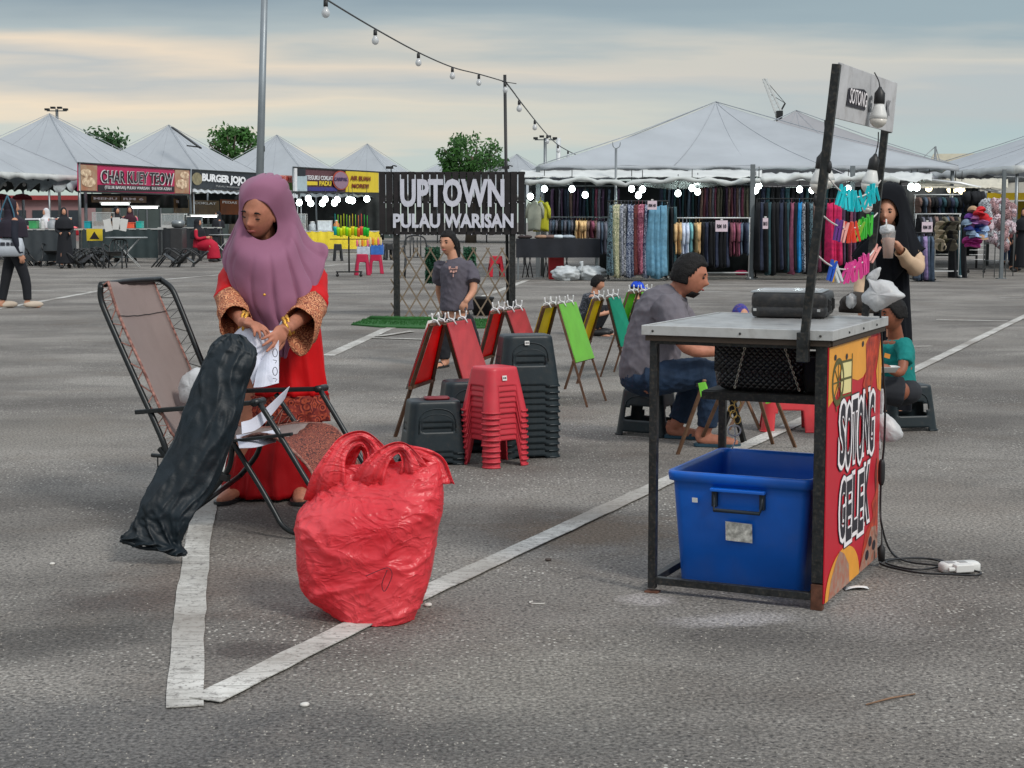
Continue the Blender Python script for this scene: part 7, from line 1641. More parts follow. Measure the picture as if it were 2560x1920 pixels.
def car(px_, Y, col, lab, rz, name='parked_car'):
    p = at(px_, 552, Y); t = thing(name, lab, 'car', (p.x, Y, 0), rz, None); P = [(-2.1, .35), (-2.1, .75), (-1.9, .95), (-1.1, 1.02), (-.6, 1.45), (.9, 1.48), (1.5, 1.05), (2.05, .95), (2.15, .4)]
    m = MB(); m.prism([(x, -.82, z) for x, z in P], (0, 1.64, 0)); m.build('body', M('car_' + lab.split()[0], col, .3, .2, var=.03), t, bev=.08)
    m = MB(); m.prism([(-.95, -.825, 1.05), (-.55, -.825, 1.38), (.82, -.825, 1.40), (1.3, -.825, 1.06)], (0, .01, 0)); m.build('side_window', M('dark_glass', (.03, .04, .05), .2), t)
    for x in (-1.35, 1.35):
        for y in (-.78, .78): m = MB(); m.lathe((0, 0, 0), [(.05, -.1), (.31, -.1), (.31, .1), (.05, .1)], 16, X=Matrix.Translation((x, y, .31)) @ Matrix.Rotation(math.pi / 2, 4, 'X')); m.build('wheel', MBLKP, t)
    for y in (-.55, .55): m = MB(); m.box((-2.1, y, .72), (.08, .3, .14)); m.build('headlight', MWPL, t)
car(62, 92, S(200, 200, 204), 'white car parked far behind the leftmost food stall', R(12)); car(-10, 88, S(170, 30, 40), 'red car parked far behind the left edge of the market', R(5)); car(108, 100, S(160, 30, 44), 'maroon car parked right of the white car far behind', R(20))
# stall furniture: counters, glass cases, coolers, boxes
rg = random.Random(21)
def counter(x0, x1, y0, Y, top, lab, front=None, legs=True):
    a, b_ = at(x0, y0, Y), at(x1, y0, Y); w_ = b_.x - a.x; t = thing('stall_counter', lab, 'counter', ((a.x + b_.x) / 2, Y, 0)); h_ = a.z
    m = MB(); m.box((0, .35, h_ - .02), (w_, .8, .04)); m.build('counter_top', top, t)
    if front: m = MB(); G = [[(x, -.04 + .02 * math.sin(x * 18), z) for x in np.linspace(-w_ / 2, w_ / 2, 50)] for z in (h_ - .02, h_ * .5, .15)]; m.grid(G); m.build('front_cloth', front, t)
    for x in (-w_ / 2 + .05, w_ / 2 - .05):
        for y in (0, .7): m = MB(); m.bar((x, y, 0), (x, y, h_ - .04), .04); m.build('leg', MPOLE, t)
    return t, h_, w_
def clutter(t0, h_, w_, Y, cx_, items, nm):
    x = -w_ / 2 + .1
    for k, (kind, w, hh, col, lab) in enumerate(items):
        x += w / 2; o = thing({'case': 'display_case', 'box': 'crate', 'pot': 'cooking_pot', 'jar': 'jar', 'bottle': 'bottle', 'cooler': 'cool_box'}[kind], lab, kind if kind != 'case' else 'display case', (cx_ + x, Y + .3, h_)); mt = M('item_' + '_'.join('%d' % (c * 99) for c in col), col, .4, var=.2, vs=8)
        if kind == 'case':
            m = MB(); m.box((0, 0, .04), (w, .5, .08)); m.build('case_base', MALU, o)
            for sx in (-1, 1):
                for sy in (-1, 1): m = MB(); m.box((sx * (w / 2 - .015), sy * .235, hh / 2), (.025, .025, hh)); m.build('case_post', MALU, o)
            m = MB(); m.box((0, 0, hh), (w, .5, .03)); m.build('case_lid', MALU, o); m = MB(); m.box((0, 0, hh * .3), (w * .85, .4, hh * .3)); m.build('food_tray', mt, o)
            m = MB(); m.box((0, -.24, hh / 2), (w * .95, .006, hh * .9)); m.build('glass_front', M('case_glass', (.6, .65, .66), .08, var=.02, alpha=.25), o)
        elif kind in ('box', 'cooler'):
            m = MB(); m.box((0, 0, hh / 2), (w, .35, hh)); m.build('box_wall', mt, o, bev=.02); m = MB(); m.box((0, 0, hh + .015), (w * 1.04, .37, .03)); m.build('lid', MWPL if kind == 'cooler' else mt, o, bev=.01)
        else:
            m = MB(); m.lathe((0, 0, 0), [(w * .42, 0), (w * .48, hh * .1), (w * .48, hh * .7), (w * .3, hh * .85), (w * .3, hh)], 14); m.build('vessel', mt, o); m = MB(); m.lathe((0, 0, hh), [(w * .32, 0), (w * .32, .03), (w * .05, .05)], 12); m.build('lid', MALU, o)
        x += w / 2 + .06
c1 = counter(60, 190, 572, 46, MALU, 'metal counter of the leftmost food stall behind the black chairs', M('stall_cloth_grey', S(60, 66, 70), .8))
clutter(None, c1[1], c1[2], 46, at(125, 572, 46).x, [('box', .22, .2, S(60, 150, 90), 'green crate on the leftmost food counter'), ('jar', .16, .25, S(190, 190, 190), 'pale jar on the leftmost food counter'), ('pot', .3, .28, S(150, 155, 160), 'steel pot on the leftmost food counter'), ('cooler', .32, .3, S(170, 60, 60), 'dark red cool box on the leftmost food counter')], '')
c2 = counter(200, 395, 571, 50, MALU, 'long metal counter below the pink noodle banner', M('stall_cloth_teal', S(50, 62, 64), .8))
clutter(None, c2[1], c2[2], 50, at(297, 571, 50).x, [('box', .22, .2, S(30, 150, 160), 'teal box at the left end of the noodle counter'), ('case', .6, .5, S(120, 90, 60), 'glass display case on the noodle counter'), ('pot', .3, .25, S(160, 165, 170), 'steel pot beside the noodle display case'), ('box', .3, .16, S(220, 90, 60), 'orange tray box on the noodle counter'), ('box', .18, .2, S(40, 160, 150), 'turquoise box at the right end of the noodle counter')], '')
c3 = counter(395, 545, 568, 54, MALU, 'metal counter below the chocolate drink posters', M('stall_cloth_dark', S(36, 40, 44), .8))
clutter(None, c3[1], c3[2], 54, at(470, 568, 54).x, [('case', .8, .45, S(90, 80, 70), 'glass display case below the chocolate drink posters'), ('cooler', .5, .35, S(60, 70, 75), 'dark cool box below the chocolate drink posters')], '')
c4 = counter(705, 950, 577, 66, MALU, 'metal counter of the brightly lit drinks stall', MBY)
clutter(None, c4[1], c4[2], 66, at(828, 577, 66).x, [('case', .9, .7, S(110, 80, 60), 'tall glass case on the lit drinks counter'), ('pot', .35, .35, S(160, 165, 170), 'steel urn on the lit drinks counter'), ('cooler', .6, .4, S(190, 195, 200), 'white cool box on the lit drinks counter'), ('jar', .25, .4, S(200, 120, 60), 'orange drink jar on the lit drinks counter')], '')
t, m, h_, w_ = bxp('gas_cooker', 'dark steel cooker cabinet left of the person in crimson', 'cooker', 425, 456, 570, 628, 49, .7, None, down=True); m.build('cabinet', M('grey_black_steel', (.05, .05, .052), .5, .4), t, bev=.02); m = MB(); m.lathe((0, 0, h_), [(.1, 0), (.2, .03), (.22, .2), (.1, .25)], 14); m.build('hot_plate', MPOLE, t)
t, m, h_, w_ = bxp('folding_board', 'yellow A-board with dark print in front of the noodle counter', 'sign board', 216, 256, 572, 602, 47, .05, None); m.build('board_sheet', MBY, t); m = MB(); m.prism([(-.15, -.03, .05), (.15, -.03, .05), (0, -.03, .28)], (0, .01, 0)); m.build('dark_print', MBND, t)
for s_ in (-1, 1): m = MB(); m.bar((s_ * w_ * .4, .03, .0), (s_ * w_ * .45, .15, -t.location.z), .03); m.build('leg', MPOLE, t)
for k, (x, y) in enumerate(((272, 556), (290, 552), (305, 555))):
    t = thing('menu_sheet', ('left', 'middle', 'right')[k] + ' one of three white menu sheets leaning on the noodle counter', 'menu', at(x, y + 22, 46.5)); m = MB(); a = at(x, y, 46.5) - t.location; m.box((0, .05, a.z / 2 + .05), (.22, .01, .36), Matrix.Rotation(.2 * (k - 1), 4, 'Y')); m.build('sheet', MWPL, t); m = MB(); m.bar((0, .06, .1), (0, .2, -.0), .02); m.build('prop', MPOLE, t)
# lit bulbs
MLIT = M('lit_bulb', (.86, 1.0, .98), .3, var=0, emit=13.0); MLITY = M('lit_bulb_warm', (1.0, .82, .45), .3, var=0, emit=5.0)
def litb(x, y, Y, r, lab, grp, mat=MLIT):
    p = at(x, y, Y); t = thing('light_bulb', lab, 'light bulb', p, 0, grp); m = MB(); m.lathe((0, 0, 0), [(.01, -r), (r * .8, -r * .6), (r, 0), (r * .8, r * .7), (r * .4, r * 1.1)], 12); m.build('glowing_globe', mat, t); m = MB(); m.lathe((0, 0, r * 1.1), [(r * .4, 0), (r * .4, r * .8), (.01, r)], 10); m.tube([(0, 0, r * 2), (0, 0, r * 2 + .3)], .01, 5); m.build('socket', MBLKP, t)
for k, (x, y) in enumerate(((748, 507), (771, 497), (777, 509), (806, 509), (813, 499), (836, 508), (843, 500), (872, 500), (881, 502), (917, 498))):
    litb(x, y, 64, .125, NTH[k + 1].replace('tenth', 'rightmost').replace('first', 'leftmost') + ' glowing bulb from left under the yellow drinks banner', 'glowing bulbs of the drinks stall')
for k, x in enumerate((12, 36, 60, 83, 106, 120)): sbulb(at(x, 447, 53), .06, NTH[k + 1].replace('first', 'leftmost').replace('sixth', 'rightmost') + ' clear bulb under the eave of the nearest food tent', 'clear bulbs under the nearest food tent')
for k, (x, y, Y_, lab) in enumerate(((288, 510, 51.5, 'glowing white tube light over the noodle display case'), (360, 519, 52.5, 'short glowing tube light right of the noodle display case'), (510, 541, 55.5, 'glowing tube light over the burger counter'))):
    t = thing('tube_light', lab, 'lamp', at(x, y, Y_)); m = MB(); m.tube([(-.45, 0, 0), (.45, 0, 0)], .03, 8); m.build('glowing_tube', M('lit_tube', (.9, 1.0, .95), .4, var=0, emit=3.5), t); m = MB(); m.box((0, .0, .05), (1.0, .08, .04)); m.build('housing', MWPL, t)
# dark red parasols at left
for k, (x, lab) in enumerate(((5, 'dark red parasol at the left edge under the food tent'), (57, 'dark red parasol right of its twin under the leftmost food tent'))):
    t = thing('parasol', lab, 'parasol', (at(x, 552, 57).x, 57, 0)); h_ = at(x, 484, 57).z; m = MB(); m.lathe((0, 0, h_), [(.36, -.22), (.33, -.12), (.2, -.03), (.02, 0)], 16); m.build('canopy', M('dark_red_canvas', S(110, 24, 40), .7), t); m = MB(); m.tube([(0, 0, 0), (0, 0, h_)], .02, 6); m.build('pole', MPOLE, t)
# ================================================================ tables with tipped chairs
MCH = M('black_chair_plastic', (.02, .022, .024), .4, var=.2, vs=6)
def chair_proto():
    t = thing('plastic_chair', 'x', 'chair'); k = 1.12
    m = MB(); G = [[(x * k, y * k, (.43 + .01 * (abs(x) > .18)) * k) for x in np.linspace(-.23, .23, 7)] for y in np.linspace(-.22, .2, 5)]; m.grid(G); m.build('seat', MCH, t, solid=.02)
    m = MB(); O = [(-.22, .22, .44), (-.23, .27, .70), (-.17, .30, .84), (0, .31, .88), (.17, .30, .84), (.23, .27, .70), (.22, .22, .44)]; m.tube([tuple(c * k for c in p) for p in O], .02, 8, sub=4); m.build('back_frame', MCH, t)
    for x in (-.11, -.04, .04, .11): m = MB(); m.tube([(x * k, .23 * k, .44 * k), (x * k, .30 * k, .84 * k)], .014, 6); m.build('back_slat', MCH, t)
    for sx in (-1, 1):
        m = MB(); m.tube([(sx * .21 * k, -.2 * k, .43 * k), (sx * .24 * k, -.24 * k, 0)], [.026, .02], 6); m.build('leg', MCH, t); m = MB(); m.tube([(sx * .21 * k, .2 * k, .43 * k), (sx * .24 * k, .28 * k, 0)], [.026, .02], 6); m.build('leg', MCH, t)
        m = MB(); m.tube([(sx * .24 * k, .26 * k, .66 * k), (sx * .27 * k, -.05 * k, .66 * k), (sx * .26 * k, -.2 * k, .60 * k), (sx * .22 * k, -.2 * k, .44 * k)], .02, 6, sub=3); m.build('arm', MCH, t)
    return t
CHP = chair_proto(); bpy.context.view_layer.update(); usedc = [0]
def pchair(p, rz, tilt, lab, grp=None, z=0.0):
    o = CHP if not usedc[0] else copy_tree(CHP)
    usedc[0] = 1; X = Matrix.Translation(V3(p) + V((0, 0, z))) @ Matrix.Rotation(rz, 4, 'Z') @ Matrix.Translation((0, -.26, 0)) @ Matrix.Rotation(tilt, 4, 'X') @ Matrix.Translation((0, .26, 0))
    o.location = X.to_translation(); o.rotation_euler = X.to_euler(); tag(o, lab, 'chair', grp); return o
def ptable(px_, pyb, lab, w=1.2, h_=.86, words=('left', 'right')):
    p = gp(px_, pyb); t = thing('folding_table', lab, 'table', p, R(10)); m = MB(); m.lathe((0, 0, h_ - .03), [(w / 2 - .03, 0), (w / 2, .01), (w / 2, .03), (w / 2 - .01, .035)], 26); m.build('table_top', M('grey_table_top', (.30, .32, .33), .4), t)
    for a in (-1, 1):
        m = MB(); m.tube([(-w * .3, a * .28, 0), (w * .3, a * .28, h_ - .04)], .014, 6); m.build('leg', MWP, t); m = MB(); m.tube([(w * .3, a * .28, 0), (-w * .3, a * .28, h_ - .04)], .014, 6); m.build('leg', MWP, t)
    return p
p = ptable(318, 668, 'round folding table ringed by tipped black chairs below the pink banner')
for dx, dy, rz, lab in ((-1.05, -.1, R(-90), 'tipped black chair leaning on the left side of the middle table'), (1.05, -.1, R(90), 'tipped black chair leaning on the right side of the middle table'), (-.1, -1.0, R(0) + math.pi, 'black chair backing the camera in front of the middle table'), (.95, .55, R(120), 'tipped black chair behind right of the middle table'), (-.95, .55, R(-120), 'tipped black chair behind left of the middle table'), (-.75, -.75, R(-60), 'tipped black chair front left of the middle table'), (1.5, .1, R(95), 'outermost tipped black chair right of the middle table')):
    pchair(p + V((dx, dy, 0)), rz + math.pi, (-.62 if abs(dx) > .5 else -.25) * -1 * -1, lab, 'tipped chairs round the tables')
p = ptable(140, 664, 'round folding table with tipped black chairs behind the walker at left')
for dx, dy, rz, lab in ((-.95, 0, R(-90), 'tipped black chair leaning on the left side of the left table'), (1.05, -.1, R(90), 'tipped black chair leaning on the right side of the left table'), (.2, -1.0, math.pi, 'black chair backing the camera in front of the left table'), (.9, .6, R(115), 'tipped black chair behind right of the left table'), (-.6, -.8, R(-50), 'tipped black chair front left of the left table'), (.95, -.8, R(50), 'tipped black chair front right of the left table')):
    pchair(p + V((dx, dy, 0)), rz + math.pi, -.62 if abs(dx) > .5 else -.25, lab, 'tipped chairs round the tables')
p = ptable(552, 648, 'folding table in front of the seated person in crimson'); pchair(p + V((.9, 0, 0)), R(90) + math.pi, 0, 'black chair right of the table of the person in crimson', 'tipped chairs round the tables')
pchair(gp(1040, 694), R(5), 0, 'tall backed black chair seen through the trellis'); 
# stools in the back
p_st = make_stool('x', M('black_stool_plastic', (.02, .022, .024), .4), 'arch', wt=.24, dt=.24, wb=.34, db=.34, h=.56, ribs=False)
one(p_st, gp(845, 652), .2, 'black stool right of the mauve headscarf below the lit stall'); one(p_st, gp(1272 - 300, 650), .4, 'black stool beside the crimson stools'); one(p_st, gp(492, 652), .3, 'black stool under the person in crimson')
p_sc = make_stool('x', M('crimson_stool_plastic', S(176, 24, 66), .4), 'arch', wt=.27, dt=.27, wb=.40, db=.40, h=.52, ribs=False)
one(p_sc, gp(906, 688), .15, 'front left crimson stool under the drink packs'); one(p_sc, gp(940, 684), .1, 'crimson stool right behind its twin under the drink packs')
p_sr = make_stool('x', M('red_far_stool_plastic', S(190, 30, 50), .4), 'arch', wt=.27, dt=.27, wb=.40, db=.40, h=.50, ribs=False)
one(p_sr, gp(1240, 692), .15, 'red stool seen through the right part of the trellis')
# drink packs and neon bottles
Y = gp(906, 688).y
for k, (x0, x1, y0, y1, c_, lab) in enumerate(((892, 925, 617, 637, S(190, 200, 215), 'white and blue pack of drinks on the left crimson stool'), (926, 958, 614, 637, S(60, 110, 190), 'blue pack of drinks on the right crimson stool'))):
    t, m, h_, w_ = bxp('drink_pack', lab, 'drink pack', x0, x1, y0, y1, Y - .1, .3, None); m.build('wrapped_pack', M('pack%d' % k, c_, .35, var=.2, vs=12), t, bev=.01)
    for j in range(4): m = MB(); m.lathe((-w_ / 2 + (j + .5) * w_ / 4, -.02, h_), [(.03, 0), (.03, .02), (.012, .05), (.012, .07)], 8); m.build('bottle_neck', M('cap_blue', S(30, 80, 190), .4), t)
cols = [('pink', S(230, 110, 130)), ('yellow', S(235, 200, 50)), ('orange', S(225, 130, 50)), ('cream', S(220, 200, 150))]
for k in range(10):
    nm, c_ = cols[(k * 3) % 4]; t = thing('drink_jug', nm + ' drink jug, ' + NTH[k + 1] + ' from left on the wire basket over the crimson stools', 'jug', at(893 + k * 6.6, 616 if k < 5 else 613, Y)); m = MB(); m.lathe((0, 0, 0), [(.02, 0), (.028, .02), (.028, .13), (.015, .16), (.015, .19)], 10); m.build('jug_body', M('juice_' + nm, c_, .3, var=.1), t)
nc = [('turquoise', S(10, 180, 180)), ('lime', S(150, 230, 30)), ('neon yellow', S(225, 235, 20)), ('neon yellow', S(225, 235, 20)), ('lime', S(150, 230, 30)), ('neon yellow', S(225, 235, 20)), ('yellow', S(240, 210, 30)), ('lime', S(150, 230, 30)), ('orange', S(240, 120, 50)), ('coral', S(240, 90, 70)), ('green', S(40, 200, 60)), ('green', S(40, 200, 60))]
t = thing('display_stand', 'black wheeled display stand hung with neon cups', 'display stand', gp(873, 692)); Yn = gp(873, 692).y
a = at(873, 540, Yn) - t.location; m = MB(); m.tube([(0, 0, .1), (0, 0, a.z)], .02, 8); m.build('post', MBLKP, t)
for zz in (.98, .62): m = MB(); m.bar((-.45, 0, a.z * zz), (.45, 0, a.z * zz), .02); m.build('arm_bar', MBLKP, t)
m = MB(); m.box((0, 0, .12), (.62, .12, .03)); m.build('base_bar', MBLKP, t)
for x in (-.28, .28): m = MB(); m.ball((x, 0, .04), .04, nu=10, nv=6); m.bar((x, 0, .05), (x, 0, .12), .03); m.build('caster', MBLKP, t)
for k, (nm, c_) in enumerate(nc):
    x = 838 + k * 7.3; p = at(x, 566 + (k % 3) * 2, Yn - .05); mt = M('neon_' + nm.replace(' ', '_'), c_, .35, var=.1, trans=.25); o = thing('neon_cup', nm + ' cup, ' + NTH[k + 1] + ' from left on the black display stand', 'cup', p)
    m = MB(); m.lathe((0, 0, 0), [(.05, 0), (.045, -.06), (.035, -.20), (.02, -.21)], 12); m.build('cup_wall', mt, o); m = MB(); m.tube([(0, 0, 0), (.0, 0, .3)], .006, 5); m.build('strap', mt, o)
# background people
figure('seated person in crimson clothes and black headscarf at the far table', gp(497, 655), R(80), 1.80, M('crimson_cloth', S(176, 20, 50), .8, var=.1), MATS['crimson_cloth'], MSK2, hijab=CBK, pose='sit', skirt=True, arms='front', voxel=.022)
for x, pb, D_, rz, h_, top, hj, lab in ((325, 560, 51, 10, 1.80, C_('pink_dress', 206, 96, 128), C_('dark_plum', 50, 20, 34), 'stall keeper in a pink dress behind the noodle counter'), (288, 560, 51, 40, 1.78, C_('grey_top', 96, 100, 104), CBK, 'stall keeper in black headscarf bending beside the one in pink'),
        (115, 560, 47, -40, 1.70, C_('pink_shirt', 190, 90, 110), C_('white_scarf', 206, 206, 210), 'stall keeper in pink with a white headscarf at left'), (160, 580, 44, 20, 1.70, CBK, CBK, 'figure in a black headscarf left of the support post'), (545, 580, 56, -60, 1.66, CDG, CBK, 'stall keeper in black by the burger stall'), (40, 560, 48, 60, 1.66, CDG, CBK, 'dark clothed figure beside the walker at the left edge')):
    figure(lab, (at(x, 552, D_).x, D_, 0), R(rz), h_, top, CBK, MSK2, hijab=hj, pose='stand', skirt=True, voxel=.024, arms='hold', lean=.1 if 'bending' in lab else 0)
# ================================================================ clothes stall on the right
def garment_mesh(kind, seed):
    """cloth hanging edge-on from a hanger: narrow in x, 0.42 deep, origin at the hanging point"""
    rg = random.Random(seed); m = MB(); G = []; n = 22
    Hh = {'trousers': 1.0, 'long': 1.5, 'shirt': .68}[kind]
    for i in range(13):
        f = i / 12; z = -.06 - f * Hh
        wy = {'trousers': .17, 'long': .15 + .10 * f, 'shirt': .21 if f > .12 else .12}[kind]; wx = {'trousers': .045, 'long': .05 + .03 * f, 'shirt': .045}[kind]
        if i == 0: wy *= .6
        G.append([(math.cos(a) * wx * (1 + .35 * math.sin(a * 3 + seed + f * 2)) + .012 * math.sin(f * 5 + seed), math.sin(a) * wy * (1 + .08 * math.sin(a * 5 + f * 3)), z + .02 * math.sin(a * 2 + seed)) for a in np.linspace(0, 2 * math.pi, n + 1)[:-1]])
    m.grid(G, cv=True, capv=True)
    if kind == 'shirt':
        for s_ in (-1, 1): m.tube([(0, s_ * .14, -.09), (.01, s_ * .22, -.25), (0, s_ * .23, -.45)], [.05, .045, .04], 8)
    m.tube([(0, 0, -.07), (0, 0, -.01), (0, .015, .02), (0, 0, .035), (0, -.015, .02)], .004, 4)
    return m.mesh('garment_' + kind)
GM = {k: [garment_mesh(k, s_) for s_ in (1, 2, 3)] for k in ('trousers', 'long', 'shirt')}
def gmat(nm, *c, col2=None):
    c = tuple(min(235, q_ * 1.25 + 4) for q_ in c) if 50 < max(c) < 165 else c
    return M('garment_' + nm, S(*c), .9, var=.35, vs=9, bump=.3, bs=30, col2=S(*col2) if col2 else None)
GC = {'plum': gmat('plum', 62, 46, 66), 'navy': gmat('navy', 30, 36, 52), 'grey': gmat('grey', 84, 84, 94), 'black': gmat('black', 22, 24, 28), 'teal': gmat('teal', 32, 56, 62), 'maroon': gmat('maroon', 88, 50, 58), 'brown': gmat('brown', 92, 74, 68), 'olive': gmat('olive', 76, 74, 64), 'tan': gmat('tan', 206, 172, 124), 'white': gmat('white', 196, 206, 226), 'aqua': gmat('aqua', 100, 150, 152), 'slate': gmat('slate', 62, 74, 88), 'crimson': gmat('crimson', 150, 24, 66), 'blue': gmat('blue', 20, 100, 150), 'steel_blue': gmat('steel_blue', 74, 112, 132), 'wine': gmat('wine', 110, 60, 78), 'lilac': gmat('lilac', 120, 104, 140)}
def flower(nm, a, b_, c): return pattern_mat('flower_' + nm, S(*a), S(*b_), S(*c), 16, .9)
FL = [('cream and green flowered', flower('cream', (190, 186, 150), (90, 110, 84), (206, 200, 172))), ('teal and black flowered', flower('teal', (26, 44, 54), (120, 150, 160), (22, 30, 38))), ('pale grey flowered', flower('grey', (150, 154, 166), (60, 68, 84), (176, 180, 190))), ('blue and white flowered', flower('blue', (36, 48, 84), (180, 190, 206), (50, 62, 96))), ('black and white flowered', flower('bw', (28, 32, 40), (180, 184, 190), (40, 44, 54))), ('brown red flowered', flower('brown', (100, 40, 40), (50, 20, 24), (116, 60, 54))), ('pink flowered', flower('pink', (176, 96, 120), (96, 34, 56), (200, 140, 156))), ('navy and pale blue flowered', flower('navy', (30, 46, 70), (130, 156, 176), (40, 62, 90)))]
def rail(label, x0, x1, y, Y, name='clothes_rail', legs=True, mat=MPOLE, yb=None, wheels=False):
    a, b_ = at(x0, y, Y), at(x1, y, Y); t = thing(name, label, 'clothes rail', ((a.x + b_.x) / 2, Y, 0)); w_ = b_.x - a.x; h_ = a.z
    m = MB(); m.tube([(-w_ / 2 - .03, 0, h_), (w_ / 2 + .03, 0, h_)], .016, 8); m.build('top_bar', mat, t)
    if legs:
        for s_ in (-1, 1):
            m = MB(); m.tube([(s_ * w_ / 2, 0, .06), (s_ * w_ / 2, 0, h_)], .016, 8); m.build('upright', mat, t)
            m = MB(); m.bar((s_ * w_ / 2, -.25, .05), (s_ * w_ / 2, .25, .05), .03); m.build('foot', mat, t)
        m = MB(); m.bar((-w_ / 2, 0, .16), (w_ / 2, 0, .16), .025); m.build('base_bar', mat, t)
    else:
        for s_ in (-1, 1): m = MB(); m.tube([(s_ * w_ / 2, 0, h_), (s_ * w_ / 2, .0, 2.5)], .012, 6); m.build('hanging_strap', mat, t)
    return t
def hang(x0, x1, n, y, Y, kind, hgt, cols, lab, seed=0, wx=1.0, jit=.02):
    """n garments along a rail from photo x0 to x1; hgt = height in metres; label built from colour"""
    rg = random.Random(seed + 5); base = {'trousers': 1.06, 'long': 1.56, 'shirt': .74}[kind]
    for k in range(n):
        c = cols[k % len(cols)] if not isinstance(cols, str) else cols; nm, mt = c if isinstance(c, tuple) else (c.replace('_', ' '), GC[c]); px_ = x0 + (x1 - x0) * (k + .5) / n
        p = at(px_, y, Y); step = abs(at(x1, y, Y).x - at(x0, y, Y).x) / n
        o = inst(GM[kind][rg.randrange(3)], 'garment', mt, p + V((0, rg.uniform(-jit, jit), -.02)), (0, 0, rg.uniform(-.16, .16)), (step / .105 * 1.05 * wx, rg.uniform(.9, 1.1), hgt / base * rg.uniform(.95, 1.04)))
        L = nm + ' ' + lab; names = [(c_[0] if isinstance(c_, tuple) else c_.replace('_', ' ')) for c_ in (cols[i % len(cols)] for i in range(n))]; tot = names.count(nm); nth = names[:k + 1].count(nm)
        if 1 < tot <= 6 and len(L.split()) < 13: L = ('leftmost ' if nth == 1 else 'rightmost ' if nth == tot else NTH[nth] + ' ') + L
        tag(o, L, {'trousers': 'trousers', 'long': 'dress', 'shirt': 'shirt'}[kind], (nm + ' ' + lab)[:60])
# dark rear and ceiling cloths of the stall
tarp(1322, 1900, 452, 560, 41.5, 'dark cloth wall behind the upper rail of the clothes stall'); tarp(1500, 2140, 470, 690, 40.5, 'black curtain closing the clothes stall behind the racks')
tarp(2130, 2440, 466, 640, 45, 'black curtain behind the accessories stall at right')
# eave canvases
def eave(x0, x1, ya, yb, Y, Y2, lab, mat, amp, thick):
    G = []; n = 90
    for i in range(8):
        f = i / 7; row = []
        for j in range(n + 1):
            v = j / n; p = at(x0 + (x1 - x0) * v, ya + (yb - ya) * f, Y + (Y2 - Y) * f); s_ = amp * (noise.noise(V((v * 14, f * 2, 1))) + .7 * noise.noise(V((v * 40, f * 4, 3)))); p.z += s_; p.y += s_ * 2.0; row.append(p)
        G.append(row)
    m = MB(); m.grid(G); return tag(m.build('awning_canvas', mat, solid=thick), lab, 'awning')
eave(1300, 1905, 425, 443, 37.2, 36.3, 'white canvas awning strip below the big tent edge', MWH, .05, .01)
eave(1890, 2330, 432, 452, 37.0, 36.2, 'white canvas awning strip right of the cart posts', MWH, .07, .01)
m = MB(); pts = [at(1312 + k * 12, 452 + 4 * math.sin(k * .33) + 3 * math.sin(k * .9 + 1) + (6 if 14 < k < 22 else 0), 36.0) for k in range(50)]; m.tube(pts, [.075 + .02 * math.sin(k * 1.7) for k in range(50)], 10, flat=.8); tag(m.build('rolled_canvas', M('grey_white_canvas', (.50, .53, .52), .7, var=.15, vs=3)), 'rolled pale canvas tied along the front of the clothes stall', 'canvas roll')
m = MB(); pts = [at(1900 + k * 12, 447 + 5 * math.sin(k * .5) + 3 * math.sin(k * 1.3 + 1), 36.0) for k in range(30)]; m.tube(pts, [.09 + .03 * math.sin(k * 1.9) for k in range(30)], 10, flat=.8); tag(m.build('rolled_canvas', MATS['grey_white_canvas']), 'bunched pale canvas along the eave right of the cart posts', 'canvas roll')
m = MB(); G = []
for i in range(6):
    G.append([at(1560 + (1870 - 1560) * j / 40, 452 + i * 4.2 * math.sin(math.pi * (j / 40) ** .8) + 2 * noise.noise(V((j * .3, i, 2))), 36.2 + .1 * i) for j in range(41)])
m.grid(G); tag(m.build('plastic_curtain', M('clear_curtain', (.35, .38, .37), .25, var=.4, vs=6, alpha=.55)), 'bunched clear plastic curtain hanging below the rolled canvas', 'curtain')
for x, D_, lab in ((1880, 35.6, 'grey steel tent post between the white rack and the dark dresses'), (1345, 37, 'pale steel tent post left of the black cloth table'), (2129, 36.5, 'grey tent post behind the girl in black')):
    t = thing('tent_post', lab, 'post', (at(x, 552, D_).x, D_, 0)); m = MB(); m.box((0, 0, 1.3), (.10, .10, 2.6)); m.build('post', M('grey_post_paint', (.16, .18, .19), .5, .3), t, bev=.005); m = MB(); m.box((0, 0, .01), (.22, .22, .02)); m.build('base_plate', MPOLE, t)
# left part: trousers on the upper rail, shirts below, black table
rail('upper rail of dark trousers at the left of the clothes stall', 1375, 1545, 465, 38.2, legs=False)
hang(1378, 1548, 22, 466, 38.2, 'trousers', .80, ['plum', 'black', 'grey', 'plum', 'navy', 'slate', 'brown', 'plum', 'plum', 'navy', 'navy', 'teal', 'black', 'teal', 'wine', 'grey', 'plum', 'black', 'slate', 'black', 'navy'], 'trousers on the upper rail left of the flowered dresses', 1)
rail('lower rail of grey shirts behind the black cloth table', 1372, 1520, 543, 37.4)
hang(1374, 1440, 9, 544, 37.4, 'shirt', .50, ['grey', 'slate', 'grey', 'black', 'slate'], 'shirt on the lower rail behind the black table', 2)
hang(1438, 1466, 4, 546, 36.6, 'shirt', .46, ['tan'], 'shirt standing over the black table', 3); hang(1466, 1492, 3, 546, 37.2, 'shirt', .44, ['brown', 'wine'], 'shirt beside the tan shirts over the black table', 4); hang(1492, 1522, 4, 546, 36.6, 'shirt', .80, ['grey', 'slate'], 'long shirt between the black table and the flowered dresses', 5)
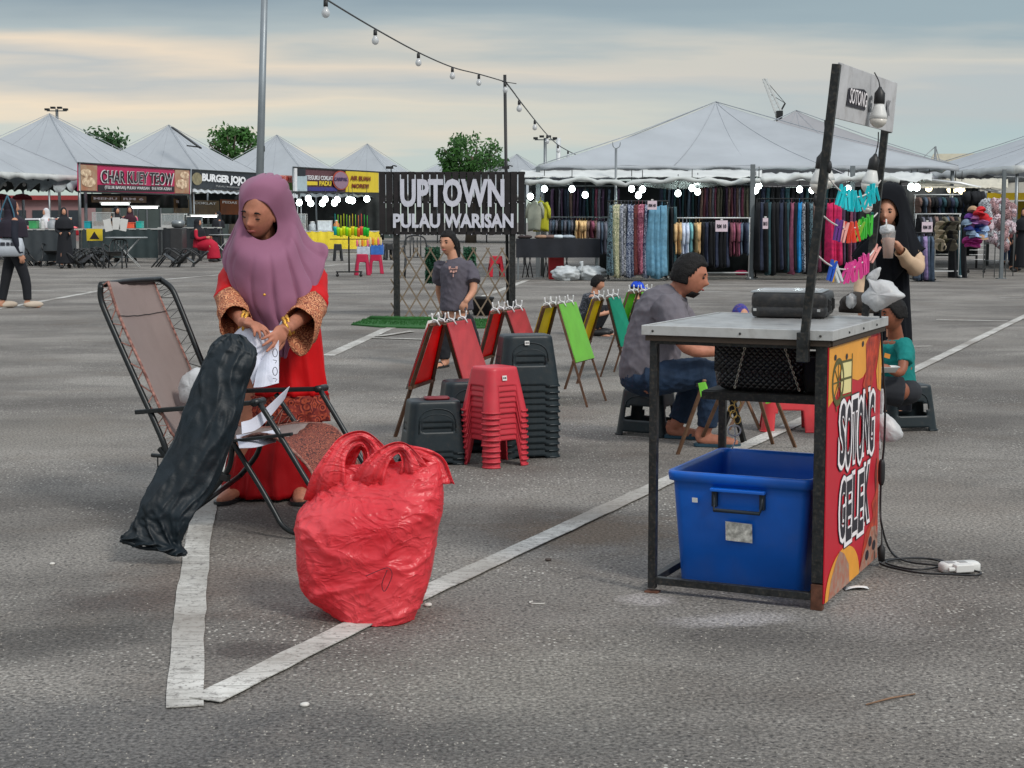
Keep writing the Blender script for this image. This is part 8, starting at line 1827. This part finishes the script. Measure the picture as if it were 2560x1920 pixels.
for k, (x, c_, nm) in enumerate(((1352, S(170, 168, 40), 'mustard yellow'), (1338, S(150, 154, 140), 'pale grey green'))):
    o = inst(GM['shirt'][k], 'garment', M('garment_' + nm.replace(' ', '_'), c_, .9, var=.2, vs=5), at(x, 497, 36.4), (0, 0, 1.2), (1.6, .9, 1.0)); tag(o, nm + ' blouse hanging beside the right end of the wooden sign', 'blouse')
t, h_, w_ = counter(1290, 1500, 597, 35.2, MCLK := M('black_table_cloth', (.016, .018, .024), .85, var=.3, vs=3), 'long table draped in black cloth right of the wooden sign', None)
m = MB(); G = [[(x, -.06 + .025 * math.sin(x * 14) * f, h_ - .0 - f * .42) for x in np.linspace(-w_ / 2, w_ / 2, 80)] for f in np.linspace(0, 1, 6)]; m.grid(G); m.build('front_cloth', MCLK, t)
for k, (x, c_, nm) in enumerate(((1355, S(150, 120, 100), 'brown'), (1395, S(190, 200, 206), 'pale grey'), (1420, S(150, 160, 170), 'blue grey'), (1312, S(60, 50, 50), 'dark'), (1375, S(110, 90, 84), 'taupe'))):
    p = at(x, 597, 35.5); o = MB(); o.ball((0, 0, .04), (.17, .14, .05), nu=16, nv=8, fn=lambda q, d: q * (1 + .2 * noise.noise(V(d) * 3 + V((k, 0, 0))))); q = o.build('folded_clothes', M('folded_' + nm.replace(' ', '_'), c_, .9, var=.2)); q.location = p; tag(q, nm + ' heap of folded clothes on the black cloth table', 'clothes')
t, m, h_, w_ = bxp('red_crate', 'red crate under the black cloth table', 'crate', 1372, 1410, 642, 680, 35.6, .4, None, down=True); m.build('crate_wall', M('red_crate_plastic', S(176, 30, 36), .5), t, bev=.02); m = MB(); m.box((0, 0, h_), (w_ * 1.05, .44, .03)); m.build('crate_rim', MATS['red_crate_plastic'], t)
for k in range(5):
    x = 1306 + k * 26; p = gp(x, 694); t = thing('bag_stand', NTH[k + 1] + ' thin black folding stand leg from left beneath the black table', 'stand', p); m = MB(); m.tube([(0, 0, 0), (.12 * (-1) ** k, .1, .7)], .012, 6); m.build('leg', MBLKP, t); m = MB(); m.tube([(.15 * (-1) ** k, .2, 0), (0, .1, .7)], .012, 6); m.build('leg', MBLKP, t)
MSACK = M('white_sack_film', (.58, .62, .64), .4, var=.1, vs=5, bump=.4, bs=12, trans=.1)
for k, (x0, x1, lab) in enumerate(((1380, 1450, 'left white plastic sack lying on the ground before the clothes stall'), (1436, 1517, 'right white plastic sack lying on the ground before the clothes stall'))):
    a, b_ = gp(x0, 700 - k), gp(x1, 703 - k); c = (a + b_) / 2; m = MB(); m.ball((0, 0, .15), ((b_.x - a.x) / 2, .26, .17), nu=40, nv=24, fn=lambda q, d: q * (1 + .28 * noise.noise(V((d[0] * 3 + k * 4, d[1] * 3, d[2] * 3))) + .08 * abs(noise.noise(V(d) * 9))))
    if k == 0: m.tube([(.32, 0, .22), (.36, -.02, .33), (.34, 0, .42)], [.06, .03, .05], 8, sub=3)
    o = m.build('plastic_sack', MSACK); o.location = c; tag(o, lab, 'sack')
# flowered dresses rack
rail('rack of long flowered dresses in front of the clothes stall', 1522, 1668, 503, 34.9, mat=MDK)
order = [1, 0, 0, 2, 4, 3, 3, 5, 6, 6, 3, 7]
hang(1522, 1628, 12, 503, 34.8, 'long', 1.62, [FL[i] for i in order], 'dress on the rack in front of the clothes stall', 6, 1.15)
hang(1622, 1662, 3, 506, 34.7, 'long', 1.60, ['steel_blue'], 'plain long dress at the right end of the flowered rack', 7, 1.2); hang(1655, 1690, 4, 510, 35.3, 'long', 1.55, ['black', 'teal'], 'long dress right of the steel blue dresses', 8)
def psign(x0, x1, y0, y1, Y, txt, lab):
    a, b_ = at(x0, y0, Y), at(x1, y1, Y); c = V(((a.x + b_.x) / 2, Y, b_.z)); t = thing('price_sign', lab, 'price sign', c); w_ = b_.x - a.x; h_ = a.z - b_.z
    m = MB(); m.box((0, 0, h_ / 2), (w_, .01, h_)); m.build('card', M('pink_white_card', S(214, 196, 206), .6, var=.04), t); m = MB(); text(m, txt, (-w_ * .38, -.012, h_ * .30), (1, 0, 0), (0, 0, 1), w_ * .76, h_ * .36, .004, .03); m.build('lettering', MPD, t); m = MB(); m.box((0, .0, h_ + .02), (.05, .02, .03)); m.build('clip', MWPL, t)
psign(1619, 1642, 502, 524, 34.4, 'RM 40', 'price card above the steel blue dress on the flowered rack'); psign(1789, 1819, 551, 579, 34.8, 'RM 10', 'price card hanging on the white tube rack'); psign(2305, 2331, 555, 580, 33.5, 'RM 35', 'price card right of the girl in black'); psign(1907, 1920, 545, 572, 35.0, 'RM 15', 'small grey price card right of the grey tent post')
# upper right rail and white rack
rail('upper rail of dark trousers behind the white tube rack', 1648, 1872, 462, 38.2, legs=False)
hang(1650, 1750, 15, 463, 38.2, 'trousers', .78, ['navy', 'teal', 'black', 'slate', 'navy', 'teal', 'black'], 'trousers on the upper rail above the white rack', 9); hang(1750, 1872, 18, 463, 38.1, 'trousers', .78, ['brown', 'maroon', 'plum', 'brown', 'grey', 'wine', 'olive', 'olive', 'black', 'plum'], 'trousers on the right half of the upper rail', 10)
rail('white tube clothes rack behind the seated man', 1676, 1874, 545, 35.5, mat=MWP)
hang(1664, 1682, 2, 547, 35.4, 'shirt', .9, ['black'], 'garment at the left end of the white rack', 11); hang(1683, 1703, 2, 549, 35.3, 'shirt', .78, ['tan'], 'tunic at the left of the white rack', 12); hang(1702, 1722, 2, 549, 35.3, 'shirt', .85, ['white'], 'tunic on the white rack', 13); hang(1721, 1734, 2, 549, 35.3, 'shirt', .72, ['aqua', 'teal'], 'tunic on the white rack beside the white ones', 14); hang(1736, 1753, 2, 549, 35.3, 'shirt', .72, ['tan'], 'tunic right of the aqua one on the white rack', 15)
hang(1753, 1822, 8, 549, 35.4, 'long', 1.05, ['black', 'navy', 'black'], 'dress in the middle of the white rack', 16); hang(1822, 1852, 4, 549, 35.4, 'shirt', .78, ['maroon', 'wine'], 'shirt near the right end of the white rack', 17); hang(1850, 1874, 3, 549, 35.4, 'shirt', .76, ['slate', 'navy'], 'shirt at the right end of the white rack', 18)
m = MB(); m.ball((0, 0, .05), (.16, .12, .06), nu=14, nv=8); o = m.build('folded_clothes', GC['crimson']); o.location = at(1853, 668, 35.8); o.location.z = .10; tag(o, 'crimson bundle lying under the white rack', 'clothes')
# dark dresses beyond the grey post
rail('long rail of dark dresses between grey post and cart posts', 1892, 2140, 497, 35.6, mat=MDK)
hang(1890, 1975, 9, 498, 35.5, 'long', 1.62, ['black', 'navy', 'black', 'teal', 'black'], 'dress right of the grey tent post', 19); hang(1975, 2060, 9, 498, 35.4, 'long', 1.60, ['wine', 'black', 'blue', FL[4], 'black', FL[1], 'brown'], 'dress behind the left cart post', 20, 1.0); hang(2070, 2102, 3, 500, 35.0, 'long', 1.40, ['crimson'], 'dress seen behind the coloured pegs', 21, 1.2); hang(2104, 2150, 5, 500, 35.6, 'long', 1.5, ['plum', 'black', 'wine'], 'dress right of the crimson dresses', 22)
hang(1890, 2130, 20, 464, 38.0, 'trousers', .55, ['black', 'navy', 'teal', 'black'], 'trousers on the upper rail behind the cart posts', 23)
# glowing bulbs
for k, (x, y) in enumerate(((1326, 492), (1361, 473), (1430, 473), (1463, 488), (1579, 473), (1606, 474), (1596, 489), (1695, 484), (1730, 471), (1744, 480), (1889, 477), (1897, 465), (1999, 474), (2030, 476), (2120, 472))):
    litb(x, y, 36.6 - (k % 3) * .2, .072, NTH[k + 1].replace('fifteenth', 'rightmost').replace('first', 'leftmost') + ' glowing bulb from left under the clothes stall eave', 'glowing bulbs of the clothes stall')
for k, (x, y) in enumerate(((2278, 468), (2292, 469), (2322, 471), (2376, 474), (2388, 472), (2404, 477))):
    litb(x, y, 38, .085, NTH[k + 1].replace('sixth', 'rightmost').replace('first', 'leftmost') + ' warm bulb from left under the accessories stall eave', 'warm bulbs of the accessories stall', MLITY if k > 1 else MLIT)
# accessories stall at the far right
eave(2300, 2520, 447, 470, 38.2, 37.4, 'cream canvas awning edge over the hat stall', M('cream_canvas', (.52, .49, .40), .7, var=.1), .04, .01)
m = MB(); m.tube([at(2310, 448, 37.5), at(2400, 458, 37.5), at(2505, 482, 37.5)], .035, 8); tag(m.build('eave_pole', MWP), 'sloping pole along the edge of the hat stall awning', 'pole')
rail('upper rail of black shirts right of the girl in black', 2288, 2416, 487, 37.2, mat=MWP); hang(2290, 2330, 5, 488, 37.1, 'shirt', .42, ['brown', 'black', 'slate'], 'shirt at the left of the upper rail in the hat stall', 24, 1.2); hang(2330, 2416, 9, 488, 37.1, 'shirt', .44, ['black', 'navy', 'teal'], 'shirt on the upper rail in the hat stall', 25, 1.2)
rail('lower rail of dark clothes in the hat stall', 2290, 2400, 535, 36.6, mat=MWP); hang(2292, 2334, 5, 537, 36.5, 'shirt', .45, ['black', 'grey'], 'top on the lower rail of the hat stall', 26, 1.2); hang(2334, 2398, 7, 537, 36.5, 'shirt', .35, ['brown', 'black', 'olive', 'slate'], 'top on the right half of the lower rail', 27, 1.2)
hang(2290, 2332, 5, 585, 34.5, 'long', 1.0, ['slate', 'navy', 'lilac', 'slate'], 'skirt below the price card right of the girl in black', 28, 1.1); rail('black rack of skirts right of the girl in black', 2286, 2334, 582, 34.5, mat=MDK)
hang(2410, 2455, 4, 472, 37.0, 'shirt', .55, ['black'], 'hoodie hanging under the hat stall awning', 29, 1.5); hang(2380, 2412, 3, 560, 36.8, 'long', 1.4, ['black', 'teal'], 'trousers on the mannequin in the hat stall', 30, 1.2)
def cap_mesh():
    m = MB(); m.ball((0, 0, 0), (.10, .11, .10), nu=14, nv=8, fn=lambda q, d: V((q.x, q.y, max(q.z, -.01)))); m.tube([(0, -.08, 0), (0, -.15, -.01), (0, -.19, -.03)], [.085, .08, .04], 12, flat=.12); return m.mesh('cap')
CM = cap_mesh(); rg = random.Random(12)
capc = [('red', S(190, 30, 40)), ('tan', S(170, 140, 110)), ('violet', S(110, 60, 150)), ('pink', S(206, 130, 180)), ('lilac', S(160, 110, 170)), ('pink', S(206, 130, 180)), ('blue', S(90, 120, 180)), ('pale blue', S(150, 176, 210)), ('navy', S(40, 50, 110)), ('magenta', S(160, 40, 120)), ('grey blue', S(110, 130, 150))]
cp = [(2432, 527, 1), (2452, 528, 0), (2446, 536, 0), (2424, 545, 2), (2440, 550, 3), (2460, 545, 0), (2428, 556, 2), (2442, 560, 4), (2458, 558, 3), (2434, 566, 3), (2450, 568, 8), (2422, 576, 8), (2446, 576, 6), (2460, 574, 7), (2428, 586, 10), (2440, 585, 7), (2456, 588, 7), (2436, 594, 7), (2418, 604, 9), (2430, 606, 9), (2442, 604, 9), (2424, 614, 9), (2438, 616, 9), (2452, 598, 1), (2464, 560, 0), (2416, 560, 10)]
cnt = {}
for k, (x, y, ci) in enumerate(cp):
    nm, c_ = capc[ci]; o = inst(CM, 'cap', M('cap_' + nm.replace(' ', '_'), c_, .8, var=.2, vs=9), at(x, y, 33.8 - .1 * (k % 3)), (rg.uniform(-.4, .1), rg.uniform(-.3, .3), rg.uniform(-.6, .6)), (1.15, 1.1, 1.1)); band = 'top' if y < 545 else 'middle' if y < 580 else 'lower'
    tag(o, nm + ' cap in the ' + band + ' part of the cap stand at right', 'cap', nm + ' caps in the ' + band + ' part of the stand')
t = thing('cap_stand', 'black wheeled stand stacked with colourful caps at right', 'display stand', gp(2440, 683)); Yc = t.location.y; a = at(2440, 520, Yc) - t.location
m = MB(); m.tube([(0, 0, .1), (0, 0, a.z)], .03, 8); m.build('post', MBLKP, t); m = MB(); m.box((0, 0, .11), (.46, .12, .04)); m.build('base_bar', MBLKP, t)
for x in (-.2, .2): m = MB(); m.ball((x, 0, .045), .04, nu=10, nv=6); m.bar((x, 0, .05), (x, 0, .11), .03); m.build('caster', MBLKP, t)
for k in range(4): m = MB(); m.tube([(-.2, -.05, .35 + k * .12), (.2, -.05, .35 + k * .12)], .01, 5); m.build('wire_shelf', MWP, t)
for k in range(12):
    x, y = 2352 + (k % 4) * 9 + rg.uniform(-2, 2), 572 + (k // 4) * 22; nm, c_ = (('cream', S(196, 184, 160)), ('olive', S(86, 84, 64)), ('black', S(30, 30, 32)), ('camouflage', S(96, 92, 80)))[k % 4]
    o = inst(CM, 'bucket_hat', M('hat_' + nm, c_, .85, var=.3, vs=14), at(x, y, 35.4), (-.9, 0, rg.uniform(-.5, .5)), (1.4, 1.3, 1.2)); tag(o, nm + ' hat on the wire rack between price card and mannequin', 'hat', nm + ' hats on the wire rack')
t = thing('wire_rack', 'grey wire rack of hats behind the price card at right', 'rack', gp(2366, 686)); m = MB()
for x in (-.3, .3): m = MB(); m.tube([(x, 0, 0), (x, 0, 1.35)], .012, 6); m.build('upright', MWP, t)
for z in (.15, .5, .85, 1.2): m = MB(); m.tube([(-.3, 0, z), (.3, 0, z)], .01, 6); m.build('shelf_bar', MWP, t)
# wall of soft printed goods
PM = [('pink and white', pattern_mat('soft_pink', S(200, 160, 176), S(232, 226, 230), S(90, 60, 70), 20)), ('grey and white', pattern_mat('soft_grey', S(130, 134, 144), S(220, 222, 226), S(60, 62, 70), 20)), ('brown and pink', pattern_mat('soft_brown', S(110, 84, 84), S(196, 156, 160), S(70, 50, 54), 20))]
m = MB(); m.ball((0, 0, 0), (.13, .09, .15), nu=16, nv=10, fn=lambda q, d: q * (1 + .3 * noise.noise(V(d) * 2.4) + .12 * noise.noise(V(d) * 6))); SOFT = m.mesh('soft_bag')
for k in range(60):
    x = 2462 + (k % 6) * 9.5 + rg.uniform(-2, 2); y = 512 + (k // 6) * 11.5 + rg.uniform(-2, 2)
    if x - 2462 < (y - 560) * .15 or y > 590 + (x - 2462) * .6: continue
    nm, mt = PM[rg.randrange(3)]; part = 'upper' if y < 550 else 'lower'; o = inst(SOFT, 'soft_bag', mt, at(x, y, 36.5 + rg.uniform(-.1, .1)), (rg.uniform(-.6, .6), rg.uniform(-.6, .6), rg.uniform(0, 6)), (1, 1, 1)); tag(o, nm + ' soft printed bag in the ' + part + ' part of the hanging wall at right', 'bag', nm + ' bags in the ' + part + ' hanging wall')
for k in range(22):
    x = 2512 + (k % 3) * 9 + rg.uniform(-2, 2); y = 520 + (k // 3) * 9 + rg.uniform(-2, 2); nm, mt = PM[rg.randrange(3)]; o = inst(SOFT, 'soft_bag', mt, at(x, y, 37.5), (rg.uniform(-.6, .6), rg.uniform(-.6, .6), rg.uniform(0, 6)), (.8, .8, .8)); tag(o, nm + ' soft printed bag hanging near the yellow banner', 'bag', nm + ' bags near the yellow banner')
t = thing('grid_panel', 'wire grid panel carrying the soft printed bags', 'rack', (at(2490, 552, 36.8).x, 36.8, 0)); 
for x in (-.26, .0, .26): m = MB(); m.tube([(x, 0, 0), (x, 0, 1.7)], .012, 6); m.build('upright', MPOLE, t)
for z in (.4, .8, 1.2, 1.6): m = MB(); m.tube([(-.26, 0, z), (.26, 0, z)], .01, 6); m.build('grid_bar', MPOLE, t)
t = thing('grid_panel', 'wire grid panel below the yellow banner at the right edge', 'rack', (at(2522, 552, 37.7).x, 37.7, 0))
for x in (-.14, .14): m = MB(); m.tube([(x, 0, 0), (x, 0, 1.7)], .012, 6); m.build('upright', MPOLE, t)
t = thing('tent_post', 'grey tent post beside the soft bags at the right edge', 'post', (at(2507, 552, 36).x, 36, 0)); m = MB(); m.box((0, 0, 1.25), (.08, .08, 2.1 + .4)); m.build('post', MATS['grey_post_paint'], t, bev=.005); m = MB(); m.box((0, 0, .01), (.2, .2, .02)); m.build('base_plate', MPOLE, t)
t = thing('yellow_banner', 'plain yellow banner strip under the tent at the right edge', 'banner', at(2515, 500, 42)); a = at(2468, 482, 42) - t.location; b_ = at(2640, 500, 42) - t.location; m = MB(); m.box(((a.x + b_.x) / 2, 0, a.z / 2), (b_.x - a.x, .02, a.z)); m.build('banner_sheet', M('bright_yellow_vinyl', S(240, 200, 30), .5, var=.06), t)
for x in (a.x, b_.x): m = MB(); m.tube([(x, .05, -t.location.z), (x, .05, a.z)], .03, 6); m.build('support_post', MPOLE, t)
t = thing('yellow_backdrop', 'olive yellow cloth behind the people at the right edge', 'curtain', (at(2600, 552, 44).x, 44, 0)); m = MB(); G = [[(x, .04 * math.sin(x * 9), z) for x in np.linspace(-.75, .9, 40)] for z in (.45, 1.2, at(0, 503, 44).z)]; m.grid(G); m.build('cloth', M('olive_yellow_cloth', S(150, 128, 30), .85), t)
figure('person in blue jeans seen from behind among the soft bags', gp(2518, 662), R(170), 1.62, C_('grey_print', 120, 110, 120), C_('blue_jeans', 44, 76, 120), MSK2, voxel=.018)
figure('person in a black headscarf and dark dress cut by the right edge', gp(2556, 680), R(-40), 1.66, CBK, CBK, MSK2, hijab=CBK, skirt=True, voxel=.018)
figure('customer in pinkish top behind the jeans wearer', (at(2536, 552, 42).x, 42, 0), R(30), 1.6, C_('pink_brown', 140, 84, 84), CBK, MSK2, voxel=.022)
figure('dark mannequin like figure in black clothes beside the cap stand', gp(2404, 669), R(10), 1.55, CBK, CBK, CBK, hijab=CBK, voxel=.018)
